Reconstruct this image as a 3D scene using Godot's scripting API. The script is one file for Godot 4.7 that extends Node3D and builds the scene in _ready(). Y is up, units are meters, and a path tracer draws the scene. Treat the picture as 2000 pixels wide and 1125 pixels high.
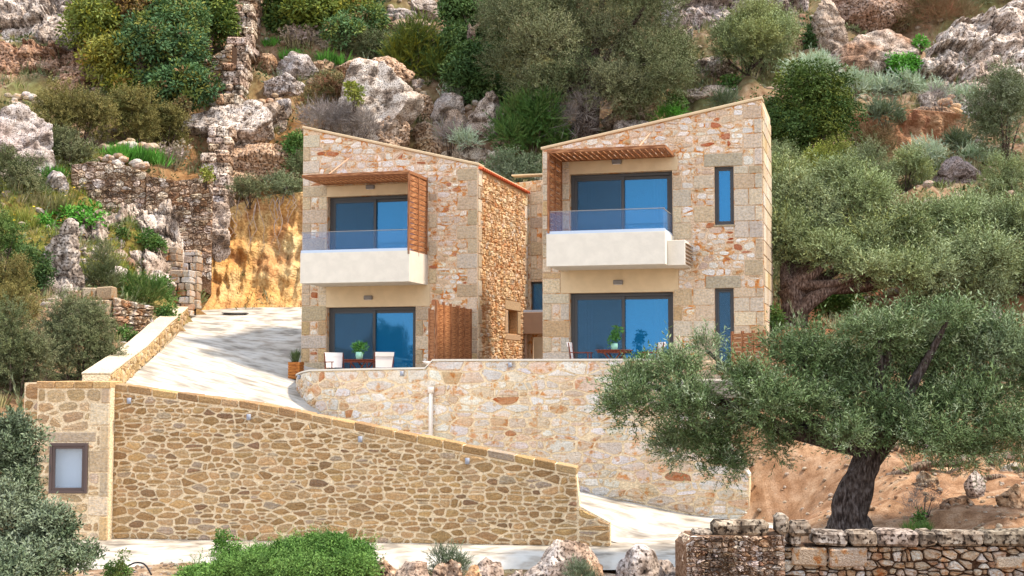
extends Node3D
# A hillside with two stone houses, a ramped drive, stone walls, olive trees and boulders. Metres, y up.

var M := {}
var used := {}
var ctrl: Array = []
var wts: PackedFloat64Array
var rough := FastNoiseLite.new()
var fine := FastNoiseLite.new()
var land := FastNoiseLite.new()
var cracks := FastNoiseLite.new()
var ico := {}
var sprigs := {}


func _ready():
	# camera
	var cam := Camera3D.new()
	cam.name = "camera"
	add_child(cam)
	cam.position = Vector3(0, 3.2, 0)
	cam.rotation_degrees = Vector3(3.6, 0, 0)
	cam.fov = 25.21
	cam.near = 0.5
	cam.far = 900.0
	cam.current = true
	# sky, air and exposure
	var sky_mat := ProceduralSkyMaterial.new()
	sky_mat.sky_top_color = Color(0.66, 0.71, 0.78)
	sky_mat.sky_horizon_color = Color(0.93, 0.915, 0.89)
	sky_mat.sky_curve = 0.2
	sky_mat.ground_horizon_color = Color(0.52, 0.50, 0.46)
	sky_mat.ground_bottom_color = Color(0.35, 0.32, 0.28)
	sky_mat.sun_angle_max = 4.0
	var sky := Sky.new()
	sky.sky_material = sky_mat
	var env := Environment.new()
	env.background_mode = Environment.BG_SKY
	env.sky = sky
	env.tonemap_mode = Environment.TONE_MAPPER_LINEAR
	env.tonemap_exposure = 3.55
	env.sdfgi_enabled = true
	env.ssao_enabled = true
	env.ssil_enabled = true
	var we := WorldEnvironment.new()
	we.name = "world_environment"
	we.environment = env
	add_child(we)
	# sun high on the right, just behind the line of the facades
	var sun := DirectionalLight3D.new()
	sun.name = "sun"
	add_child(sun)
	sun.look_at_from_position(Vector3(20, 33, 1.6), Vector3.ZERO)
	sun.light_energy = 0.65
	sun.light_color = Color(1.0, 0.945, 0.86)
	sun.light_angular_distance = 6.0
	sun.shadow_enabled = true
	make_materials()
	make_terrain()
	make_drive()
	make_left_house()
	make_right_house()
	make_link_building()
	make_walls()
	make_ruins()
	make_rocks()
	make_furniture()
	make_trees()
	make_shrubs()
	make_ground_cover()


# ---------------------------------------------------------------- naming
func numbered(called: String) -> String:
	var n: int = used.get(called, 0)
	used[called] = n + 1
	return called if n == 0 else "%s_%03d" % [called, n]


func child_name(parent: Node, called: String) -> String:
	var key := "%d/%s" % [parent.get_instance_id(), called]
	var n: int = used.get(key, 0)
	used[key] = n + 1
	return called if n == 0 else "%s_%03d" % [called, n]


func tag(o: Node, label: String, category: String, group := "") -> Node:
	o.set_meta("label", label)
	o.set_meta("category", category)
	if group:
		o.set_meta("group", group)
	return o


func thing(called: String, label: String, category: String, at := Vector3.ZERO, turn := 0.0, group := "") -> Node3D:
	var o := Node3D.new()
	o.name = numbered(called)
	add_child(o, true)
	o.position = at
	o.rotation.y = turn
	tag(o, label, category, group)
	return o


func commit(st: SurfaceTool, smooth := false) -> ArrayMesh:
	st.generate_normals()
	return st.commit()


func part(called: String, st, mat: Material, parent: Node) -> MeshInstance3D:
	var o := MeshInstance3D.new()
	o.name = child_name(parent, called)
	if st is SurfaceTool:
		o.mesh = commit(st)
	else:
		o.mesh = st
	o.material_override = mat
	parent.add_child(o, true)
	return o


func solo(called: String, st, mat: Material, label: String, category: String, group := "") -> MeshInstance3D:
	var o := MeshInstance3D.new()
	o.name = numbered(called)
	o.mesh = commit(st) if st is SurfaceTool else st
	o.material_override = mat
	add_child(o, true)
	tag(o, label, category, group)
	return o


func struct(called: String, st, mat: Material) -> MeshInstance3D:
	var o := MeshInstance3D.new()
	o.name = numbered(called)
	o.mesh = commit(st) if st is SurfaceTool else st
	o.material_override = mat
	add_child(o, true)
	o.set_meta("kind", "structure")
	return o


# ---------------------------------------------------------------- materials
func ntex(sd: int, freq: float, cols: Array, offs: Array, kind := FastNoiseLite.TYPE_SIMPLEX_SMOOTH, octaves := 5, size := 512) -> NoiseTexture2D:
	var n := FastNoiseLite.new()
	n.seed = sd
	n.noise_type = kind
	n.frequency = freq
	n.fractal_octaves = octaves
	n.fractal_gain = 0.55
	if kind == FastNoiseLite.TYPE_CELLULAR:
		n.cellular_return_type = FastNoiseLite.RETURN_DISTANCE
		n.domain_warp_enabled = true
		n.domain_warp_amplitude = 18.0
		n.domain_warp_frequency = 0.02
	var t := NoiseTexture2D.new()
	t.width = size
	t.height = size
	t.seamless = true
	t.noise = n
	var g := Gradient.new()
	g.offsets = PackedFloat32Array(offs)
	g.colors = PackedColorArray(cols)
	t.color_ramp = g
	return t


func g(v: float) -> Color:
	return Color(v, v, v)


func smat(called: String, col: Color, rough_v: float, tex: Texture2D = null, scale := Vector3.ONE, bump: Texture2D = null, bump_cm := 0.0, world := false) -> StandardMaterial3D:
	var m := StandardMaterial3D.new()
	m.resource_name = called
	m.albedo_color = col
	m.roughness = rough_v
	m.metallic_specular = 0.35
	m.vertex_color_use_as_albedo = false
	if tex or bump:
		m.uv1_triplanar = true
		m.uv1_world_triplanar = world
		m.uv1_scale = scale
	if tex:
		m.albedo_texture = tex
	if bump:
		m.heightmap_enabled = true
		m.heightmap_texture = bump
		m.heightmap_scale = bump_cm
	M[called] = m
	return m


func detail(m: StandardMaterial3D, tex: Texture2D, scale: Vector3, world := false) -> void:
	m.detail_enabled = true
	m.detail_albedo = tex
	m.detail_blend_mode = BaseMaterial3D.BLEND_MODE_MUL
	m.detail_uv_layer = BaseMaterial3D.DETAIL_UV_2
	m.uv2_triplanar = true
	m.uv2_world_triplanar = world
	m.uv2_scale = scale


func vcol(m: StandardMaterial3D) -> StandardMaterial3D:
	m.vertex_color_use_as_albedo = true
	return m


func make_materials():
	rough.seed = 5
	rough.frequency = 0.35
	rough.fractal_octaves = 5
	cracks.seed = 14
	cracks.noise_type = FastNoiseLite.TYPE_CELLULAR
	cracks.cellular_return_type = FastNoiseLite.RETURN_DISTANCE2_SUB
	cracks.fractal_type = FastNoiseLite.FRACTAL_NONE
	cracks.frequency = 0.62
	cracks.domain_warp_enabled = true
	cracks.domain_warp_amplitude = 0.5
	cracks.domain_warp_frequency = 0.6
	land.seed = 6
	land.frequency = 0.42
	land.fractal_octaves = 2
	fine.seed = 9
	fine.frequency = 1.6
	fine.fractal_octaves = 4
	var S := FastNoiseLite.TYPE_SIMPLEX_SMOOTH
	var grain := ntex(1, 0.02, [g(0.86), g(0.95), g(1.0)], [0.25, 0.5, 0.75])
	var grain_hi := ntex(2, 0.03, [g(0), g(1)], [0.2, 0.8])
	var cell := ntex(3, 0.03, [g(0), g(1)], [0.1, 0.9], FastNoiseLite.TYPE_CELLULAR, 3)
	var strata := ntex(4, 0.012, [Color(0.88, 0.84, 0.78), g(0.97), Color(0.96, 0.90, 0.80), g(1.0)], [0.2, 0.45, 0.6, 0.8])
	var rusty := ntex(5, 0.012, [g(1), g(1), Color(0.97, 0.86, 0.72), Color(0.92, 0.66, 0.42)], [0.0, 0.60, 0.68, 0.84])
	var limestone := ntex(6, 0.014, [Color(0.36, 0.32, 0.29), Color(0.64, 0.58, 0.53), Color(0.87, 0.83, 0.79), Color(0.98, 0.96, 0.94)], [0.22, 0.38, 0.50, 0.72], S, 6)
	var lichen := ntex(7, 0.035, [Color(0.20, 0.17, 0.15), Color(0.60, 0.55, 0.51), g(1.0), g(1.0)], [0.30, 0.40, 0.46, 0.9], S, 5)
	var earth := ntex(8, 0.02, [Color(0.66, 0.57, 0.49), Color(0.87, 0.81, 0.75), g(1.0)], [0.22, 0.5, 0.78], S, 6)
	var pebble := ntex(9, 0.05, [Color(0.80, 0.77, 0.74), g(0.95), g(1.0), g(1.0)], [0.3, 0.45, 0.6, 0.9], S, 4)
	var concrete := ntex(10, 0.008, [Color(0.70, 0.68, 0.66), Color(0.88, 0.86, 0.83), Color(0.96, 0.94, 0.92), g(1.0)], [0.25, 0.42, 0.55, 0.8], S, 6)
	var streak := ntex(11, 0.02, [Color(0.82, 0.80, 0.78), g(0.94), g(1.0)], [0.28, 0.44, 0.6], S, 5)
	var woodt := ntex(12, 0.01, [Color(0.62, 0.52, 0.46), Color(0.86, 0.80, 0.76), g(1.0)], [0.25, 0.5, 0.75], S, 5)
	var plastert := ntex(13, 0.006, [g(0.965), g(0.985), g(1.0)], [0.25, 0.5, 0.75], S, 4)
	var barkt := ntex(14, 0.02, [Color(0.35, 0.31, 0.30), Color(0.68, 0.62, 0.58), g(1.0)], [0.25, 0.5, 0.75], S, 5)
	var m: StandardMaterial3D
	m = vcol(smat("stone", Color.WHITE, 0.9, grain, Vector3.ONE * 1.6, grain_hi, 1.6))
	detail(m, rusty, Vector3.ONE * 0.55)
	m = vcol(smat("warm_stone", Color.WHITE, 0.9, grain, Vector3.ONE * 1.6, grain_hi, 1.6))
	detail(m, strata, Vector3(0.8, 2.4, 0.8))
	m = vcol(smat("quoin", Color.WHITE, 0.88, strata, Vector3(0.9, 2.6, 0.9), grain_hi, 0.5))
	detail(m, grain, Vector3.ONE * 1.2)
	m = smat("pink_mortar", Color(0.92, 0.81, 0.69), 0.95, grain, Vector3.ONE * 1.3, grain_hi, 2.0)
	detail(m, rusty, Vector3.ONE * 0.4)
	smat("cream_mortar", Color(0.95, 0.86, 0.72), 0.95, grain, Vector3.ONE * 1.3, grain_hi, 1.6)
	smat("ochre_mortar", Color(0.82, 0.64, 0.45), 0.95, grain, Vector3.ONE * 1.3, grain_hi, 2.0)
	smat("dark_mortar", Color(0.33, 0.25, 0.19), 0.97, earth, Vector3.ONE, grain_hi, 2.0)
	smat("ruin_mortar", Color(0.56, 0.46, 0.38), 0.97, earth, Vector3.ONE, grain_hi, 2.0)
	smat("plaster", Color(0.84, 0.81, 0.76), 0.85, plastert, Vector3.ONE * 0.7, grain_hi, 0.15)
	smat("cream_plaster", Color(0.80, 0.71, 0.58), 0.85, plastert, Vector3.ONE * 0.7, grain_hi, 0.15)
	smat("tan_plaster", Color(0.62, 0.52, 0.44), 0.85, plastert, Vector3.ONE * 0.7, grain_hi, 0.15)
	m = smat("concrete", Color(0.76, 0.74, 0.71), 0.88, concrete, Vector3.ONE * 0.16, grain_hi, 0.8, true)
	detail(m, streak, Vector3(0.13, 0.13, 0.19), true)
	m = vcol(smat("earth", Color.WHITE, 0.97, earth, Vector3.ONE * 0.22, grain_hi, 1.2, true))
	detail(m, pebble, Vector3.ONE * 0.9, true)
	var loam := ntex(15, 0.02, [Color(0.74, 0.68, 0.62), g(0.90), g(1.0)], [0.22, 0.5, 0.78], S, 6)
	vcol(smat("ochre_earth", Color.WHITE, 0.97, loam, Vector3.ONE * 0.6, grain_hi, 4.0, true))
	m = vcol(smat("rock", Color.WHITE, 0.95, limestone, Vector3.ONE * 0.32, cell, 4.0, true))
	detail(m, lichen, Vector3.ONE * 0.55, true)
	m = vcol(smat("pale_rock", Color.WHITE, 0.95, limestone, Vector3.ONE * 0.21, cell, 3.0, true))
	m.uv1_offset = Vector3(0.37, 0.61, 0.13)
	detail(m, lichen, Vector3.ONE * 0.9, true)
	m = vcol(smat("tan_rock", Color.WHITE, 0.95, earth, Vector3.ONE * 0.5, cell, 7.0, true))
	detail(m, lichen, Vector3.ONE * 0.42, true)
	smat("wood_long", Color(0.66, 0.47, 0.32), 0.6, woodt, Vector3(0.5, 6, 6), woodt, 0.15)
	smat("wood_up", Color(0.64, 0.45, 0.31), 0.6, woodt, Vector3(6, 0.5, 6), woodt, 0.15)
	smat("wood_in", Color(0.70, 0.50, 0.34), 0.6, woodt, Vector3(6, 6, 0.5), woodt, 0.15)
	smat("pine_wood", Color(0.74, 0.48, 0.22), 0.6, woodt, Vector3(0.8, 7, 7), woodt, 0.15)
	smat("chair_wood", Color(0.45, 0.21, 0.12), 0.5, woodt, Vector3(3, 3, 3), woodt, 0.05)
	smat("canvas", Color(0.90, 0.87, 0.86), 0.9)
	smat("blind", Color(0.74, 0.80, 0.88), 0.9)
	smat("frame", Color(0.27, 0.27, 0.28), 0.45)
	smat("brown_frame", Color(0.33, 0.28, 0.27), 0.45)
	smat("lamp_grey", Color(0.47, 0.45, 0.44), 0.5)
	smat("spot_grey", Color(0.56, 0.58, 0.63), 0.45)
	smat("trim_metal", Color(0.72, 0.77, 0.84), 0.4)
	smat("steel", Color(0.55, 0.52, 0.50), 0.35)
	smat("rod", Color(0.78, 0.60, 0.48), 0.5)
	smat("tile", Color(0.76, 0.36, 0.20), 0.85, grain, Vector3.ONE * 1.4, grain_hi, 0.4)
	smat("pipe", Color(0.85, 0.80, 0.75), 0.5)
	smat("pot", Color(0.60, 0.80, 0.72), 0.4)
	smat("curtain", Color(0.86, 0.87, 0.90), 0.95)
	m = smat("sky_tinted_glass", Color(0.11, 0.46, 0.68, 0.58), 0.03)  # blue of the mirrored sky and sea is put into the glass colour
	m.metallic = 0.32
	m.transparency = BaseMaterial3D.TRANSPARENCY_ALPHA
	m = smat("clear_glass", Color(0.75, 0.82, 0.88, 0.12), 0.03)
	m.transparency = BaseMaterial3D.TRANSPARENCY_ALPHA
	m = smat("darkening_screen", Color(0.26, 0.32, 0.36, 0.32), 0.8)
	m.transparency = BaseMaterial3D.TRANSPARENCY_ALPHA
	m = smat("rail_glass", Color(0.30, 0.52, 0.75, 0.12), 0.02)
	m.metallic_specular = 0.16
	m.transparency = BaseMaterial3D.TRANSPARENCY_ALPHA
	m = vcol(smat("leaf", Color.WHITE, 0.7))
	m.metallic_specular = 0.3
	m.backlight_enabled = true
	m.backlight = Color(0.32, 0.36, 0.2)
	m = vcol(smat("twig", Color.WHITE, 0.9))
	m = vcol(smat("bark", Color.WHITE, 0.95, barkt, Vector3(1.6, 0.5, 1.6), barkt, 4.0))
	m = vcol(smat("flower", Color.WHITE, 0.8))


# ---------------------------------------------------------------- shape helpers
func tri(st: SurfaceTool, a: Vector3, b: Vector3, c: Vector3, inside: Vector3) -> void:
	var n := (b - a).cross(c - a)
	st.add_vertex(a)
	if n.dot((a + b + c) / 3.0 - inside) > 0.0:
		st.add_vertex(c)
		st.add_vertex(b)
	else:
		st.add_vertex(b)
		st.add_vertex(c)


func quad(st: SurfaceTool, a: Vector3, b: Vector3, c: Vector3, d: Vector3, inside: Vector3) -> void:
	tri(st, a, b, c, inside)
	tri(st, a, c, d, inside)


func begin(flat := true, col := Color.WHITE) -> SurfaceTool:
	var st := SurfaceTool.new()
	st.begin(Mesh.PRIMITIVE_TRIANGLES)
	st.set_smooth_group(-1 if flat else 0)
	st.set_color(col)
	return st


# a chamfered box between two corners, placed by xf; corner jitter for hewn blocks
func box(st: SurfaceTool, lo: Vector3, hi: Vector3, bevel := 0.008, xf := Transform3D.IDENTITY, jit := 0.0, rng: RandomNumberGenerator = null) -> void:
	var c := (lo + hi) * 0.5
	var h := (hi - lo) * 0.5
	var bv := minf(bevel, minf(h.x, minf(h.y, h.z)) * 0.6)
	var p := {}
	for sx in [-1, 1]:
		for sy in [-1, 1]:
			for sz in [-1, 1]:
				var s := Vector3(sx, sy, sz)
				var j := Vector3.ZERO
				if jit > 0.0:
					j = Vector3(rng.randf_range(-jit, jit), rng.randf_range(-jit, jit), rng.randf_range(-jit, jit))
				for ax in 3:
					var q := h - Vector3.ONE * bv
					q[ax] = h[ax]
					p[[sx, sy, sz, ax]] = xf * (c + j + q * s)
	var ins := xf * c
	for ax in 3:
		var u := (ax + 1) % 3
		var v := (ax + 2) % 3
		for s in [-1, 1]:
			var k := []
			for w in [[-1, -1], [1, -1], [1, 1], [-1, 1]]:
				var key := [0, 0, 0, ax]
				key[ax] = s
				key[u] = w[0]
				key[v] = w[1]
				k.append(p[key])
			quad(st, k[0], k[1], k[2], k[3], ins)
		if bv > 0.0:
			for s in [-1, 1]:
				for t in [-1, 1]:
					var e := []
					for w in [[u, -1], [u, 1], [v, 1], [v, -1]]:
						var key := [0, 0, 0, w[0]]
						key[u] = s
						key[v] = t
						key[ax] = w[1]
						e.append(p[key])
					quad(st, e[0], e[1], e[2], e[3], ins)
	if bv > 0.0:
		for sx in [-1, 1]:
			for sy in [-1, 1]:
				for sz in [-1, 1]:
					tri(st, p[[sx, sy, sz, 0]], p[[sx, sy, sz, 1]], p[[sx, sy, sz, 2]], ins)


func box_part(called: String, lo: Vector3, hi: Vector3, mat: Material, parent: Node, bevel := 0.008) -> MeshInstance3D:
	var st := begin()
	box(st, lo, hi, bevel)
	return part(called, st, mat, parent)


func tube(st: SurfaceTool, pts: Array, radii: Array, sides := 8, lump := 0.0, cap := true) -> void:
	var rings := []
	var n := pts.size()
	var up := Vector3.RIGHT
	for i in n:
		var d: Vector3 = (pts[mini(i + 1, n - 1)] - pts[maxi(i - 1, 0)]).normalized()
		var a := up - d * up.dot(d)
		if a.length() < 0.1:
			a = Vector3.FORWARD - d * Vector3.FORWARD.dot(d)
		a = a.normalized()
		up = a
		var b := d.cross(a)
		var ring := []
		for k in sides:
			var t := TAU * k / sides
			var r: float = radii[i]
			var o := a * cos(t) + b * sin(t)
			if lump > 0.0:
				r *= 1.0 + lump * fine.get_noise_3dv((pts[i] * Vector3(0.7, 0.25, 0.7) + o * radii[i] * 2.0) * 1.1) + lump * 0.35 * sin(t * 5.0 + i * 0.25)
			ring.append(pts[i] + o * r)
		rings.append(ring)
	for i in n - 1:
		for k in sides:
			var k2 := (k + 1) % sides
			quad(st, rings[i][k], rings[i][k2], rings[i + 1][k2], rings[i + 1][k], (pts[i] + pts[i + 1]) * 0.5)
	if cap:
		for e in [0, n - 1]:
			var q: Vector3 = pts[1] if e == 0 else pts[n - 2]
			for k in sides:
				tri(st, rings[e][k], rings[e][(k + 1) % sides], pts[e], q)


func bend(pts: Array, steps: int) -> Array:
	var out := []
	for i in pts.size() - 1:
		for s in steps:
			var t := float(s) / steps
			var a = pts[maxi(i - 1, 0)]
			var d = pts[mini(i + 2, pts.size() - 1)]
			out.append(pts[i].cubic_interpolate(pts[i + 1], a, d, t) if pts[i] is Vector3 else cubic_interpolate(pts[i], pts[i + 1], a, d, t))
	out.append(pts[-1])
	return out


# ---------------------------------------------------------------- terrain
func solve_terrain():
	ctrl = [Vector3(-10.35, 3.04, -29), Vector3(-9.36, 3.03, -29.5), Vector3(-11.79, 3.45, -30), Vector3(-9.92, 3.61, -34), Vector3(-11.36, 4.88, -42), Vector3(-12.12, 5.72, -48.5), Vector3(-13.46, 4.93, -36), Vector3(-11.17, 3.41, -33.5), Vector3(-16.14, 7.84, -43), Vector3(-18.83, 7.63, -41), Vector3(-12.78, 3.43, -28), Vector3(-17.7, 10.54, -47), Vector3(-20.02, 14.27, -53), Vector3(-22.75, 19.4, -60), Vector3(-28.62, 31.18, -75), Vector3(-33.84, 18.18, -60), Vector3(-22.74, 6.54, -38), Vector3(-12.55, 5.88, -42), Vector3(-13.63, 8.29, -45.5), Vector3(-15.46, 8.57, -45.5), Vector3(-14.87, 10.93, -49.5), Vector3(-16.58, 14.69, -55), Vector3(-19.39, 21.8, -64), Vector3(-11.35, 5.56, -49.2), Vector3(-11.44, 9.96, -52), Vector3(-11.69, 13.76, -56), Vector3(-12.78, 18.43, -61), Vector3(-14.09, 24.32, -67), Vector3(-8.12, 5.59, -49.8), Vector3(-8.4, 10.13, -52.5), Vector3(-6.61, 11.79, -55), Vector3(-5.72, 13.95, -57), Vector3(-6.09, 17.81, -60.5), Vector3(-6.56, 22.09, -65), Vector3(-8.64, 36.68, -85), Vector3(-2.16, 11.42, -54), Vector3(0, 9.6, -50), Vector3(0, 13.86, -56.5), Vector3(0, 17.93, -61), Vector3(0, 22.38, -66), Vector3(3.43, 13.95, -57), Vector3(6.5, 12.95, -54), Vector3(5.83, 15.79, -58), Vector3(6.3, 19.82, -62.5), Vector3(8.32, 33.79, -82), Vector3(7.4, 4.31, -34.5), Vector3(6.45, 3.47, -32.5), Vector3(9.39, 7.23, -42), Vector3(11.79, 11.45, -49), Vector3(13.03, 14.92, -54), Vector3(16.43, 14.58, -54.5), Vector3(15.39, 11.91, -50.5), Vector3(18.15, 19.16, -60), Vector3(10.02, 4.64, -36), Vector3(13.06, 4.66, -36.5), Vector3(12.52, 4.32, -35), Vector3(15.83, 8.83, -44), Vector3(18.42, 12.82, -51), Vector3(20.48, 16.84, -56.5), Vector3(22.18, 20.92, -61), Vector3(23.43, 14.27, -53), Vector3(18.62, 4.93, -36), Vector3(31.51, 20.63, -60), Vector3(28.54, 33.92, -78), Vector3(4.96, 0.16, -25.2), Vector3(5.46, 1.21, -28.2), Vector3(5.9, 2.72, -31), Vector3(6.23, 0.45, -22.6), Vector3(7.34, 0.59, -22.2), Vector3(7.27, 1.34, -26.3), Vector3(9.21, 1.33, -26.5), Vector3(9.51, 2.73, -30), Vector3(9.67, 1.14, -25), Vector3(12.32, 1.36, -26), Vector3(9.92, 0.57, -21), Vector3(-5.2, 2.2, -37), Vector3(-1, 2.2, -36), Vector3(-3, 2.2, -33), Vector3(2, 2.2, -33), Vector3(6, 2.3, -32), Vector3(1, 2.2, -30.5), Vector3(4.5, 1.4, -29.5), Vector3(-4, 2.2, -43.5), Vector3(3, 2.3, -41), Vector3(8, 2.6, -38), Vector3(0, 3.5, -46), Vector3(5, 4.5, -45), Vector3(-3, 2, -32), Vector3(5.6, -0.35, -26.8), Vector3(3.4, -0.3, -21.5), Vector3(2.6, -0.1, -28.2), Vector3(1.2, 0, -24.5), Vector3(-1.8, 0.75, -29.2), Vector3(-4, 1.35, -25), Vector3(-3.6, 1.25, -29.9), Vector3(-7, 1.9, -25.5), Vector3(-5.4, 2.1, -33), Vector3(-9, 2.95, -32), Vector3(-6.1, 2.5, -36), Vector3(-9.9, 3.55, -37), Vector3(-6.2, 3.5, -40.5), Vector3(-10.9, 4.3, -43), Vector3(-5.5, 4.9, -48), Vector3(-11.8, 5.1, -48), Vector3(-18, -0.15, -21.2), Vector3(-18, -0.2, -17), Vector3(-18, 0.9, -6), Vector3(-18, 1.4, 4), Vector3(-9, -0.15, -21.2), Vector3(-9, -0.2, -17), Vector3(-9, 0.9, -6), Vector3(-9, 1.4, 4), Vector3(-2, -0.15, -21.2), Vector3(-2, -0.2, -17), Vector3(-2, 0.9, -6), Vector3(-2, 1.4, 4), Vector3(4, -0.15, -21.2), Vector3(4, -0.2, -17), Vector3(4, 0.9, -6), Vector3(4, 1.4, 4), Vector3(12, -0.15, -19), Vector3(12, -0.2, -17), Vector3(12, 0.9, -6), Vector3(12, 1.4, 4), Vector3(22, -0.15, -19), Vector3(22, -0.2, -17), Vector3(22, 0.9, -6), Vector3(22, 1.4, 4), Vector3(-16, 0.3, -25), Vector3(-20, 0.5, -27), Vector3(-9, -0.1, -24), Vector3(12, 0.3, -21), Vector3(-45, 32, -95), Vector3(-20, 32, -95), Vector3(0, 32, -95), Vector3(20, 32, -95), Vector3(45, 32, -95), Vector3(-45, 6, -40), Vector3(45, 6, -38), Vector3(-45, 0, -10), Vector3(45, 0, -12)]
	var n := ctrl.size()
	var a := []
	for i in n + 3:
		var row := PackedFloat64Array()
		row.resize(n + 4)
		a.append(row)
	for i in n:
		for j in n:
			a[i][j] = Vector2(ctrl[i].x - ctrl[j].x, ctrl[i].z - ctrl[j].z).length()
		var w := [1.0, ctrl[i].x, ctrl[i].z]
		for k in 3:
			a[i][n + k] = w[k]
			a[n + k][i] = w[k]
		a[i][n + 3] = ctrl[i].y
	var m := n + 3
	for c in m:
		var best := c
		for r in range(c + 1, m):
			if absf(a[r][c]) > absf(a[best][c]):
				best = r
		var sw: PackedFloat64Array = a[c]
		a[c] = a[best]
		a[best] = sw
		var pr: PackedFloat64Array = a[c]
		for r in range(c + 1, m):
			var row: PackedFloat64Array = a[r]
			var fct := row[c] / pr[c]
			if fct != 0.0:
				for k in range(c, m + 1):
					row[k] -= fct * pr[k]
				a[r] = row
	wts.resize(m)
	for i in range(m - 1, -1, -1):
		var s: float = a[i][m]
		for k in range(i + 1, m):
			s -= a[i][k] * wts[k]
		wts[i] = s / a[i][i]


func ground(x: float, z: float) -> float:
	var n := ctrl.size()
	var s := wts[n] + wts[n + 1] * x + wts[n + 2] * z
	for i in n:
		var c: Vector3 = ctrl[i]
		var dx := c.x - x
		var dz := c.z - z
		s += wts[i] * sqrt(dx * dx + dz * dz)
	# level ground before the boundary wall
	if x > -12.0 and x < 3.2 and z > -25.3 + 0.119 * (x + 7.6) and z < -15.0:
		s = minf(s, -0.1)
	# and under the drive at the foot of the terrace wall
	if x > -2.5 and x < 5.2 and z > -27.55 + 0.278 * (x - 5.03) and z < -15.0:
		s = minf(s, (5.0 - x) * 0.17 - 0.3)
	return s


# the humps and hollows of the ground
func unevenness(x: float, z: float) -> float:
	var hill := clampf((-z - 44.0) / 6.0, 0, 1)
	if absf(x) > 9.0:
		hill = maxf(hill, clampf((-z - 29.0) / 6.0, 0, 1))
	var y := land.get_noise_2d(x, z) * (0.10 + 0.65 * hill)
	if x > 5.2 and z > -31.0 and z < -20.0:
		y += 0.3 * land.get_noise_2d(x * 1.3 + 40.0, z * 1.3) * clampf((x - 5.2) * 1.5, 0, 1)
	return y


func soil(p: Vector3, up: float) -> Color:
	var n1 := rough.get_noise_2d(p.x * 0.5, p.z * 0.5)
	var n2 := rough.get_noise_2d(p.x * 1.7 + 60, p.z * 1.7)
	var c := Color(0.29, 0.19, 0.12).lerp(Color(0.38, 0.29, 0.205), clampf(0.5 + n2 * 1.2, 0, 1))
	c = c.lerp(Color(0.15, 0.18, 0.06), clampf(0.34 + n1 * 1.8, 0, 0.85))
	# grassy shelf on the left, red terraces on the right, pale dirt by the road
	var w := clampf(1.4 - Vector2(p.x + 14.5, (p.z + 44.5) * 1.3).length() / 5.5 + n2, 0, 1)
	c = c.lerp(Color(0.27, 0.25, 0.055), w * 0.85)
	w = clampf(1.5 - Vector2(p.x - 9.5, (p.z + 36.0) * 1.6).length() / 7.0 + n2 * 0.6, 0, 1)
	c = c.lerp(Color(0.33, 0.125, 0.065), w)
	w = clampf(1.7 - Vector2(p.x - 8.0, (p.z + 25.0) * 1.1).length() / 6.0 + n1 * 0.7, 0, 1)
	c = c.lerp(Color(0.52, 0.36, 0.24).lerp(Color(0.38, 0.23, 0.14), clampf(0.4 + n2 * 1.5, 0, 1)), w)
	w = clampf((p.z + 25.5) * 0.5, 0, 1) * clampf((4.0 - p.x) * 0.4, 0, 1)
	c = c.lerp(Color(0.44, 0.34, 0.26).lerp(Color(0.30, 0.25, 0.14), clampf(n1 * 2.0, 0, 1)), w)
	w = clampf(1.6 - Vector2(p.x + 8.5, (p.z + 52.0) * 0.9).length() / 4.5, 0, 1)
	c = c.lerp(Color(0.46, 0.26, 0.10), w)
	w = clampf(1.6 - Vector2(p.x + 9.8, (p.z + 33.0) * 0.35).length() / 2.6, 0, 1)
	c = c.lerp(Color(0.36, 0.24, 0.15), w)
	return c


func make_terrain():
	solve_terrain()
	var st := SurfaceTool.new()
	st.begin(Mesh.PRIMITIVE_TRIANGLES)
	st.set_smooth_group(0)
	var step := 0.4
	var nx := 226
	var nz := 276
	for j in nz + 1:
		for i in nx + 1:
			var x := -45.0 + i * step
			var z := 12.0 - j * step
			var y := ground(x, z)
			y += unevenness(x, z)
			st.set_color(soil(Vector3(x, y, z), 1.0))
			st.add_vertex(Vector3(x, y, z))
	for j in nz:
		for i in nx:
			var a := j * (nx + 1) + i
			for k in [a, a + nx + 1, a + 1, a + 1, a + nx + 1, a + nx + 2]:
				st.add_index(k)
	struct("hillside", st, M.earth)
	st = begin(true, Color(0.30, 0.24, 0.17))
	box(st, Vector3(-450, -3.5, -450), Vector3(450, -2.5, 450), 0.0)
	struct("ground", st, M.earth)
	# the cut bank of ochre earth beside the top of the drive
	bank("earth_bank", [Vector3(-11.83, 5.26, -47.6), Vector3(-10.24, 5.24, -48.6), Vector3(-7.76, 5.31, -48.8)], [Vector3(-11.63, 9.27, -50.6), Vector3(-10.24, 10.06, -51.2), Vector3(-8.02, 10.36, -51.4)], [Color(0.68, 0.38, 0.13), Color(0.76, 0.57, 0.29), Color(0.48, 0.23, 0.09)], 0.5, 71)
	bank("red_earth_bank", [Vector3(12.45, 10.5, -48.6), Vector3(14.79, 10.5, -48.6), Vector3(17.47, 10.86, -49)], [Vector3(13.41, 13.26, -50.6), Vector3(15.51, 13.5, -50.8), Vector3(17.99, 13.26, -50.6)], [Color(0.36, 0.14, 0.07), Color(0.46, 0.27, 0.15), Color(0.28, 0.11, 0.06)], 0.5, 72)


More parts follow.
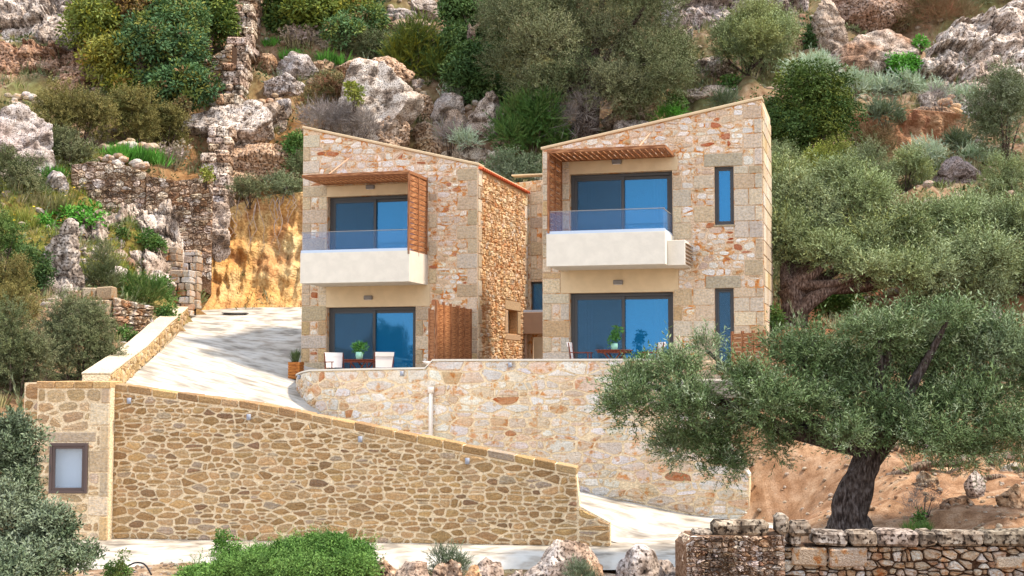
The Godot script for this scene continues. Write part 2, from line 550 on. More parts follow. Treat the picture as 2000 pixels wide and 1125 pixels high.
func bank(called: String, low: Array, high: Array, cols: Array, amp: float, sd: int):
	var st := SurfaceTool.new()
	st.begin(Mesh.PRIMITIVE_TRIANGLES)
	st.set_smooth_group(0)
	var nu := 80
	var nv := 60
	var lo := bend(low, nu / 2)
	var hi := bend(high, nu / 2)
	for j in nv + 1:
		for i in nu + 1:
			var t := float(j) / nv
			var p: Vector3 = lo[i].lerp(hi[i], t) + Vector3(0, 0, -0.5 * sin(t * PI) + 0.4 * t * t)
			var gully := fine.get_noise_2d(p.x * 1.5 + sd, p.y * 0.25 + sd)
			var lumps := rough.get_noise_3d(p.x * 2.2 + sd, p.y * 2.2, p.z)
			var edge := minf(1.0, minf(minf(t, 1.0 - t) * 5.0, minf(i, nu - i) * 0.15))
			p += Vector3(0, 0.15, 1.0) * (gully * 0.55 + lumps * 0.95) * amp * edge
			if j == 0:
				p += Vector3(0, -0.6, 0.2)
			if j == nv:
				p += Vector3(0, -0.25, -1.4)
			var n1 := rough.get_noise_3d(p.x * 1.3, p.y * 1.3, sd)
			var n2 := fine.get_noise_3d(p.x * 0.8, p.y * 0.5, sd)
			st.set_color(cols[0].lerp(cols[1], clampf(0.4 + n1 * 1.6, 0, 1)).lerp(cols[2], clampf(n2 * 2.2, 0, 0.85)))
			st.add_vertex(p)
	for j in nv:
		for i in nu:
			var a := j * (nu + 1) + i
			for k in [a, a + nu + 1, a + 1, a + 1, a + nu + 1, a + nu + 2]:
				st.add_index(k)
	struct(called, st, M.ochre_earth)


func make_drive():
	var sec := [[Vector3(3.0, -0.02, -21.0), Vector3(6.2, -0.02, -26.6)], [Vector3(1.9, 0.02, -23.9), Vector3(4.3, 0.05, -27.9)], [Vector3(1.1, 0.34, -24.0), Vector3(2.6, 0.33, -28.4)],
		[Vector3(-1, 0.9, -24.3), Vector3(1.2, 0.6, -28.8)], [Vector3(-4, 1.75, -24.6), Vector3(-1.8, 1.15, -29.7)], [Vector3(-6.5, 2.3, -24.9), Vector3(-3.5, 1.65, -30.3)],
		[Vector3(-8.0, 2.66, -26.0), Vector3(-4.5, 2.15, -31.5)], [Vector3(-9.0, 3.38, -32), Vector3(-5.2, 2.5, -33.3)], [Vector3(-9.8, 3.98, -37), Vector3(-5.6, 2.85, -36.5)],
		[Vector3(-10.9, 4.7, -43), Vector3(-5.0, 3.9, -40.5)], [Vector3(-11.8, 5.4, -48), Vector3(-3.6, 5.4, -48)], [Vector3(-12.2, 5.6, -49.5), Vector3(-3.3, 5.6, -49.5)]]
	var out := []
	var inn := []
	for s in sec:
		out.append(s[0])
		inn.append(s[1])
	out = bend(out, 8)
	inn = bend(inn, 8)
	var st := SurfaceTool.new()
	st.begin(Mesh.PRIMITIVE_TRIANGLES)
	st.set_smooth_group(0)
	var nv := 16
	for i in out.size():
		for j in nv + 1:
			var p: Vector3 = out[i].lerp(inn[i], float(j) / nv)
			p.y += 0.02 * rough.get_noise_2d(p.x * 1.5, p.z * 1.5)
			st.add_vertex(p)
	for i in out.size() - 1:
		for j in nv:
			var a := i * (nv + 1) + j
			for k in [a, a + nv + 1, a + 1, a + 1, a + nv + 1, a + nv + 2]:
				st.add_index(k)
	struct("driveway", st, M.concrete)
	st = SurfaceTool.new()
	st.begin(Mesh.PRIMITIVE_TRIANGLES)
	st.set_smooth_group(0)
	for i in 61:
		var x := -22.0 + i * 0.5
		var near := -21.75 + 0.12 * rough.get_noise_1d(x * 2.0) - 0.015 * x
		if x > 2.0:
			near = -21.55 + (x - 2.0) * 0.12
		for j in 9:
			st.add_vertex(Vector3(x, 0.012 if j > 0 else -0.15, lerpf(near, -24.7, j / 8.0)))
	for i in 60:
		for j in 8:
			var a := i * 9 + j
			for k in [a, a + 1, a + 9, a + 1, a + 10, a + 9]:
				st.add_index(k)
	struct("road", st, M.concrete)
	# terrace paving in front of the houses
	st = begin()
	box(st, Vector3(-0.2, -0.3, -0.5), Vector3(5.35, -0.01, 3.6), 0.01, Transform3D(Basis(Vector3.UP, -A), LO))
	struct("terrace_floor", st, M.concrete)
	st = begin()
	box(st, Vector3(-1.2, -0.4, -0.5), Vector3(5.9, -0.01, 4.6), 0.01, Transform3D(Basis(Vector3.UP, -A), RO))
	struct("terrace_floor", st, M.concrete)
	# drain cover at the top of the drive and one by its foot
	var o := begin()
	box(o, Vector3(-0.45, 0, -0.2), Vector3(0.45, 0.03, 0.2), 0.005, Transform3D(Basis.IDENTITY, Vector3(-10.0, 5.2, -46.5)))
	solo("drain_cover", o, M.frame, "small dark drain cover at the top end of the pale driveway", "drain cover")


const A := 0.27136
const LO := Vector3(-6.206, 2.74, -37.957)
const RO := Vector3(0.823, 2.96, -34.571)


# ---------------------------------------------------------------- rubble masonry
func clip(poly: PackedVector2Array, n: Vector2, d: float) -> PackedVector2Array:
	var out := PackedVector2Array()
	var m := poly.size()
	for i in m:
		var p := poly[i]
		var q := poly[(i + 1) % m]
		var a := p.dot(n) - d
		var b := q.dot(n) - d
		if a <= 0.0:
			out.append(p)
		if (a < 0.0 and b > 0.0) or (a > 0.0 and b < 0.0):
			out.append(p + (q - p) * (a / (a - b)))
	return out


# stones of uneven courses fitted together: each a cell between its neighbours, shrunk by the joint
func stones_of(s0: float, s1: float, lo: Callable, hi: Callable, holes: Array, o: Dictionary) -> Array:
	var rng := RandomNumberGenerator.new()
	rng.seed = o.seed
	var vmin := 1e9
	var vmax := -1e9
	for i in 41:
		var s := lerpf(s0, s1, i / 40.0)
		vmin = minf(vmin, lo.call(s))
		vmax = maxf(vmax, hi.call(s))
	var rh: Array = o.rh
	var ww: Array = o.ww
	var seeds := []
	var v := vmin
	while v < vmax:
		var h := rng.randf_range(rh[0], rh[1])
		var s: float = s0 - rng.randf() * ww[1]
		while s < s1:
			var w := rng.randf_range(ww[0], ww[1]) * (0.45 if rng.randf() < 0.25 else 1.0)
			var pt := Vector2(s + w * 0.5, v + h * 0.5 + rng.randf_range(-0.16, 0.16) * h)
			s += w
			if pt.x < s0 or pt.x > s1 or pt.y < lo.call(pt.x) or pt.y > hi.call(pt.x):
				continue
			var bad := false
			for r: Rect2 in holes:
				if r.grow(0.005).has_point(pt):
					bad = true
					break
			if bad:
				continue
			if rng.randf() < 0.2:
				if rng.randf() < 0.5:
					continue
				seeds.append([pt + Vector2(0, h * 0.33), 0.0])
				seeds.append([pt - Vector2(0, h * 0.33), 0.0])
				continue
			seeds.append([pt, rng.randf_range(-0.2, 0.35) * h * w * 0.6])
		v += h
	# now and then a large stone pushes its neighbours out
	if o.has("large"):
		for k in int(seeds.size() * float(o.large)):
			var c: Vector2 = seeds[rng.randi() % seeds.size()][0]
			var reach: float = rng.randf_range(0.55, 0.8) * ww[1]
			seeds = seeds.filter(func(e): return e[0] == c or Vector2(e[0].x - c.x, (e[0].y - c.y) * 1.5).length() > reach)
	# distances count less along the course than across it, so that stones lie flat
	var sq: float = o.get("squash", 0.5)
	for e in seeds:
		e[0].x *= sq
	var cellw: float = ww[1] * 1.6
	var hash := {}
	for i in seeds.size():
		var key := Vector2i((seeds[i][0] / cellw).floor())
		if not hash.has(key):
			hash[key] = []
		hash[key].append(i)
	var half: float = o.gap * 0.5
	var out := []
	for i in seeds.size():
		var p: Vector2 = seeds[i][0]
		var wt: float = seeds[i][1]
		var R := cellw * 0.8
		var poly := PackedVector2Array([p + Vector2(-R, -R), p + Vector2(R, -R), p + Vector2(R, R), p + Vector2(-R, R)])
		var key := Vector2i((p / cellw).floor())
		for dx in [-1, 0, 1]:
			for dy in [-1, 0, 1]:
				for j in hash.get(key + Vector2i(dx, dy), []):
					if j == i or poly.size() < 3:
						continue
					var q: Vector2 = seeds[j][0]
					var d := q - p
					var l := d.length()
					if l < 0.001 or l > R * 2.0:
						continue
					var n := d / l
					poly = clip(poly, n, n.dot(p) + (l * l + wt - seeds[j][1]) / (2.0 * l))
		if poly.size() < 3:
			continue
		p.x /= sq
		for k in poly.size():
			poly[k].x /= sq
		R /= sq
		var shrunk := poly
		for k in poly.size():
			var a := poly[k]
			var b := poly[(k + 1) % poly.size()]
			if a.distance_to(b) < 0.004 or shrunk.size() < 3:
				continue
			var n := (b - a).orthogonal().normalized()
			if n.dot(p - a) > 0.0:
				n = -n
			shrunk = clip(shrunk, n, n.dot(a) - half)
		poly = shrunk
		if poly.size() < 3:
			continue
		for r: Rect2 in holes:
			var g4 := [[r.position.x - p.x, Vector2.RIGHT, r.position.x], [p.x - r.end.x, Vector2.LEFT, -r.end.x], [r.position.y - p.y, Vector2.DOWN, r.position.y], [p.y - r.end.y, Vector2.UP, -r.end.y]]
			if g4[0][0] > R or g4[1][0] > R or g4[2][0] > R or g4[3][0] > R:
				continue
			var best = g4[0]
			for e in g4:
				if e[0] > best[0]:
					best = e
			poly = clip(poly, best[1], best[2] - half)
		poly = clip(poly, Vector2.LEFT, -s0 - half)
		poly = clip(poly, Vector2.RIGHT, s1 - half)
		for e in [[hi, 1.0], [lo, -1.0]]:
			var f: Callable = e[0]
			var sl: float = clampf((f.call(p.x + 0.05) - f.call(p.x - 0.05)) / 0.1, -0.7, 0.7)
			var n: Vector2 = Vector2(-sl, 1.0).normalized() * e[1]
			poly = clip(poly, n, n.dot(Vector2(p.x, f.call(p.x))) - half)
		if poly.size() < 3:
			continue
		# drop tiny edges, then round the corners
		for pass_no in (0 if rng.randf() < float(o.get("angular", 0.0)) else int(o.get("round", 1))):
			var r2 := PackedVector2Array()
			for k in poly.size():
				var a := poly[k]
				var b := poly[(k + 1) % poly.size()]
				if a.distance_to(b) < 0.012:
					r2.append((a + b) * 0.5)
				else:
					r2.append(a.lerp(b, 0.2))
					r2.append(a.lerp(b, 0.8))
			poly = r2
		var area := 0.0
		var cen := Vector2.ZERO
		for k in poly.size():
			area += poly[k].cross(poly[(k + 1) % poly.size()]) * 0.5
			cen += poly[k] / poly.size()
		if area < 0.0012:
			continue
		var sz := sqrt(area)
		for k in poly.size():
			poly[k] += Vector2(rng.randf_range(-1, 1), rng.randf_range(-1, 1)) * sz * float(o.get("ragged", 0.025))
		out.append({"poly": poly, "area": area, "cen": cen, "rnd": rng.randi()})
	out.sort_custom(func(a, b): return a.area > b.area)
	return out


func pick(pal: Array, rng: RandomNumberGenerator) -> Color:
	var total := 0.0
	for e in pal:
		total += e[0]
	var r := rng.randf() * total
	for e in pal:
		r -= e[0]
		if r <= 0.0:
			var k := rng.randf_range(0.86, 1.12)
			return Color(e[1].r * k, e[1].g * k * rng.randf_range(0.97, 1.03), e[1].b * k * rng.randf_range(0.94, 1.06))
	return pal[0][1]


func stone_shape(st: SurfaceTool, d: Dictionary, map: Callable, o: Dictionary) -> void:
	var rng := RandomNumberGenerator.new()
	rng.seed = d.rnd
	var col := pick(o.pal, rng)
	var poly: PackedVector2Array = d.poly
	var n := poly.size()
	var pr: float = o.proud * rng.randf_range(0.5, 1.25)
	var rg: float = o.get("rough", 0.3) * o.proud
	var rings := [[], [], []]
	for k in n:
		var q := poly[k]
		rings[0].append(map.call(q.x, q.y, -0.02))
		var q1 := q.lerp(d.cen, 0.07)
		rings[1].append(map.call(q1.x, q1.y, pr * 0.72 + rng.randf_range(-rg, rg)))
		var q2 := q.lerp(d.cen, 0.42)
		rings[2].append(map.call(q2.x, q2.y, pr + rng.randf_range(-rg, rg)))
	var mid: Vector3 = map.call(d.cen.x, d.cen.y, pr + rng.randf_range(-rg, rg) * 0.6)
	var ins: Vector3 = map.call(d.cen.x, d.cen.y, -0.12)
	st.set_smooth_group(-1)
	for k in n:
		var k2 := (k + 1) % n
		for r in 2:
			st.set_color(col * rng.randf_range(0.95, 1.05))
			quad(st, rings[r][k], rings[r][k2], rings[r + 1][k2], rings[r + 1][k], ins)
		tri(st, rings[2][k], rings[2][k2], mid, ins)


func rubble(parent: Node, map: Callable, s0: float, s1: float, lo: Callable, hi: Callable, holes: Array, o: Dictionary) -> void:
	var all := stones_of(s0, s1, lo, hi, holes, o)
	var rest: SurfaceTool = null
	for i in all.size():
		if i < int(o.get("most", 300)):
			var st := begin()
			stone_shape(st, all[i], map, o)
			part("stone", st, o.mat, parent)
		else:
			if rest == null:
				rest = begin()
			stone_shape(rest, all[i], map, o)
	if rest:
		part("small_stones", rest, o.mat, parent).set_meta("kind", "stuff")


const CREAM := [[5.0, Color(0.78, 0.65, 0.53)], [5.0, Color(0.85, 0.77, 0.67)], [2.5, Color(0.72, 0.55, 0.41)], [0.8, Color(0.54, 0.24, 0.13)], [0.4, Color(0.48, 0.18, 0.09)], [2.5, Color(0.84, 0.79, 0.73)], [0.5, Color(0.58, 0.43, 0.28)]]
const PALE := [[5.0, Color(0.76, 0.65, 0.54)], [5.0, Color(0.81, 0.74, 0.66)], [3.0, Color(0.74, 0.58, 0.43)], [0.3, Color(0.54, 0.27, 0.14)], [0.8, Color(0.66, 0.46, 0.29)], [2.0, Color(0.78, 0.73, 0.68)]]
const BROWN := [[5.0, Color(0.49, 0.325, 0.17)], [4.0, Color(0.57, 0.40, 0.23)], [3.0, Color(0.42, 0.27, 0.14)], [2.5, Color(0.61, 0.41, 0.215)], [1.2, Color(0.50, 0.40, 0.31)], [0.8, Color(0.31, 0.20, 0.125)]]
const RUIN := [[4.0, Color(0.72, 0.58, 0.47)], [4.0, Color(0.80, 0.70, 0.61)], [2.0, Color(0.64, 0.44, 0.31)], [2.0, Color(0.84, 0.78, 0.74)]]
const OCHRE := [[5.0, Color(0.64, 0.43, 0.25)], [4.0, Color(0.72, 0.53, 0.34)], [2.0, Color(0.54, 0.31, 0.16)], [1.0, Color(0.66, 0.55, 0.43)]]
const OLD := [[5.0, Color(0.44, 0.335, 0.25)], [4.0, Color(0.52, 0.43, 0.35)], [2.0, Color(0.42, 0.27, 0.175)], [2.0, Color(0.57, 0.51, 0.46)]]
const SAND := [[4.0, Color(0.60, 0.49, 0.365)], [3.0, Color(0.67, 0.57, 0.455)], [2.0, Color(0.54, 0.45, 0.345)], [2.0, Color(0.63, 0.57, 0.50)], [1.0, Color(0.60, 0.44, 0.27)]]


# ---------------------------------------------------------------- houses
# a slab with rectangular openings, its face in the plane z = 0 and its back at -thick; the top follows a slope
func slab_with_openings(st: SurfaceTool, w: float, y0: float, tl: float, tr: float, thick: float, holes: Array, xf := Transform3D.IDENTITY) -> void:
	var xs := [0.0, w]
	for r: Rect2 in holes:
		xs.append(r.position.x)
		xs.append(r.end.x)
	xs.sort()
	var top := func(x): return lerpf(tl, tr, x / w)
	for i in xs.size() - 1:
		var xa: float = xs[i]
		var xb: float = xs[i + 1]
		if xb - xa < 0.001:
			continue
		var cuts := []
		for r: Rect2 in holes:
			if r.position.x < xb - 0.001 and r.end.x > xa + 0.001:
				cuts.append(r)
		cuts.sort_custom(func(a, b): return a.position.y < b.position.y)
		var y := y0
		for k in cuts.size() + 1:
			var last: bool = k == cuts.size()
			var ya0 := y
			var e0: float = top.call(xa) if last else cuts[k].position.y
			var e1: float = top.call(xb) if last else cuts[k].position.y
			if not last:
				y = cuts[k].end.y
			if e0 - ya0 < 0.001:
				continue
			var p := [Vector3(xa, ya0, 0), Vector3(xb, ya0, 0), Vector3(xb, e1, 0), Vector3(xa, e0, 0)]
			var ins := xf * Vector3((xa + xb) / 2, (ya0 + e0) / 2, -thick / 2)
			var b := Vector3(0, 0, -thick)
			quad(st, xf * p[0], xf * p[1], xf * p[2], xf * p[3], ins)
			quad(st, xf * (p[0] + b), xf * (p[1] + b), xf * (p[2] + b), xf * (p[3] + b), ins)
			if last:
				quad(st, xf * p[3], xf * p[2], xf * (p[2] + b), xf * (p[3] + b), ins)
			else:
				quad(st, xf * p[3], xf * p[2], xf * (p[2] + b), xf * (p[3] + b), ins)
			if k > 0:
				quad(st, xf * p[0], xf * p[1], xf * (p[1] + b), xf * (p[0] + b), ins)
	# cheeks of the openings and the two ends
	for r: Rect2 in holes:
		for x in [r.position.x, r.end.x]:
			var out := xf * Vector3(x + (0.3 if x == r.end.x else -0.3), r.get_center().y, -thick / 2)
			quad(st, xf * Vector3(x, r.position.y, 0), xf * Vector3(x, r.end.y, 0), xf * Vector3(x, r.end.y, -thick), xf * Vector3(x, r.position.y, -thick), out)
	for x in [0.0, w]:
		quad(st, xf * Vector3(x, y0, 0), xf * Vector3(x, top.call(x), 0), xf * Vector3(x, top.call(x), -thick), xf * Vector3(x, y0, -thick), xf * Vector3(w / 2, 2, -thick / 2))


func block(parent: Node, r: Rect2, rng: RandomNumberGenerator, depth := 0.03, proud := 0.02, xf := Transform3D.IDENTITY, pal := SAND) -> void:
	var st := begin(true, pick(pal, rng))
	var e := 0.013
	box(st, Vector3(r.position.x + e, r.position.y + e, -depth), Vector3(r.end.x - e, r.end.y - e, proud + rng.randf_range(0, 0.006)), 0.008, xf, 0.004, rng)
	part("quoin_block", st, M.quoin, parent)


func sliding_door(house: Node, r: Rect2, bright_right := true) -> void:
	var z := -0.24
	var x0 := r.position.x
	var x1 := r.end.x
	var y0 := r.position.y
	var y1 := r.end.y
	var st := begin()
	var b := 0.09
	box(st, Vector3(x0 + 0.003, y0, z - 0.06), Vector3(x0 + b, y1 - 0.003, z + 0.06), 0.006)
	box(st, Vector3(x1 - b, y0, z - 0.06), Vector3(x1 - 0.003, y1 - 0.003, z + 0.06), 0.006)
	box(st, Vector3(x0 + b, y1 - b, z - 0.06), Vector3(x1 - b, y1 - 0.003, z + 0.06), 0.006)
	box(st, Vector3(x0 + b, y0, z - 0.06), Vector3(x1 - b, y0 + 0.05, z + 0.06), 0.006)
	var door := part("sliding_door", st, M.frame, house)
	var xm := (x0 + x1) * 0.5 + 0.02
	for k in 2:
		var a := x0 + b if k == 0 else xm - 0.05
		var c := xm + 0.05 if k == 0 else x1 - b
		var zz := z + 0.02 if k == 0 else z - 0.03
		var sw := 0.085
		st = begin()
		box(st, Vector3(a, y0 + 0.05, zz - 0.022), Vector3(a + sw, y1 - b, zz + 0.022), 0.005)
		box(st, Vector3(c - sw, y0 + 0.05, zz - 0.022), Vector3(c, y1 - b, zz + 0.022), 0.005)
		box(st, Vector3(a + sw, y1 - b - sw, zz - 0.022), Vector3(c - sw, y1 - b, zz + 0.022), 0.005)
		box(st, Vector3(a + sw, y0 + 0.05, zz - 0.022), Vector3(c - sw, y0 + 0.05 + sw, zz + 0.022), 0.005)
		part("sash", st, M.frame, door)
		box_part("pane", Vector3(a + sw - 0.01, y0 + 0.05 + sw - 0.01, zz - 0.006), Vector3(c - sw + 0.01, y1 - b - sw + 0.01, zz + 0.006), M.sky_tinted_glass, door, 0.0)
	box_part("darkening_screen", Vector3(x0 + b + 0.08, y0 + 0.13, z + 0.045), Vector3(xm - 0.03, y1 - b - 0.08, z + 0.047), M.darkening_screen, door, 0.0)
	# curtains gathered at the two sides
	for k in 2:
		st = begin(false)
		var cx := x0 + 0.12 if k == 0 else x1 - 0.12
		var dir := 1.0 if k == 0 else -1.0
		var n := 26
		for i in n:
			var u0 := cx + dir * 0.45 * i / n
			var u1 := cx + dir * 0.45 * (i + 1) / n
			var z0 := z - 0.22 + 0.035 * sin(i * 1.25)
			var z1 := z - 0.22 + 0.035 * sin((i + 1) * 1.25)
			quad(st, Vector3(u0, y0 + 0.03, z0), Vector3(u1, y0 + 0.03, z1), Vector3(u1, y1 - 0.05, z1), Vector3(u0, y1 - 0.05, z0), Vector3((u0 + u1) / 2, (y0 + y1) / 2, z - 1.0))
		part("curtain", st, M.curtain, door)
	box_part("door_handle", Vector3(xm - 0.02, y0 + 1.0, z + 0.042), Vector3(xm + 0.005, y0 + 1.2, z + 0.07), M.frame, door, 0.004)


func narrow_window(house: Node, r: Rect2, fm: Material, pm: Material, z := -0.14, xf := Transform3D.IDENTITY, sill := true) -> void:
	var a := r.position
	var e := r.end
	var b := 0.055
	var st := begin()
	box(st, Vector3(a.x + 0.003, a.y, z - 0.05), Vector3(a.x + b, e.y - 0.003, z + 0.05), 0.005, xf)
	box(st, Vector3(e.x - b, a.y, z - 0.05), Vector3(e.x - 0.003, e.y - 0.003, z + 0.05), 0.005, xf)
	box(st, Vector3(a.x + b, e.y - b, z - 0.05), Vector3(e.x - b, e.y - 0.003, z + 0.05), 0.005, xf)
	box(st, Vector3(a.x + b, a.y + 0.003, z - 0.05), Vector3(e.x - b, a.y + b, z + 0.05), 0.005, xf)
	var win := part("window", st, fm, house)
	var c := b + 0.05
	st = begin()
	box(st, Vector3(a.x + b, a.y + b, z - 0.03), Vector3(a.x + c, e.y - b, z + 0.03), 0.005, xf)
	box(st, Vector3(e.x - c, a.y + b, z - 0.03), Vector3(e.x - b, e.y - b, z + 0.03), 0.005, xf)
	box(st, Vector3(a.x + c, e.y - c, z - 0.03), Vector3(e.x - c, e.y - b, z + 0.03), 0.005, xf)
	box(st, Vector3(a.x + c, a.y + b, z - 0.03), Vector3(e.x - c, a.y + c, z + 0.03), 0.005, xf)
	part("sash", st, fm, win)
	st = begin()
	box(st, Vector3(a.x + c - 0.01, a.y + c - 0.01, z - 0.006), Vector3(e.x - c + 0.01, e.y - c + 0.01, z + 0.006), 0.0, xf)
	part("pane", st, pm, win)
	if sill:
		st = begin(true, Color(0.46, 0.38, 0.27))
		box(st, Vector3(a.x - 0.03, a.y - 0.05, -0.1), Vector3(e.x + 0.03, a.y - 0.003, 0.045), 0.008, xf)
		part("sill", st, M.quoin, house)


func wall_lamp(house: Node, x: float, y: float) -> void:
	var st := begin()
	box(st, Vector3(x - 0.13, y - 0.06, 0.0), Vector3(x + 0.13, y + 0.06, 0.10), 0.02)
	var l := part("wall_lamp", st, M.lamp_grey, house)
	st = begin()
	box(st, Vector3(x - 0.10, y - 0.068, 0.02), Vector3(x + 0.10, y - 0.061, 0.08), 0.0)
	part("diffuser", st, M.canvas, l)


func balcony(house: Node, x0: float, x1: float, d: float, y0: float, y1: float, right_rail: bool) -> void:
	var st := begin()
	var t := 0.14
	box(st, Vector3(x0 + t, y0, 0.0), Vector3(x1 - t, y0 + 0.2, d - t), 0.0)
	box(st, Vector3(x0, y0, d - t), Vector3(x1, y1, d), 0.005)
	box(st, Vector3(x0, y0, 0.0), Vector3(x0 + t, y1, d - t), 0.0)
	box(st, Vector3(x1 - t, y0, 0.0), Vector3(x1, y1, d - t), 0.0)
	var b := part("balcony", st, M.plaster, house)
	st = begin()
	box(st, Vector3(x0 + 0.005, y1 - 0.002, d - 0.1), Vector3(x1 - 0.005, y1 + 0.075, d - 0.02), 0.004)
	box(st, Vector3(x0 + 0.03, y1 - 0.002, 0.02), Vector3(x0 + 0.09, y1 + 0.075, d - 0.1), 0.004)
	if right_rail:
		box(st, Vector3(x1 - 0.09, y1 - 0.002, 0.02), Vector3(x1 - 0.03, y1 + 0.075, d - 0.1), 0.004)
	part("rail_channel", st, M.trim_metal, b)
	var gy := y1 + 0.58
	box_part("glass_panel", Vector3(x0 + 0.02, y1 + 0.05, d - 0.067), Vector3(x1 - 0.02, gy, d - 0.053), M.rail_glass, b, 0.0)
	box_part("glass_panel", Vector3(x0 + 0.053, y1 + 0.05, 0.03), Vector3(x0 + 0.067, gy, d - 0.08), M.rail_glass, b, 0.0)
	box_part("top_rail", Vector3(x0 + 0.01, gy, d - 0.075), Vector3(x1 - 0.01, gy + 0.018, d - 0.045), M.steel, b, 0.003)
	if right_rail:
		box_part("glass_panel", Vector3(x1 - 0.067, y1 + 0.05, 0.03), Vector3(x1 - 0.053, gy, d - 0.08), M.rail_glass, b, 0.0)
		box_part("top_rail", Vector3(x1 - 0.075, gy, 0.03), Vector3(x1 - 0.045, gy + 0.018, d - 0.075), M.steel, b, 0.003)


func pergola(house: Node, x0: float, x1: float, y: float, d: float, side_x: float, side_lo: float, rod: Array) -> void:
	var st := begin()
	var h := 0.09
	box(st, Vector3(x0, y, d - 0.06), Vector3(x1, y + h, d), 0.006)
	box(st, Vector3(x0, y, 0.02), Vector3(x1, y + h, 0.08), 0.006)
	box(st, Vector3(x0, y, 0.08), Vector3(x0 + 0.06, y + h, d - 0.06), 0.006)
	box(st, Vector3(x1 - 0.06, y, 0.08), Vector3(x1, y + h, d - 0.06), 0.006)
	box(st, Vector3(x0 + 0.06, y + 0.03, d * 0.5 - 0.03), Vector3(x1 - 0.06, y + h, d * 0.5 + 0.03), 0.004)
	var per := part("pergola", st, M.wood_long, house)
	var x := x0 + 0.075
	while x < x1 - 0.14:
		for k in 2:
			var za := 0.085 if k == 0 else d * 0.5 + 0.035
			var zb := d * 0.5 - 0.035 if k == 0 else d - 0.065
			box_part("slat", Vector3(x, y + 0.012, za), Vector3(x + 0.125, y + 0.034, zb), M.wood_in, per, 0.003)
		x += 0.155
	# the side screen of level boards
	st = begin()
	var sx := side_x
	box(st, Vector3(sx - 0.03, side_lo, d - 0.06), Vector3(sx + 0.03, y - 0.003, d), 0.006)
	box(st, Vector3(sx - 0.03, side_lo, 0.02), Vector3(sx + 0.03, y - 0.003, 0.08), 0.006)
	box(st, Vector3(sx - 0.03, side_lo, d * 0.5 - 0.03), Vector3(sx + 0.03, y - 0.003, d * 0.5 + 0.03), 0.006)
	var scr := part("side_screen", st, M.wood_up, house)
	var yy := side_lo + 0.01
	while yy < y - 0.12:
		for k in 2:
			var za := 0.083 if k == 0 else d * 0.5 + 0.033
			var zb := d * 0.5 - 0.033 if k == 0 else d - 0.063
			box_part("slat", Vector3(sx - 0.015, yy, za), Vector3(sx + 0.015, yy + 0.128, zb), M.wood_in, scr, 0.003)
		yy += 0.148
	st = begin()
	tube(st, rod, [0.015, 0.015], 8)
	part("tie_rod", st, M.rod, house)


# courses of dressed blocks at a corner or a jamb; returns the room they take up
func courses(house: Node, y0: float, y1: float, rows: Array, rng: RandomNumberGenerator, xf := Transform3D.IDENTITY, slope = null) -> Array:
	var taken := []
	var y := y0
	var k := 0
	while y < y1 - 0.1:
		var h := minf(rng.randf_range(0.36, 0.46), y1 - y)
		if y1 - y - h < 0.15:
			h = y1 - y
		for e in rows[k % rows.size()]:
			var r := Rect2(e[0], y, e[1] - e[0], h)
			if slope != null:
				r.size.y = minf(h, minf(slope.call(e[0]), slope.call(e[1])) - 0.07 - y)
				if r.size.y < 0.08:
					continue
			block(house, r, rng, 0.03, 0.02, xf)
			taken.append(r)
		y += h
		k += 1
	return taken


func house_body(h: Node3D, w: float, tl: float, tr: float, deep: float, holes: Array, side_holes: Array, front_mat: Material) -> void:
	var st := begin()
	slab_with_openings(st, w, -0.7, tl - 0.06, tr - 0.06, 0.45, holes)
	part("front_wall", st, front_mat, h)
	# right side wall, its face in the plane x = w
	st = begin()
	var xr := Transform3D(Basis(Vector3(0, 0, -1), Vector3.UP, Vector3(1, 0, 0)), Vector3(w, 0, -0.45))
	slab_with_openings(st, deep - 0.45, -0.7, tr - 0.14, tr - 0.14, 0.45, side_holes, xr)
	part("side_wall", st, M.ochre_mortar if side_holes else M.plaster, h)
	st = begin()
	box(st, Vector3(0.002, -0.7, -deep), Vector3(0.45, tl - 0.14, -0.45), 0.0)
	part("side_wall", st, M.pink_mortar, h)
	st = begin()
	box(st, Vector3(0.45, -0.7, -deep), Vector3(w - 0.45, minf(tl, tr) - 0.2, -deep + 0.4), 0.0)
	part("rear_wall", st, M.pink_mortar, h)
	st = begin()
	box(st, Vector3(0.45, 2.85, -deep + 0.4), Vector3(w - 0.45, 3.15, -0.46), 0.0)
	box(st, Vector3(0.45, -0.7, -3.2), Vector3(w - 0.45, 2.84, -3.0), 0.0)
	box(st, Vector3(0.45, 3.16, -3.2), Vector3(w - 0.45, minf(tl, tr) - 0.25, -3.0), 0.0)
	part("room", st, M.plaster, h)
	# roof slab and the rendered capping along the front
	st = begin()
	var t := 0.13
	var p := [Vector3(0.0, tl - t, -0.46), Vector3(w, tr - t, -0.46), Vector3(w, tr - 0.01, -0.46), Vector3(0.0, tl - 0.01, -0.46)]
	var bk := Vector3(0, 0, -deep + 0.46)
	var ins := Vector3(w / 2, (tl + tr) / 2 - t / 2, -deep / 2)
	for q in [[p[0], p[1], p[2], p[3]], [p[0] + bk, p[1] + bk, p[2] + bk, p[3] + bk], [p[3], p[2], p[2] + bk, p[3] + bk], [p[0], p[1], p[1] + bk, p[0] + bk], [p[1], p[2], p[2] + bk, p[1] + bk], [p[0], p[3], p[3] + bk, p[0] + bk]]:
		quad(st, q[0], q[1], q[2], q[3], ins)
	part("roof", st, M.cream_plaster, h)
	st = begin()
	var ang := atan2(tr - tl, w)
	var xf := Transform3D(Basis(Vector3(0, 0, 1), ang), Vector3(0, tl - 0.06, 0))
	box(st, Vector3(-0.03, 0.003, -0.5), Vector3(w / cos(ang) + 0.03, 0.075, 0.055), 0.012, xf)
	part("coping", st, M.cream_plaster, h)


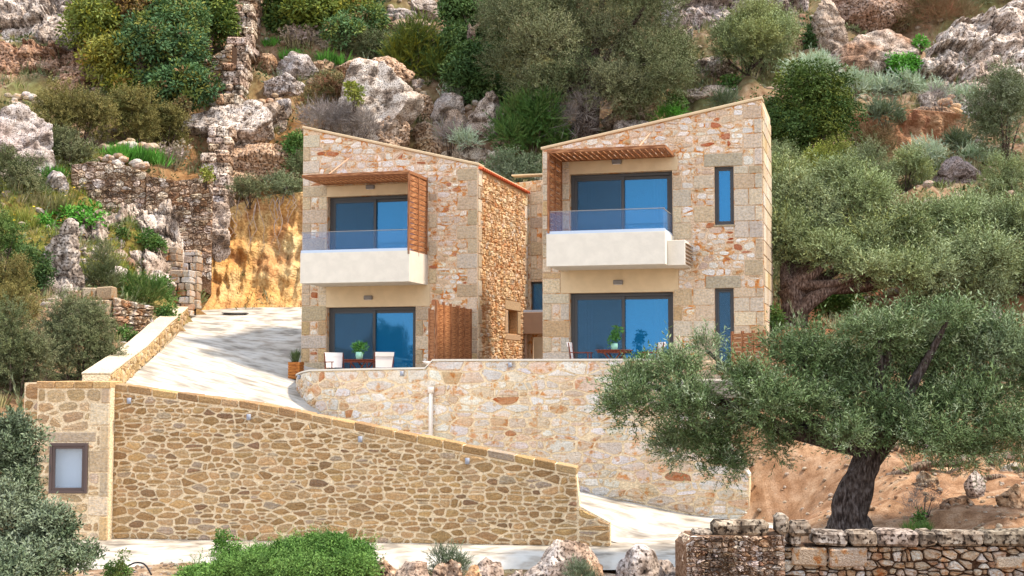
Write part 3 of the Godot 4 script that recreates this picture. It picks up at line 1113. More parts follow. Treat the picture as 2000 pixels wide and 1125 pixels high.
func make_left_house():
	var w := 5.435
	var tl := 7.66
	var tr := 6.32
	var h := thing("stone_house", "smaller left stone house whose roofline falls to the right", "house", LO, -A, "stone houses on the hillside")
	var d1 := Rect2(0.8, 0.0, 2.77, 2.26)
	var d2 := Rect2(0.8, 3.2, 2.77, 2.32)
	var side := Rect2(3.09 - 0.45, 1.55, 1.1, 0.72)
	house_body(h, w, tl, tr, 5.5, [d1, d2], [side], M.pink_mortar)
	var rng := RandomNumberGenerator.new()
	rng.seed = 11
	var top := func(x): return lerpf(tl, tr, x / w) - 0.06
	var holes := [d1, d2]
	holes += courses(h, -0.6, 2.66, [[[0.0, 0.8]], [[0.0, 0.27], [0.53, 0.8]]], rng)
	holes += courses(h, 2.66, 5.86, [[[0.0, 0.27], [0.53, 0.8]], [[0.0, 0.8]]], rng)
	holes += courses(h, 5.86, 7.7, [[[0.0, 0.23]], [[0.0, 0.54]]], rng, Transform3D.IDENTITY, top)
	holes += courses(h, -0.6, 2.26, [[[3.57, 4.02]], [[3.57, 3.8]]], rng)
	holes += courses(h, 2.9, 5.5, [[[3.95, 4.2]], []], rng)
	holes += courses(h, -0.6, 6.3, [[[4.81, 5.43]], [[5.12, 5.43]]], rng, Transform3D.IDENTITY, top)
	for r: Rect2 in [Rect2(0.54, 2.262, 3.46, 0.64), Rect2(0.6, 5.522, 3.3, 0.32)]:
		box_part("lintel", Vector3(r.position.x, r.position.y, -0.2), Vector3(r.end.x, r.end.y, 0.016), M.cream_plaster, h)
		holes.append(r)
	var map := func(s, v, z): return Vector3(s, v, z)
	rubble(h, map, 0.0, w, func(_s): return -0.6, top, holes, {"seed": 21, "rh": [0.1, 0.21], "ww": [0.15, 0.36], "gap": 0.034, "proud": 0.018, "rough": 0.4, "pal": CREAM, "mat": M.stone})
	sliding_door(h, d1)
	sliding_door(h, d2)
	wall_lamp(h, 2.12, 2.53)
	wall_lamp(h, 2.16, 5.76)
	balcony(h, 0.66, 3.93, 1.55, 2.87, 3.73, false)
	pergola(h, 0.68, 3.93, 5.87, 1.55, 3.9, 3.62, [Vector3(1.2, 5.94, 1.1), Vector3(1.54, 6.7, 0.0)])
	# the rough side wall with its small window
	var xr := Transform3D(Basis(Vector3(0, 0, -1), Vector3.UP, Vector3(1, 0, 0)), Vector3(w, 0, 0))
	var win := Rect2(3.09, 1.55, 1.1, 0.72)
	narrow_window(h, win, M.frame, M.sky_tinted_glass, -0.3, xr, false)
	var sh := [win]
	for r: Rect2 in [Rect2(2.75, 2.272, 1.8, 0.3), Rect2(2.75, 1.35, 1.8, 0.197), Rect2(2.75, 1.55, 0.337, 0.72), Rect2(4.193, 1.55, 0.36, 0.72)]:
		block(h, r, rng, 0.03, 0.03, xr, [[1.0, Color(0.50, 0.36, 0.24)]])
		sh.append(r)
	sh += courses(h, -0.6, 6.15, [[[0.0, 0.34]], [[0.0, 0.2]]], rng, xr)
	sh += courses(h, -0.6, 6.15, [[[5.1, 5.48]], [[5.28, 5.48]]], rng, xr)
	var map2 := func(s, v, z): return Vector3(w + z, v, -s)
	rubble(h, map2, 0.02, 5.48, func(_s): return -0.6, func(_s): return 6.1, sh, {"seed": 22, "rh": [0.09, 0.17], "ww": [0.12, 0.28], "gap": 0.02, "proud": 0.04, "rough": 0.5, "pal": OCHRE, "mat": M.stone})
	# row of clay tiles along the eave
	for k in 27:
		var z := -0.12 - k * 0.2
		var st := begin(false)
		var pts := []
		for i in 9:
			var t := PI * i / 8.0
			pts.append(Vector2(cos(t) * 0.095, sin(t) * 0.08))
		for i in 8:
			for e in [[1.0, 0.0], [0.78, 0.001]]:
				var a := Vector3(w - 0.25, 6.22 + pts[i].y * e[0], z + pts[i].x * e[0])
				var b := Vector3(w - 0.25, 6.22 + pts[i + 1].y * e[0], z + pts[i + 1].x * e[0])
				var sft := Vector3(0.37, -0.07, 0)
				quad(st, a, b, b + sft, a + sft, Vector3(w, 6.1 if e[0] == 1.0 else 7.0, z))
		for i in 8:
			var o := Vector3(w + 0.12, 6.15, z)
			quad(st, o + Vector3(0, pts[i].y, pts[i].x), o + Vector3(0, pts[i + 1].y, pts[i + 1].x), o + Vector3(0, pts[i + 1].y, pts[i + 1].x) * 0.78, o + Vector3(0, pts[i].y, pts[i].x) * 0.78, Vector3(w - 1, 6.1, z))
		part("roof_tile", st, M.tile, h)


func make_right_house():
	var w := 5.861
	var tl := 6.22
	var tr := 7.27
	var h := thing("stone_house", "larger right stone house whose roofline rises to the right", "house", RO, -A, "stone houses on the hillside")
	var d1 := Rect2(0.74, 0.0, 2.78, 2.26)
	var d2 := Rect2(0.75, 3.2, 2.77, 2.26)
	var w1 := Rect2(4.62, 3.98, 0.5, 1.53)
	var w2 := Rect2(4.6, 0.2, 0.49, 2.13)
	house_body(h, w, tl, tr, 2.9, [d1, d2, w1, w2], [], M.pink_mortar)
	var rng := RandomNumberGenerator.new()
	rng.seed = 12
	var top := func(x): return lerpf(tl, tr, x / w) - 0.06
	var holes := [d1, d2, w1, w2]
	holes += courses(h, -0.6, 2.26, [[[0.0, 0.74]], [[0.0, 0.25], [0.5, 0.74]]], rng)
	holes += courses(h, 2.26, 2.82, [[[0.0, 0.5]]], rng)
	holes += courses(h, 2.82, 6.1, [[[0.0, 0.25], [0.5, 0.75]], [[0.0, 0.75]]], rng, Transform3D.IDENTITY, top)
	holes += courses(h, -0.6, 2.33, [[[3.52, 4.02], [4.04, 4.6]], [[3.52, 3.76], [4.1, 4.6]]], rng)
	holes += courses(h, 3.62, 5.3, [[[3.52, 4.02]], [[3.52, 3.76], [4.08, 4.62]]], rng)
	holes += courses(h, -0.6, 2.33, [[[5.09, 5.5], [5.5, 5.86]], [[5.09, 5.66], [5.66, 5.86]]], rng)
	holes += courses(h, 2.64, 3.6, [[[5.38, 5.86]], [[5.65, 5.86]]], rng)
	holes += courses(h, 3.62, 5.5, [[[5.12, 5.5], [5.5, 5.86]], [[5.12, 5.66], [5.66, 5.86]]], rng)
	holes += courses(h, 5.5, 7.3, [[[5.65, 5.86]], [[5.38, 5.86]]], rng, Transform3D.IDENTITY, top)
	for r: Rect2 in [Rect2(4.36, 5.513, 0.99, 0.33), Rect2(4.37, 2.332, 0.9, 0.31)]:
		var st0 := begin(true, Color(0.47, 0.42, 0.34))
		box(st0, Vector3(r.position.x, r.position.y, -0.2), Vector3(r.end.x, r.end.y, 0.018), 0.01)
		part("lintel", st0, M.quoin, h)
		holes.append(r)
	for r: Rect2 in [Rect2(0.5, 2.262, 3.16, 0.62), Rect2(0.62, 5.462, 3.05, 0.36)]:
		box_part("lintel", Vector3(r.position.x, r.position.y, -0.2), Vector3(r.end.x, r.end.y, 0.016), M.cream_plaster, h)
		holes.append(r)
	var map := func(s, v, z): return Vector3(s, v, z)
	rubble(h, map, 0.0, w, func(_s): return -0.6, top, holes, {"seed": 31, "rh": [0.1, 0.21], "ww": [0.15, 0.36], "gap": 0.034, "proud": 0.018, "rough": 0.4, "pal": CREAM, "mat": M.stone})
	sliding_door(h, d1)
	sliding_door(h, d2)
	courses(h, -0.6, 7.05, [[[0.0, 0.62], [0.62, 1.4], [1.4, 2.0], [2.0, 2.88]], [[0.0, 0.35], [0.35, 1.0], [1.0, 1.9], [1.9, 2.88]]], rng, Transform3D(Basis(Vector3(0, 0, -1), Vector3.UP, Vector3(1, 0, 0)), Vector3(w, 0, 0)))
	narrow_window(h, w1, M.frame, M.sky_tinted_glass)
	narrow_window(h, w2, M.frame, M.sky_tinted_glass)
	box_part("darkening_screen", Vector3(w2.position.x + 0.1, w2.position.y + 0.1, -0.1), Vector3(w2.end.x - 0.1, w2.end.y - 0.1, -0.098), M.darkening_screen, h, 0.0)  # added sheet that darkens this pane in place of a dark interior
	wall_lamp(h, 2.07, 2.53)
	wall_lamp(h, 2.05, 5.74)
	balcony(h, 0.48, 3.55, 1.5, 2.87, 3.7, true)
	pergola(h, 0.5, 3.58, 5.8, 1.5, 0.53, 3.72, [Vector3(2.72, 5.88, 0.9), Vector3(2.97, 6.5, 0.0)])
	# plastered box with a louvred side beside the balcony
	var st := begin()
	box(st, Vector3(3.553, 2.86, 0.0), Vector3(4.0, 3.5, 1.15), 0.01)
	var bx := part("louvred_box", st, M.plaster, h)
	for k in 6:
		st = begin()
		box(st, Vector3(0, -0.012, -0.52), Vector3(0.07, 0.012, 0.52), 0.004, Transform3D(Basis(Vector3(0, 0, 1), -0.5), Vector3(4.0, 2.95 + k * 0.095, 0.575)))
		part("louvre", st, M.tan_plaster, bx)


func make_link_building():
	var h := thing("link_building", "low stone block set back in the gap between the two houses", "building", LO, -A)
	var st := begin()
	slab_with_openings(st, 3.2, -0.7, 6.55, 6.78, 0.4, [Rect2(0.62, 2.3, 0.55, 1.0), Rect2(0.62, -0.5, 0.55, 2.0)], Transform3D(Basis.IDENTITY, Vector3(4.9, 0, -5.55)))
	part("front_wall", st, M.pink_mortar, h)
	box_part("room", Vector3(5.0, -0.7, -7.5), Vector3(8.0, 6.5, -6.8), M.plaster, h, 0.0)
	box_part("coping", Vector3(4.88, 6.785, -5.97), Vector3(8.1, 6.83, -5.52), M.cream_plaster, h)
	box_part("balcony", Vector3(5.44, 1.58, -5.54), Vector3(6.6, 2.27, -4.85), M.tan_plaster, h, 0.012)
	box_part("rail_channel", Vector3(5.46, 2.272, -4.93), Vector3(6.58, 2.34, -4.87), M.trim_metal, h, 0.003)
	var xf := Transform3D(Basis.IDENTITY, Vector3(4.9, 0, -5.55))
	var win := part("window", window_mesh(Rect2(0.63, 2.31, 0.53, 0.98), xf), M.frame, h)
	st = begin()
	box(st, Vector3(0.68, 2.36, -0.206), Vector3(1.11, 3.24, -0.194), 0.0, xf)
	part("pane", st, M.sky_tinted_glass, win)
	st = begin()
	tube(st, [Vector3(5.5, -0.6, -5.0), Vector3(5.5, 1.57, -5.0)], [0.05, 0.05], 10)
	part("post", st, M.tan_plaster, h)
	var rng := RandomNumberGenerator.new()
	rng.seed = 13
	var holes := [Rect2(0.62, 2.3, 0.55, 1.0), Rect2(0.62, -0.5, 0.55, 2.2)]
	holes += courses(h, 3.35, 6.5, [[[0.62, 1.2]], [[0.62, 0.85], [1.0, 1.3]]], rng, xf)
	var map := func(s, v, z): return Vector3(4.9 + s, v, -5.55 + z)
	rubble(h, map, 0.0, 3.1, func(_s): return 2.0, func(s): return 6.55 + 0.07 * s, holes, {"seed": 41, "rh": [0.16, 0.28], "ww": [0.2, 0.45], "gap": 0.03, "proud": 0.025, "pal": OCHRE, "mat": M.stone})


func window_mesh(r: Rect2, xf: Transform3D) -> SurfaceTool:
	var st := begin()
	var a := r.position
	var e := r.end
	box(st, Vector3(a.x, a.y, -0.24), Vector3(a.x + 0.05, e.y, -0.16), 0.004, xf)
	box(st, Vector3(e.x - 0.05, a.y, -0.24), Vector3(e.x, e.y, -0.16), 0.004, xf)
	box(st, Vector3(a.x + 0.05, e.y - 0.05, -0.24), Vector3(e.x - 0.05, e.y, -0.16), 0.004, xf)
	box(st, Vector3(a.x + 0.05, a.y, -0.24), Vector3(e.x - 0.05, a.y + 0.05, -0.16), 0.004, xf)
	return st


# ---------------------------------------------------------------- free-standing walls
class Path:
	var pts: Array
	var acc: PackedFloat32Array
	func _init(p: Array):
		pts = p
		acc = PackedFloat32Array([0.0])
		for i in range(1, p.size()):
			var a: Vector3 = p[i - 1]
			var b: Vector3 = p[i]
			acc.append(acc[i - 1] + Vector2(a.x - b.x, a.z - b.z).length())
	func total() -> float:
		return acc[-1]
	func at(s: float) -> Array:
		var i := 0
		while i < pts.size() - 2 and acc[i + 1] < s:
			i += 1
		var t := (s - acc[i]) / maxf(acc[i + 1] - acc[i], 0.0001)
		var a: Vector3 = pts[i]
		var b: Vector3 = pts[i + 1]
		var d := Vector3(b.x - a.x, 0, b.z - a.z).normalized()
		return [a.lerp(b, t), Vector3(-d.z, 0, d.x)]


# a wall body along a path (x grows to the viewer's right, its face to the viewer), with a bed of mortar for its stones
func wall_core(parent: Node, path: Path, base: Vector3, lo: Callable, hi: Callable, thick: float, mat: Material, n: int, crest := 0.0, cmat: Material = null) -> void:
	var st := begin()
	var cs := begin()
	var L := path.total()
	var e: Array = []
	for i in n + 1:
		var s := L * i / n
		var q := path.at(s)
		var f: Vector3 = q[0] - base
		var b: Vector3 = f - q[1] * thick
		e.append([Vector3(f.x, lo.call(s) - base.y - 0.5, f.z), Vector3(f.x, hi.call(s) - base.y, f.z), Vector3(b.x, hi.call(s) - base.y, b.z), Vector3(b.x, lo.call(s) - base.y - 0.5, b.z), q[1]])
	for i in n:
		var a = e[i]
		var b = e[i + 1]
		var ins: Vector3 = (a[0] + a[2] + b[0] + b[2]) * 0.25
		for k in 3:
			quad(st, a[k], b[k], b[k + 1], a[k + 1], ins)
		if crest > 0.0:
			var up := Vector3(0, crest, 0)
			var o1: Vector3 = a[4] * 0.035
			var o2: Vector3 = b[4] * 0.035
			var u := Vector3(0, 0.003, 0)
			var c := [a[1] + o1 + u, b[1] + o2 + u, b[1] + o2 + up, a[1] + o1 + up, a[2] - o1 + up, b[2] - o2 + up, a[2] - o1 + u, b[2] - o2 + u]
			var ci := ins + Vector3(0, (a[1].y - ins.y) + crest * 0.5, 0)
			quad(cs, c[0], c[1], c[2], c[3], ci)
			quad(cs, c[3], c[2], c[5], c[4], ci)
			quad(cs, c[4], c[5], c[7], c[6], ci)
			if i == 0:
				quad(cs, c[0], c[3], c[4], c[6], ci)
			if i == n - 1:
				quad(cs, c[1], c[2], c[5], c[7], ci)
	quad(st, e[0][0], e[0][1], e[0][2], e[0][3], (e[1][0] + e[1][2]) * 0.5)
	quad(st, e[n][0], e[n][1], e[n][2], e[n][3], (e[n - 1][0] + e[n - 1][2]) * 0.5)
	part("core", st, mat, parent)
	if crest > 0.0:
		part("coping", cs, cmat, parent)


func along(path: Path, base: Vector3) -> Callable:
	return func(s, v, z):
		var q := path.at(s)
		var p: Vector3 = q[0] - base
		return Vector3(p.x, v - base.y, p.z) + q[1] * z


func poly_line(pairs: Array) -> Callable:
	return func(s):
		for i in pairs.size() - 1:
			if s <= pairs[i + 1][0] or i == pairs.size() - 2:
				return lerpf(pairs[i][1], pairs[i + 1][1], (s - pairs[i][0]) / (pairs[i + 1][0] - pairs[i][0]))
		return 0.0


func spot(parent: Node, p: Vector3, n: Vector3) -> void:
	var st := begin(false)
	var f := n.normalized()
	tube(st, [p + Vector3(0, -0.055, 0) + f * 0.07, p + Vector3(0, 0.055, 0) + f * 0.07], [0.042, 0.042], 12)
	box(st, p - Vector3(0.02, 0.03, 0.03), p + Vector3(0.02, 0.03, 0.03) + f * 0.04, 0.003)
	part("spotlight", st, M.spot_grey, parent)


func make_walls():
	# tall terrace wall with a rounded left end
	var pl := [Vector3(-5.95, 0, -37.3), Vector3(-5.85, 0, -35.2), Vector3(-5.45, 0, -33.2), Vector3(-4.75, 0, -31.4), Vector3(-3.5, 0, -30.2), Vector3(-1.81, 0, -29.4)]
	pl = bend(pl, 8)
	pl.append(Vector3(5.03, 0, -27.5))
	var path := Path.new(pl)
	var L := path.total()
	var sc := L - 7.1
	var top := poly_line([[0.0, 2.93], [2.2, 2.97], [4.0, 3.06], [5.6, 3.14], [sc - 0.001, 3.2], [sc, 3.38], [L - 1.6, 3.38], [L, 0.92]])
	var foot := poly_line([[0.0, 2.7], [2.1, 2.55], [4.1, 2.2], [6.0, 1.7], [sc, 1.2], [L - 3.6, 0.5], [L, -0.1]])
	var base := Vector3(-1.8, 1.0, -29.4)
	var w := thing("terrace_wall", "long pale stone retaining wall with rounded left end below the houses", "wall", base)
	wall_core(w, path, base, foot, top, 0.42, M.cream_mortar, 90, 0.045, M.plaster)
	rubble(w, along(path, base), 0.0, L, foot, top, [], {"seed": 51, "large": 0.05, "angular": 0.4, "ragged": 0.04, "squash": 0.42, "rh": [0.11, 0.25], "ww": [0.18, 0.52], "gap": 0.03, "proud": 0.028, "rough": 0.4, "pal": PALE, "mat": M.stone})
	var st := begin(false)
	var q := path.at(sc)
	var pp: Vector3 = q[0] - base + q[1] * 0.075
	tube(st, [Vector3(pp.x, 0.9 - base.y, pp.z), Vector3(pp.x, 2.72 - base.y, pp.z)], [0.05, 0.05], 12)
	var pipe := part("downpipe", st, M.pipe, w)
	st = begin(false)
	tube(st, [Vector3(pp.x, 2.66 - base.y, pp.z), Vector3(pp.x, 2.80 - base.y, pp.z)], [0.075, 0.08], 12)
	part("pipe_collar", st, M.pipe, pipe)
	for s in [4.5, sc - 0.75, sc + 1.85]:
		q = path.at(s)
		spot(w, q[0] - base + Vector3(0, top.call(s) - 0.09, 0), q[1])
	# boundary wall that follows the fall of the drive, stepped down at its right end
	var fp := Path.new([Vector3(-7.61, 0, -24.55), Vector3(1.77, 0, -23.43)])
	var fl := fp.total()
	var fs := fl - 0.585
	var ft := poly_line([[0.0, 2.91], [fl * 0.3, 2.55], [fl * 0.65, 1.92], [fs - 0.001, 1.4], [fs, 0.75], [fl, 0.44]])
	var fo := func(_s): return 0.0
	base = Vector3(-2.9, 0, -24)
	w = thing("boundary_wall", "long golden brown rubble wall sloping down to the right along the road", "wall", base)
	wall_core(w, fp, base, fo, ft, 0.4, M.cream_mortar, 120)
	var fmap := along(fp, base)
	var bw := {"seed": 61, "rh": [0.055, 0.15], "ww": [0.11, 0.34], "gap": 0.031, "proud": 0.032, "rough": 0.35, "squash": 0.43, "large": 0.04, "angular": 0.15, "ragged": 0.04, "pal": BROWN, "mat": M.warm_stone, "most": 280}
	rubble(w, fmap, 0.0, fs, fo, func(s): return ft.call(minf(s, fs - 0.002)) - 0.13, [], bw)
	bw.most = 20
	bw.seed = 66
	rubble(w, fmap, fs, fl, fo, func(s): return ft.call(maxf(s, fs + 0.001)) - 0.02, [], bw)
	# flat coping stones laid along its top
	var rng := RandomNumberGenerator.new()
	rng.seed = 62
	var s := 0.0
	while s < fs - 0.1:
		var e := minf(s + rng.randf_range(0.3, 0.52), fs)
		var a := fp.at(s + 0.012)
		var b := fp.at(e - 0.012)
		var pa: Vector3 = a[0] - base
		var pb: Vector3 = b[0] - base
		pa.y = ft.call(s + 0.012) + 0.012
		pb.y = ft.call(e - 0.012) + 0.012
		var d := pb - pa
		var xf := Transform3D(Basis(d.normalized(), Vector3.UP, a[1]), pa)
		st = begin(true, pick(BROWN, rng) * 0.95)
		box(st, Vector3(0, -0.125, -0.42), Vector3(d.length(), rng.randf_range(0.0, 0.02), 0.03), 0.015, xf, 0.008, rng)
		part("coping_stone", st, M.warm_stone, w)
		s = e
	for px in [0.38, 2.72, 4.85, 6.85]:
		var qq := fp.at(px)
		spot(w, qq[0] - base + Vector3(0, ft.call(px) - 0.26, 0), qq[1])
	# square block at its left end with a window
	base = Vector3(-8.22, 0, -24.35)
	w = thing("utility_block", "square stone block with a small grey framed window beside the road", "building", base)
	st = begin()
	slab_with_openings(st, 1.37, -0.5, 2.96, 2.96, 0.3, [Rect2(0.255, 0.88, 0.72, 0.94)], Transform3D(Basis.IDENTITY, Vector3(-0.685, 0, 0.1)))
	box(st, Vector3(-0.683, -0.5, -0.6), Vector3(0.683, 2.96, -0.203), 0.0)
	part("core", st, M.cream_mortar, w)
	var bx := Transform3D(Basis.IDENTITY, Vector3(-0.685, 0, 0.1))
	var win := Rect2(0.257, 0.882, 0.716, 0.936)
	narrow_window(w, win, M.brown_frame, M.clear_glass, 0.0, bx, false)
	st = begin()
	box(st, Vector3(-0.43, 0.9, -0.13), Vector3(0.29, 1.8, -0.12), 0.0)
	part("blind", st, M.blind, w)
	box_part("window_handle", Vector3(-0.685 + 0.275, 1.28, 0.15), Vector3(-0.685 + 0.295, 1.4, 0.175), M.frame, w, 0.003)
	var holes := [win]
	block(w, Rect2(0.1, 1.83, 1.02, 0.2), rng, 0.02, 0.012, bx, [[1.0, Color(0.56, 0.46, 0.36)]])
	holes.append(Rect2(0.1, 1.83, 1.02, 0.2))
	holes += courses(w, 0.0, 2.84, [[[1.2, 1.369]], [[0.99, 1.369]]], rng, bx)
	var bmap := func(u, v, z): return Vector3(u - 0.685, v, z + 0.1)
	rubble(w, bmap, 0.0, 1.37, fo, func(_s): return 2.84, holes, {"seed": 63, "rh": [0.13, 0.26], "ww": [0.17, 0.36], "gap": 0.04, "proud": 0.02, "pal": [[3.0, Color(0.60, 0.46, 0.31)], [3.0, Color(0.54, 0.39, 0.24)], [2.0, Color(0.66, 0.54, 0.42)]], "mat": M.warm_stone})
	for k in 4:
		st = begin(true, pick(BROWN, rng) * 1.15)
		box(st, Vector3(-0.7 + k * 0.352, 2.842, -0.6), Vector3(-0.7 + k * 0.352 + 0.34, 2.97, 0.13), 0.012, Transform3D.IDENTITY, 0.005, rng)
		part("coping_stone", st, M.warm_stone, w)
	# the return wall left of the block, set back
	base = Vector3(-9.3, 0, -24.75)
	w = thing("wall_return", "narrow strip of brown stone wall set back left of the windowed block", "wall", base)
	box_part("core", Vector3(-0.04, -0.5, -0.4), Vector3(0.34, 2.94, 0.0), M.cream_mortar, w, 0.0)
	rubble(w, func(u, v, z): return Vector3(u - 0.04, v, z), 0.0, 0.38, fo, func(_s): return 2.94, [], {"seed": 64, "rh": [0.16, 0.32], "ww": [0.2, 0.42], "gap": 0.035, "proud": 0.025, "pal": BROWN, "mat": M.warm_stone})
	# low wall up the left side of the drive
	var dp := Path.new(bend([Vector3(-11.95, 0, -48.2), Vector3(-10.95, 0, -43), Vector3(-9.9, 0, -37), Vector3(-9.05, 0, -32), Vector3(-8.0, 0, -25.6)], 6))
	# its face looks right, onto the drive: walk it from the far end to the near one
	var dl := dp.total()
	var dpath := Path.new(flip(dp.pts))
	var dt := poly_line([[0.0, 3.08], [6.3, 3.75], [11.4, 4.42], [17.5, 5.12], [dl, 5.72]])
	var df := poly_line([[0.0, 2.6], [6.3, 3.36], [11.4, 3.96], [17.5, 4.68], [dl, 5.38]])
	base = Vector3(-9.9, 3.9, -37)
	w = thing("driveway_wall", "low cream stone wall running up the left edge of the driveway", "wall", base)
	wall_core(w, dpath, base, df, dt, 0.5, M.cream_mortar, 60)
	rubble(w, along(dpath, base), 0.0, dl, df, dt, [], {"seed": 65, "rh": [0.12, 0.24], "ww": [0.25, 0.55], "gap": 0.035, "proud": 0.04, "pal": [[3.0, Color(0.58, 0.42, 0.24)], [3.0, Color(0.50, 0.35, 0.19)], [2.0, Color(0.66, 0.52, 0.36)]], "mat": M.warm_stone})
	s = 0.0
	while s < dl - 0.2:
		var e := minf(s + rng.randf_range(0.5, 0.9), dl)
		var a := dpath.at(s + 0.01)
		var b := dpath.at(e - 0.01)
		var pa: Vector3 = a[0] - base
		var pb: Vector3 = b[0] - base
		pa.y = dt.call(s) + 0.004 - base.y
		pb.y = dt.call(e) + 0.004 - base.y
		var d := pb - pa
		var nn: Vector3 = a[1]
		var dn := d.normalized()
		var xf := Transform3D(Basis(dn, nn.cross(dn), nn), pa)
		st = begin(true, Color(0.80, 0.70, 0.55) * rng.randf_range(0.9, 1.1))
		box(st, Vector3(0, 0, -0.52), Vector3(d.length(), 0.05, 0.03), 0.012, xf, 0.004, rng)
		part("coping_stone", st, M.warm_stone, w)
		s = e


func flip(a: Array) -> Array:
	var b := a.duplicate()
	b.reverse()
	return b


# ---------------------------------------------------------------- old masonry and heaps
# a squared or rough block from picture-size in metres: centre, half size
func hewn(parent: Node, c: Vector3, h: Vector3, rng: RandomNumberGenerator, pal := OLD, bev := 0.05, mat: Material = null) -> void:
	var st := begin(true, pick(pal, rng))
	box(st, -h, h, bev, Transform3D(Basis(Vector3.UP, rng.randf_range(-0.1, 0.1)).rotated(Vector3(0, 0, 1), rng.randf_range(-0.04, 0.04)), c), minf(h.x, h.y) * 0.14, rng)
	part("stone", st, mat if mat else M.stone, parent)


func cobble(st: SurfaceTool, c: Vector3, r: Vector3, rng: RandomNumberGenerator, col: Color) -> void:
	var b := ico_base(1)
	var turn := Basis.from_euler(Vector3(rng.randf() * 0.5, rng.randf() * TAU, rng.randf() * 0.5))
	var pts := []
	for v: Vector3 in b[0]:
		pts.append(c + turn * (v * rng.randf_range(0.84, 1.1)) * r)
	st.set_color(col)
	for i in range(0, b[1].size(), 3):
		tri(st, pts[b[1][i]], pts[b[1][i + 1]], pts[b[1][i + 2]], c)


func heap(called: String, label: String, at: Vector3, w: float, h: float, n: int, size: float, sd: int, pal := OLD) -> void:
	var o := thing(called, label, "stone heap", at)
	var rng := RandomNumberGenerator.new()
	rng.seed = sd
	for k in n:
		var u := rng.randf_range(-0.5, 0.5)
		var top := h * (1.0 - pow(absf(u) * 2.0, 2.0) * 0.7)
		var s := size * rng.randf_range(0.65, 1.35)
		var st := begin()
		var t := rng.randf()
		cobble(st, Vector3(u * w, top * t, -t * h * 0.8 + rng.randf_range(-0.1, 0.1)), Vector3(s, s * 0.7, s * 0.8), rng, pick(pal, rng))
		part("stone", st, M.stone, o)


# a patch of old rough walling between two points at the foot
func old_wall(called: String, label: String, a: Vector3, b: Vector3, foot: Array, top: Array, o: Dictionary, core: Material) -> Node3D:
	var base := (a + b) * 0.5
	var p := Path.new([Vector3(a.x, 0, a.z), Vector3(b.x, 0, b.z)])
	var L := p.total()
	var lo := poly_line(foot.map(func(e): return [e[0] * L, e[1] + base.y]))
	var hi := poly_line(top.map(func(e): return [e[0] * L, e[1] + base.y]))
	var w := thing(called, label, "wall", base)
	wall_core(w, p, base, lo, hi, o.get("thick", 0.6), core, 40)
	rubble(w, along(p, base), 0.0, L, lo, hi, [], o)
	return w


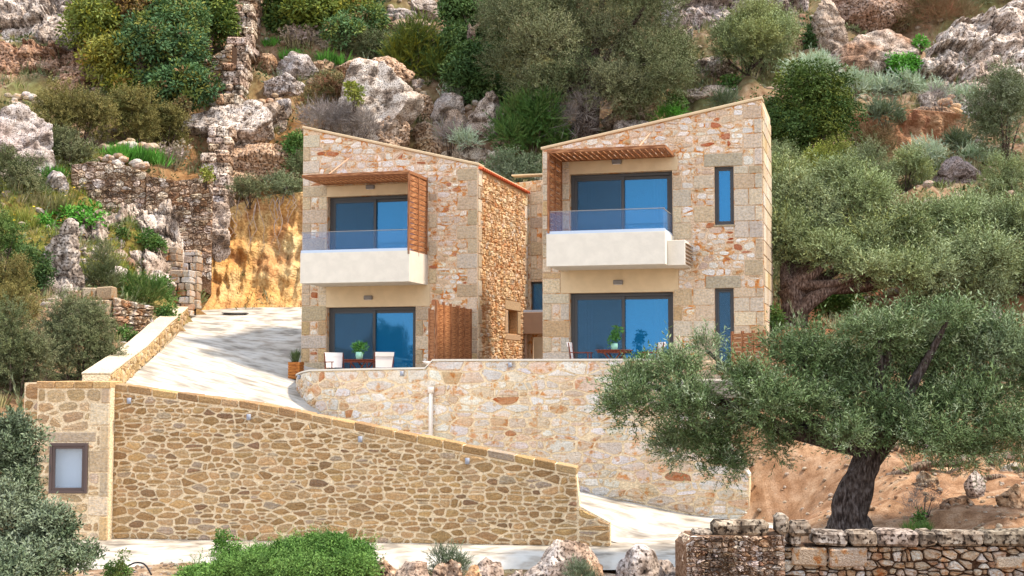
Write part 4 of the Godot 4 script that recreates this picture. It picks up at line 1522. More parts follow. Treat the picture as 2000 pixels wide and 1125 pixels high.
func make_ruins():
	var rng := RandomNumberGenerator.new()
	rng.seed = 81
	# dry stone wall in the right foreground
	var DW := 19.0
	var w := old_wall("dry_stone_wall", "old dry stone wall topped with big weathered blocks under the nearest olive", Vector3(3.84, 0.19, -19), Vector3(7.76, 0.19, -19), [[0.0, -0.5], [1.0, -0.5]], [[0.0, 0.42], [1.0, 0.44]],
		{"seed": 82, "rh": [0.07, 0.15], "ww": [0.09, 0.24], "gap": 0.018, "proud": 0.07, "rough": 0.35, "pal": OLD, "mat": M.stone, "thick": 0.5}, M.dark_mortar)
	var base := w.position
	for e in [[1536, 1558, 1060, 1028], [1582, 1650, 1060, 1034], [1652, 1703, 1056, 1032], [1704, 1784, 1058, 1034], [1786, 1820, 1056, 1031], [1822, 1908, 1058, 1031], [1911, 2010, 1060, 1033], [2012, 2060, 1060, 1036]]:
		var x0: float = (e[0] - 1000) / 2516.0 * DW - base.x
		var x1: float = (e[1] - 1000) / 2516.0 * DW - base.x
		hewn(w, Vector3((x0 + x1) / 2, 0.545, -0.12), Vector3((x1 - x0) / 2 - 0.008, 0.1, 0.24), rng, [[1.0, Color(0.46, 0.42, 0.38)], [1.0, Color(0.38, 0.33, 0.28)]], 0.035, M.rock)
	for e in [[1536, 1606, 1065, 1105], [1610, 1684, 1065, 1105], [1930, 2000, 1080, 1105]]:
		var x0: float = (e[0] - 1000) / 2516.0 * DW - base.x
		var x1: float = (e[1] - 1000) / 2516.0 * DW - base.x
		hewn(w, Vector3((x0 + x1) / 2, 0.28 if e[0] < 1900 else 0.2, 0.01), Vector3((x1 - x0) / 2 - 0.01, 0.13 if e[0] < 1900 else 0.08, 0.1), rng, [[1.0, Color(0.42, 0.33, 0.25)]], 0.02)
	# its crumbling left stub
	w = old_wall("crumbling_wall", "crumbling rough end of the old wall left of the big blocks", Vector3(2.5, 0.24, -18.7), Vector3(3.96, 0.21, -18.9), [[0.0, -0.5], [1.0, -0.5]], [[0.0, 0.44], [0.1, 0.58], [0.9, 0.57], [1.0, 0.6]],
		{"seed": 83, "rh": [0.05, 0.11], "ww": [0.06, 0.16], "gap": 0.008, "proud": 0.055, "rough": 0.8, "pal": RUIN, "mat": M.rock, "thick": 0.6, "round": 1}, M.ruin_mortar)
	base = w.position
	for k in 5:
		hewn(w, Vector3(-0.67, -0.35 + k * 0.2, -0.32), Vector3(rng.randf_range(0.07, 0.1), 0.105, 0.3), rng, RUIN, 0.05, M.rock)
	for e in [[1392, 1500, 0.66, 0.11], [1352, 1390, 0.59, 0.05], [1513, 1538, 0.72, 0.14], [1540, 1582, 0.66, 0.1]]:
		var x0: float = (e[0] - 1000) / 2516.0 * 18.8 - base.x
		var x1: float = (e[1] - 1000) / 2516.0 * 18.8 - base.x
		hewn(w, Vector3((x0 + x1) / 2, e[2], -0.2), Vector3((x1 - x0) / 2, e[3], 0.2), rng, [[1.0, Color(0.47, 0.41, 0.36)]], 0.05, M.rock)
	# ruined corner of squared blocks by the low wall
	var c0 := Vector3(-12.29, 3.5, -36)
	w = thing("ruined_wall_corner", "ruined corner of large squared blocks left of the low driveway wall", "wall", c0)
	for e in [[156, 184, 562, 587], [185, 216, 560, 586], [128, 156, 567, 595], [133, 213, 587, 618], [66, 108, 583, 600], [100, 122, 596, 618], [108, 133, 600, 620], [155, 184, 619, 631], [185, 219, 621, 650], [161, 184, 632, 652], [128, 160, 635, 661], [138, 155, 622, 635], [160, 210, 652, 678], [66, 104, 600, 636], [104, 127, 620, 650], [185, 225, 679, 706], [130, 160, 662, 690], [100, 128, 652, 685], [66, 100, 638, 672], [160, 186, 679, 706]]:
		var k := 36.0 / 2516.0
		var x0: float = (e[0] - 140) * k
		var x1: float = (e[1] - 140) * k
		var y0: float = (700 - e[3]) * k
		var y1: float = (700 - e[2]) * k
		hewn(w, Vector3((x0 + x1) / 2, (y0 + y1) / 2, rng.randf_range(-0.06, 0.04) - 0.25), Vector3((x1 - x0) / 2 - 0.006, (y1 - y0) / 2 - 0.005, 0.28), rng, [[2.0, Color(0.42, 0.30, 0.20)], [1.0, Color(0.46, 0.36, 0.27)]], 0.03)
	var st := begin()
	box(st, Vector3(-1.1, -0.6, -1.2), Vector3(1.05, 1.55, -0.4), 0.05)
	part("core", st, M.dark_mortar, w)
	var rp := Path.new([Vector3(1.1, 0, -0.1), Vector3(1.75, 0, -1.6)])
	rubble(w, along(rp, Vector3.ZERO), 0.0, rp.total(), func(_s): return -0.5, func(s): return 1.72 - 0.12 * s, [], {"seed": 84, "rh": [0.12, 0.24], "ww": [0.15, 0.34], "gap": 0.015, "proud": 0.1, "rough": 0.7, "pal": OLD, "mat": M.stone})
	st = begin()
	for e in [[0.85, 1.7, 0.0]]:
		quad(st, Vector3(1.08, -0.6, -0.12), Vector3(1.73, -0.6, -1.62), Vector3(1.73, 1.45, -1.62), Vector3(1.08, 1.6, -0.12), Vector3(0.5, 0.5, -1.5))
		quad(st, Vector3(1.08, 1.6, -0.12), Vector3(1.73, 1.45, -1.62), Vector3(1.0, 1.45, -1.9), Vector3(0.4, 1.6, -0.4), Vector3(1, 0, -1))
	part("core", st, M.dark_mortar, w)
	# terrace ruins higher up on the left
	old_wall("ruined_terrace_wall", "rough grey pink ruined terrace wall under the bright green mound", Vector3(-16.13, 9.23, -46.8), Vector3(-13.5, 9.39, -47.2), [[0.0, -0.6], [1.0, -0.6]], [[0.0, 1.35], [0.3, 1.5], [0.7, 1.4], [1.0, 1.15]],
		{"seed": 85, "rh": [0.1, 0.27], "ww": [0.15, 0.5], "gap": 0.008, "proud": 0.05, "rough": 0.9, "squash": 0.8, "pal": RUIN, "mat": M.pale_rock, "thick": 1.2, "round": 1}, M.ruin_mortar)
	old_wall("ruined_terrace_wall", "lower crumbling wall between the green mound and the tall narrow wall", Vector3(-13.44, 9.18, -47), Vector3(-11.13, 8.91, -47.6), [[0.0, -1.4], [1.0, -2.6]], [[0.0, 1.25], [0.45, 1.1], [1.0, 1.3]],
		{"seed": 86, "rh": [0.1, 0.27], "ww": [0.15, 0.5], "gap": 0.008, "proud": 0.06, "rough": 0.9, "squash": 0.8, "pal": RUIN, "mat": M.pale_rock, "thick": 1.2, "round": 1}, M.ruin_mortar)
	# stepped masonry piers by the ochre bank
	for e in [[Vector3(-12.13, 6.65, -45.5), 0.30, 0.75, "grey masonry pier standing above the stepped pair by the ochre bank"], [Vector3(-11.47, 5.33, -44.5), 0.36, 1.25, "stepped masonry pier at the upper end of the low driveway wall"], [Vector3(-11.3, 5.64, -45.2), 0.26, 1.62, "taller brown masonry pier against the ochre earth bank"]]:
		w = thing("masonry_pier", e[3], "masonry pier", e[0])
		var y := -0.3
		while y < e[2]:
			var hh := rng.randf_range(0.09, 0.15)
			var x := -e[1] as float
			while x < e[1] - 0.05:
				var ww := minf(rng.randf_range(0.2, 0.42), e[1] - x)
				hewn(w, Vector3(x + ww / 2, y + hh, -0.3), Vector3(ww / 2 - 0.006, hh - 0.006, 0.35), rng, OLD, 0.03)
				x += ww
			y += hh * 2.0
	# tall narrow wall climbing the slope in steps
	var q0 := Vector3(-11.22, 8.22, -50.2)
	w = thing("climbing_wall", "tall narrow old stone wall climbing straight up the hillside", "wall", q0)
	var steps := [[Vector3(-11.78, 8.22, -50.2), 0.62, 1.9], [Vector3(-11.87, 9.63, -51), 0.55, 1.9], [Vector3(-12.05, 11.42, -52.6), 0.5, 1.7], [Vector3(-12.25, 13.15, -54.5), 0.48, 1.7], [Vector3(-12.33, 14.67, -56), 0.45, 1.7], [Vector3(-12.47, 16.4, -57.6), 0.48, 1.7], [Vector3(-12.66, 18.17, -59.5), 0.5, 1.8], [Vector3(-12.8, 19.94, -61.5), 0.48, 2.0]]
	for e in steps:
		var y := -0.5
		while y < e[2]:
			var hh := rng.randf_range(0.1, 0.26)
			var x := -e[1] as float
			while x < e[1] - 0.05:
				var ww := minf(rng.randf_range(0.3, 0.75), e[1] - x)
				hewn(w, e[0] - q0 + Vector3(x + ww / 2 + rng.randf_range(-0.05, 0.05), y + hh, -0.6 + rng.randf_range(-0.1, 0.1)), Vector3(ww / 2 + 0.01, hh + 0.01, 0.6), rng, RUIN, 0.07, M.rock)
				x += ww
			y += hh * 2.0
	old_wall("coursed_wall", "short coursed stone wall under the yellow green tree beside the climbing wall", Vector3(-13.67, 15, -56.5), Vector3(-12.4, 14.85, -56.3), [[0.0, -0.6], [1.0, -0.6]], [[0.0, 2.0], [1.0, 2.6]],
		{"seed": 87, "rh": [0.12, 0.2], "ww": [0.25, 0.5], "gap": 0.02, "proud": 0.06, "rough": 0.4, "pal": OLD, "mat": M.stone}, M.dark_mortar)
	heap("stone_heap", "heap of grey stones at the far left under the cliff", Vector3(-20.06, 13.29, -51.5), 1.5, 1.3, 34, 0.2, 88)
	heap("stone_heap", "row of loose stones heaped along the top of the ruined terrace wall", Vector3(-15.25, 10.88, -48.5), 2.6, 0.5, 34, 0.17, 89)
	heap("stone_heap", "curved bank of rounded stones behind the bright green mound", Vector3(-15.08, 11.78, -50), 2.1, 0.42, 20, 0.2, 90)
	heap("stone_heap", "small heap of brown stones beside the two grey boulders", Vector3(-10.92, 14.92, -57.2), 1.3, 0.7, 16, 0.2, 91, [[1.0, Color(0.42, 0.30, 0.21)]])
	heap("stone_heap", "little pile of orange stones right of the silvery bushes", Vector3(17.72, 13.34, -51), 0.6, 1.2, 12, 0.2, 92, [[1.0, Color(0.52, 0.33, 0.19)]])


# ---------------------------------------------------------------- rocks
func ico_base(level: int) -> Array:
	if ico.has(level):
		return ico[level]
	var v := []
	var f := PackedInt32Array()
	if level == 0:
		var t := (1.0 + sqrt(5.0)) / 2.0
		for s in [[-1, t, 0], [1, t, 0], [-1, -t, 0], [1, -t, 0], [0, -1, t], [0, 1, t], [0, -1, -t], [0, 1, -t], [t, 0, -1], [t, 0, 1], [-t, 0, -1], [-t, 0, 1]]:
			v.append(Vector3(s[0], s[1], s[2]).normalized())
		f = PackedInt32Array([0, 11, 5, 0, 5, 1, 0, 1, 7, 0, 7, 10, 0, 10, 11, 1, 5, 9, 5, 11, 4, 11, 10, 2, 10, 7, 6, 7, 1, 8, 3, 9, 4, 3, 4, 2, 3, 2, 6, 3, 6, 8, 3, 8, 9, 4, 9, 5, 2, 4, 11, 6, 2, 10, 8, 6, 7, 9, 8, 1])
	else:
		var b := ico_base(level - 1)
		v = b[0].duplicate()
		var mid := {}
		var src: PackedInt32Array = b[1]
		for i in range(0, src.size(), 3):
			var m := []
			for k in 3:
				var p := src[i + k]
				var q := src[i + (k + 1) % 3]
				var key := Vector2i(mini(p, q), maxi(p, q))
				if not mid.has(key):
					mid[key] = v.size()
					v.append(((v[p] + v[q]) * 0.5).normalized())
				m.append(mid[key])
			f.append_array(PackedInt32Array([src[i], m[0], m[2], src[i + 1], m[1], m[0], src[i + 2], m[2], m[1], m[0], m[1], m[2]]))
	ico[level] = [v, f]
	return ico[level]


# a weathered block: a ball cut by many planes, then broken by coarse and fine noise
func boulder_mesh(w: float, h: float, d: float, sd: int, tone: Color, stain: Color, level := 4, cuts := 13, crag := 1.0, taper := 0.0) -> SurfaceTool:
	var rng := RandomNumberGenerator.new()
	rng.seed = sd
	var planes := []
	for k in cuts:
		var n := Vector3(rng.randfn(), rng.randfn(), rng.randfn()).normalized()
		planes.append([n, rng.randf_range(0.62, 0.9)])
	var b := ico_base(level)
	var st := SurfaceTool.new()
	st.begin(Mesh.PRIMITIVE_TRIANGLES)
	st.set_smooth_group(0)
	var half := Vector3(w, h, d) * 0.5 * 1.14
	var big := maxf(w, maxf(h, d))
	var off := Vector3(sd * 3.7, sd * 1.3, sd * 2.1)
	for v: Vector3 in b[0]:
		var q: Vector3 = v * 1.12
		for e in planes:
			var t: float = q.dot(e[0]) - e[1]
			if t > 0.0:
				q -= e[0] * t
		var p := q * half
		if taper != 0.0:
			var k := 1.0 - taper * clampf(q.y * 0.5 + 0.5, 0, 1)
			p.x *= k
			p.z *= k
		var n1 := rough.get_noise_3dv((p / big * 4.2) + off)
		var n2 := fine.get_noise_3dv((p * 0.85) + off)
		var n3 := 0.5 - absf(fine.get_noise_3dv(p * 1.9 - off)) * 2.0
		p += v * (n1 * 0.10 * big + n2 * 0.06 * minf(1.0, big * 0.5) + minf(n3, 0.3) * 0.06 * minf(1.0, big * 0.4) - 0.17 * minf(1.0, big * 0.4) * exp(-15.0 * (cracks.get_noise_3dv(p * Vector3(1.0, 1.35, 1.0) + off) + 1.0))) * crag
		var s := clampf(rough.get_noise_3dv(p * 0.9 + off * 2.0) * 2.4 + 0.1, 0, 1)
		st.set_color(tone.lerp(stain, s))
		st.add_vertex(p + Vector3(0, h * 0.5, 0))
	for i in range(0, b[1].size(), 3):
		st.add_index(b[1][i])
		st.add_index(b[1][i + 2])
		st.add_index(b[1][i + 1])
	return st


func rock(called: String, label: String, at: Vector3, w: float, h: float, o := {}) -> void:
	var d: float = w * o.get("deep", 0.75)
	var sd: int = o.get("seed", hash(label) % 900)
	var tone: Color = o.get("tone", Color(0.70, 0.64, 0.60))
	var stain: Color = o.get("stain", Color(0.52, 0.38, 0.27))
	var st := boulder_mesh(w, h + 0.25, d, sd, tone, stain, o.get("level", 5 if w > 1.0 else 4), o.get("cuts", 13), o.get("crag", 1.0), o.get("taper", 0.0))
	var m := solo(called, st, o.get("mat", M.rock if sd % 2 == 0 else M.pale_rock), label, o.get("cat", "rock"))
	m.position = at + Vector3(0, -0.25, -d * 0.25)
	m.rotation.y = o.get("turn", 0.0)
	m.rotation.z = o.get("lean", 0.0)


# a broken rock face between its foot and its crest: blocks set at different depths, parted by cracks, folded back at the crest
func cliff(called: String, label: String, low: Array, high: Array, tone: Color, stain: Color, sd: int, amp: float, mat: Material, block_size := 1.0) -> void:
	var cell := FastNoiseLite.new()
	cell.seed = sd
	cell.noise_type = FastNoiseLite.TYPE_CELLULAR
	cell.cellular_return_type = FastNoiseLite.RETURN_CELL_VALUE
	cell.cellular_jitter = 0.9
	cell.frequency = 0.55 / block_size
	cell.fractal_type = FastNoiseLite.FRACTAL_NONE
	cell.domain_warp_enabled = true
	cell.domain_warp_amplitude = 0.6
	cell.domain_warp_frequency = 0.5
	var crack: FastNoiseLite = cell.duplicate()
	crack.cellular_return_type = FastNoiseLite.RETURN_DISTANCE2_SUB
	var st := SurfaceTool.new()
	st.begin(Mesh.PRIMITIVE_TRIANGLES)
	st.set_smooth_group(0)
	var per := 132 / (low.size() - 1)
	var lo := bend(low, per)
	var hi := bend(high, per)
	var nu := lo.size() - 1
	var nv := 84
	var base: Vector3 = lo[nu / 2]
	for j in nv + 1:
		for i in nu + 1:
			var t := 1.25 * j / nv
			var u := float(i) / nu
			var top: Vector3 = hi[i] + Vector3(0, 0.9 * amp * rough.get_noise_2d(u * 14.0 + sd, 3.0), 0)
			var p: Vector3 = lo[i].lerp(top, minf(t, 1.0))
			if t > 1.0:
				p += Vector3(0, 0.1, -1.0) * (t - 1.0) * 9.0
			var edge := clampf(minf(u, 1.0 - u) * 9.0, 0, 1)
			p.z -= (1.0 - edge) * (1.0 - edge) * 1.6
			var q := p * Vector3(1.0, 1.5, 0.7) + Vector3(sd, 0, 0)
			var depth := cell.get_noise_3dv(q) * 0.42
			var c := crack.get_noise_3dv(q) + 1.0
			depth -= 0.45 * exp(-c * 16.0)
			depth += rough.get_noise_3dv(p * 1.6) * 0.55 + fine.get_noise_3dv(p * 1.5) * 0.16
			p += Vector3(0.1, 0.3, 1.0) * depth * amp * (0.3 + 0.7 * edge)
			if j == 0:
				p += Vector3(0, -0.7, 0.1)
			var n1 := rough.get_noise_3dv(p * 0.9 + Vector3(0, sd, 0))
			st.set_color(tone.lerp(stain, clampf(n1 * 2.4 + 0.2 + 0.4 * cell.get_noise_3dv(q), 0, 1)))
			st.add_vertex(p - base)
	for j in nv:
		for i in nu:
			var a := j * (nu + 1) + i
			for k in [a, a + nu + 1, a + 1, a + 1, a + nu + 1, a + nu + 2]:
				st.add_index(k)
	solo(called, st, mat, label, "rock").position = base


func make_rocks():
	cliff("cliff_rock", "grey white weathered cliff in the top left corner", [Vector3(-25.3, 17.63, -57.6), Vector3(-21.86, 17.74, -57.7), Vector3(-19.26, 17.73, -58)], [Vector3(-27.13, 22.84, -61.5), Vector3(-23.39, 22.59, -61.5), Vector3(-21.07, 23, -62)], Color(0.80, 0.75, 0.72), Color(0.58, 0.51, 0.47), 501, 1.1, M.rock, 1.2)
	cliff("cliff_rock", "brown bedded rock band under the grey white cliff", [Vector3(-23.85, 15.18, -54.4), Vector3(-20.57, 15.23, -54.4), Vector3(-18.1, 15.4, -55)], [Vector3(-25.04, 17.71, -57), Vector3(-21.59, 17.66, -57), Vector3(-19.01, 17.53, -57.4)], Color(0.58, 0.41, 0.31), Color(0.44, 0.28, 0.20), 502, 0.8, M.tan_rock, 0.8)
	cliff("crag", "long jagged pale crag on the upper right", [Vector3(17.05, 14.59, -53.7), Vector3(18.28, 14.38, -53.5), Vector3(19.38, 14.01, -53), Vector3(22.61, 13.76, -52.6)], [Vector3(17.95, 16.9, -56), Vector3(19.36, 17.72, -56.5), Vector3(21.07, 19.29, -57.5), Vector3(24.88, 19.51, -57.6)], Color(0.84, 0.78, 0.74), Color(0.60, 0.51, 0.46), 503, 1.2, M.rock, 1.1)
	cliff("rock_outcrop", "broad pale outcrop face beside the round green bush", [Vector3(-13.96, 6.21, -43), Vector3(-12.86, 6.33, -43.6), Vector3(-12, 6.7, -45.6)], [Vector3(-14.76, 8.52, -45.6), Vector3(-13.42, 8.9, -46), Vector3(-12.28, 9.31, -47.4)], Color(0.76, 0.70, 0.66), Color(0.54, 0.45, 0.39), 504, 0.75, M.pale_rock, 0.7)
	cliff("rock_outcrop", "lichen mottled outcrop under the grassy shelf left of the rock pillar", [Vector3(-16.43, 6.64, -41.4), Vector3(-14.84, 6.74, -41.8), Vector3(-13.51, 6.86, -42.6)], [Vector3(-17.15, 7.94, -43.6), Vector3(-15.68, 8.17, -44.1), Vector3(-14.26, 8.37, -44.6)], Color(0.70, 0.64, 0.60), Color(0.46, 0.39, 0.34), 505, 0.7, M.rock, 0.6)
	cliff("cliff_rock", "overhanging purple grey cliff at the top above the young olive", [Vector3(7.38, 19.27, -61), Vector3(11.07, 19.27, -61), Vector3(14.36, 18.62, -60.2)], [Vector3(7.65, 23.58, -63), Vector3(11.47, 23.58, -63), Vector3(15.18, 23.19, -63.4)], Color(0.66, 0.60, 0.60), Color(0.50, 0.42, 0.39), 506, 1.2, M.rock, 1.3)
	var GREY := Color(0.66, 0.63, 0.64)
	var PALEC := Color(0.82, 0.76, 0.72)
	var TAN := Color(0.58, 0.45, 0.34)
	var RUST := Color(0.46, 0.27, 0.15)
	var WARM := Color(0.62, 0.47, 0.34)
	# the top left cliff: grey weathered head over brown bedded rock
	rock("boulder", "purple grey lichen spotted boulder at the left edge", Vector3(-18.36, 10.44, -46.95), 2.56, 2.43, {"level": 5, "tone": GREY, "stain": Color(0.62, 0.55, 0.56)})
	rock("boulder", "small round lichen boulder left of the ruined terrace wall", Vector3(-16.45, 9.37, -46), 0.95, 0.86, {"tone": GREY, "stain": Color(0.42, 0.37, 0.34)})
	rock("standing_rock", "upright grey rock pillar standing alone on the left slope", Vector3(-13.23, 5.01, -37.75), 1.59, 2.4, {"level": 5, "taper": 0.36, "cuts": 16, "deep": 0.7, "tone": Color(0.58, 0.53, 0.50), "stain": PALEC, "crag": 0.8, "seed": 44})
	rock("boulder", "sloping grey rock shoulder at the left foot of the rock pillar", Vector3(-13.46, 4.98, -37.01), 1, 1.03, {"tone": Color(0.56, 0.52, 0.50), "stain": GREY, "taper": 0.3})
	rock("rock_slab", "flat white slab lying in grass left of the masonry piers", Vector3(-12.33, 6.09, -44.11), 1.28, 0.53, {"tone": PALEC, "stain": Color(0.6, 0.56, 0.53), "deep": 0.6})
	rock("boulder", "small white rock in the grass with a yellow weed", Vector3(-12.93, 6, -41.67), 0.83, 0.5, {"tone": PALEC, "stain": GREY})
	rock("boulder", "large pale rounded boulder high left of the left house", Vector3(-12.04, 12.37, -54.21), 4.05, 1.98, {"level": 5, "tone": PALEC, "stain": Color(0.62, 0.58, 0.57), "seed": 12})
	rock("boulder", "long tan boulder pointing at the left house roof corner", Vector3(-10.45, 10.86, -53.11), 3.53, 1.79, {"level": 5, "mat": M.tan_rock, "tone": Color(0.72, 0.54, 0.40), "stain": Color(0.55, 0.40, 0.30), "cuts": 10, "deep": 0.6, "seed": 7})
	rock("boulder", "tan rock under the long boulder above the ochre bank", Vector3(-11.06, 9.99, -52.18), 1.66, 1.35, {"mat": M.tan_rock, "tone": WARM, "stain": Color(0.5, 0.38, 0.28)})
	rock("boulder", "upper of two grey boulders left above the left house", Vector3(-10.23, 16.9, -59.54), 1.94, 1.04, {"tone": GREY, "stain": PALEC, "seed": 21})
	rock("boulder", "lower of two grey boulders left above the left house", Vector3(-10.43, 15.65, -58.23), 1.83, 1.16, {"tone": GREY, "stain": Color(0.58, 0.52, 0.5)})
	rock("boulder", "brown rock wedged between the climbing wall and the upper grey boulder", Vector3(-11.6, 17.12, -59.65), 1, 0.85, {"mat": M.tan_rock, "tone": TAN, "stain": RUST})
	rock("boulder", "small brown rock right of the upper grey boulder", Vector3(-8.96, 17.11, -59.82), 1.05, 0.62, {"mat": M.tan_rock, "tone": TAN, "stain": WARM})
	rock("boulder", "small white streaked rock under the two grey boulders", Vector3(-10.27, 14.34, -56.89), 0.79, 1.06, {"tone": GREY, "stain": RUST, "taper": 0.2})
	rock("boulder", "huge white boulder right behind the left house roof", Vector3(-5.99, 12.6, -54.5), 3.73, 3.51, {"level": 5, "tone": Color(0.92, 0.86, 0.81), "stain": Color(0.66, 0.55, 0.47), "cuts": 12, "seed": 31})
	rock("boulder", "tan boulder capping the right shoulder of the huge white boulder", Vector3(-5.41, 15.89, -57), 1.99, 1.22, {"mat": M.tan_rock, "tone": Color(0.70, 0.54, 0.42), "stain": WARM})
	rock("boulder", "flat tan rock on the left top of the huge white boulder", Vector3(-7.27, 16.68, -58), 1.54, 0.69, {"mat": M.tan_rock, "tone": Color(0.68, 0.52, 0.40), "stain": WARM})
	rock("boulder", "brown undercut rock below the huge white boulder", Vector3(-5.49, 12.32, -54.2), 2.05, 1.51, {"mat": M.tan_rock, "tone": Color(0.60, 0.46, 0.36), "stain": Color(0.72, 0.66, 0.6)})
	rock("boulder", "left grey boulder at the top edge between dark trees", Vector3(-5.77, 20.43, -63.59), 1.87, 0.96, {"tone": GREY, "stain": Color(0.4, 0.34, 0.3)})
	rock("boulder", "right dark topped boulder at the top edge between dark trees", Vector3(-4.49, 20.99, -64.31), 1.48, 1.23, {"tone": Color(0.52, 0.47, 0.44), "stain": PALEC})
	rock("boulder", "brown boulder low between the two dark trees at the top", Vector3(-5.27, 19.79, -62.96), 2.88, 0.75, {"tone": TAN, "stain": GREY, "deep": 0.4})
	rock("boulder", "small grey boulder right of the huge white boulder", Vector3(-4.37, 15.8, -58.73), 0.79, 0.7, {"tone": TAN, "stain": GREY})
	rock("boulder", "brown broken rock in the gully right of the huge white boulder", Vector3(-3.99, 14.33, -57.31), 0.98, 1.37, {"mat": M.tan_rock, "tone": TAN, "stain": WARM})
	rock("boulder", "grey triangular boulder under the silver green cushion plant", Vector3(-2.76, 14.38, -57.29), 1.59, 1.23, {"tone": Color(0.56, 0.50, 0.46), "stain": GREY, "seed": 5})
	rock("boulder", "round brown boulder below the grey triangular boulder", Vector3(-2.53, 13.45, -56.31), 1.16, 1.07, {"tone": Color(0.58, 0.48, 0.41), "stain": TAN, "crag": 0.6, "cuts": 7})
	rock("boulder", "tall split grey boulder beside the dark green thicket", Vector3(-1.12, 13.13, -55.77), 1.51, 2.13, {"level": 5, "tone": Color(0.66, 0.60, 0.56), "stain": Color(0.48, 0.38, 0.31), "taper": 0.25, "seed": 3})
	rock("boulder", "tan boulder in the gully above the left house roof slope", Vector3(-3.86, 13.23, -56.21), 0.94, 0.78, {"mat": M.tan_rock, "tone": WARM, "stain": TAN})
	rock("boulder", "mossy tan boulder just over the left house roof slope", Vector3(-3.62, 12.48, -55.42), 1.1, 0.75, {"mat": M.tan_rock, "tone": Color(0.60, 0.50, 0.36), "stain": WARM})
	rock("rock_slab", "long flat speckled slab above the right end of the left house roof", Vector3(-1.45, 11.54, -53.91), 2.87, 1.03, {"level": 5, "tone": Color(0.68, 0.60, 0.52), "stain": Color(0.5, 0.44, 0.38), "deep": 0.5, "cuts": 9})
	rock("rock_slab", "small pale slab under the tiny green tuft above the long flat slab", Vector3(-1.93, 12.54, -55.23), 1.45, 0.48, {"mat": M.tan_rock, "tone": Color(0.72, 0.60, 0.48), "stain": WARM})
	rock("rock_slab", "pale ledge behind the right house roof left of the young olive", Vector3(4.91, 13.85, -55.3), 1.8, 0.77, {"tone": Color(0.66, 0.60, 0.55), "stain": TAN, "deep": 0.5})
	rock("rock_slab", "upper pale ledge left of the young olive trunk", Vector3(9.29, 16.48, -57.71), 2.06, 0.76, {"tone": Color(0.70, 0.64, 0.60), "stain": GREY, "deep": 0.4})
	rock("rock_slab", "lower pale ledge left of the young olive trunk", Vector3(8.85, 14.93, -55.74), 2.44, 0.69, {"tone": Color(0.68, 0.62, 0.56), "stain": TAN, "deep": 0.4})
	rock("rock_slab", "dark ledge at the foot of the tall olive behind the right house", Vector3(5.04, 13.12, -54), 1.61, 0.64, {"tone": Color(0.46, 0.41, 0.37), "stain": GREY, "deep": 0.4})
	rock("cliff_rock", "leaning tall brown rock right of the overhanging cliff", Vector3(14.91, 17.42, -58.3), 2.18, 3.34, {"level": 5, "tone": Color(0.62, 0.53, 0.46), "stain": Color(0.48, 0.33, 0.25), "lean": 0.15, "taper": 0.3, "deep": 0.6})
	rock("cliff_rock", "rusty shaded rock face at the top behind the dry thicket", Vector3(17.75, 18.99, -60.1), 3.94, 3.06, {"level": 5, "mat": M.tan_rock, "tone": Color(0.44, 0.29, 0.22), "stain": Color(0.52, 0.44, 0.40), "deep": 0.5})
	rock("boulder", "big tilted boulder with rust brown underside on the upper right", Vector3(16.22, 16.01, -56.46), 3.77, 2.02, {"level": 5, "tone": Color(0.70, 0.65, 0.61), "stain": Color(0.50, 0.32, 0.22), "cuts": 9, "seed": 17, "lean": 0.12})
	rock("boulder", "tiny brown rock under the overhang beside the young olive", Vector3(13.57, 17.96, -59.12), 0.68, 0.66, {"mat": M.tan_rock, "tone": TAN, "stain": RUST})
	rock("rock_slab", "pale slab at the right edge behind the far right olive", Vector3(17.15, 8.82, -44.21), 1.41, 0.39, {"mat": M.tan_rock, "tone": Color(0.74, 0.63, 0.54), "stain": WARM})
	rock("boulder", "pale stone block among the olive crowns on the right", Vector3(15.06, 8, -42.88), 0.99, 1.16, {"mat": M.tan_rock, "tone": Color(0.66, 0.56, 0.47), "stain": GREY})
	rock("boulder", "dark lichen boulder above the far right olive", Vector3(16.19, 9.67, -45.92), 1.86, 1.02, {"tone": Color(0.42, 0.36, 0.36), "stain": Color(0.30, 0.25, 0.24)})
	rock("rock_slab", "orange ledge between silvery bushes on the right", Vector3(15.63, 13.9, -53.5), 1.59, 0.57, {"mat": M.tan_rock, "tone": Color(0.52, 0.34, 0.22), "stain": WARM, "deep": 0.4})
	rock("rock_slab", "pale ledge crowning the red earth bank", Vector3(17.09, 12.57, -51), 2.64, 0.95, {"mat": M.tan_rock, "tone": Color(0.62, 0.45, 0.33), "stain": Color(0.72, 0.62, 0.54), "deep": 0.5})
	rock("rock_ledge", "grey rock face left of the top of the ochre bank", Vector3(-11.13, 7.42, -48), 1.28, 2, {"level": 5, "tone": Color(0.66, 0.58, 0.53), "stain": Color(0.50, 0.41, 0.35), "cuts": 22, "crag": 1.3})
	rock("rock_ledge", "pale ledge at the left edge under the purple grey boulder", Vector3(-17.91, 9.57, -45.75), 1.89, 0.91, {"level": 5, "tone": Color(0.68, 0.62, 0.58), "stain": Color(0.50, 0.42, 0.36), "cuts": 20, "crag": 1.3, "deep": 0.5})
	rock("rock_ledge", "pinkish ledge between the brown twiggy shrub and the climbing wall", Vector3(-10.91, 13.81, -56.5), 1.84, 1.26, {"level": 5, "tone": Color(0.70, 0.60, 0.52), "stain": Color(0.56, 0.42, 0.32), "cuts": 20, "crag": 1.3, "deep": 0.5})
	# foreground
	rock("boulder", "white and brown boulder at the bottom by the road end", Vector3(0.71, -0.08, -19.5), 0.98, 0.68, {"level": 5, "tone": Color(0.80, 0.74, 0.70), "stain": Color(0.52, 0.38, 0.28), "cuts": 10, "crag": 0.7, "seed": 9})
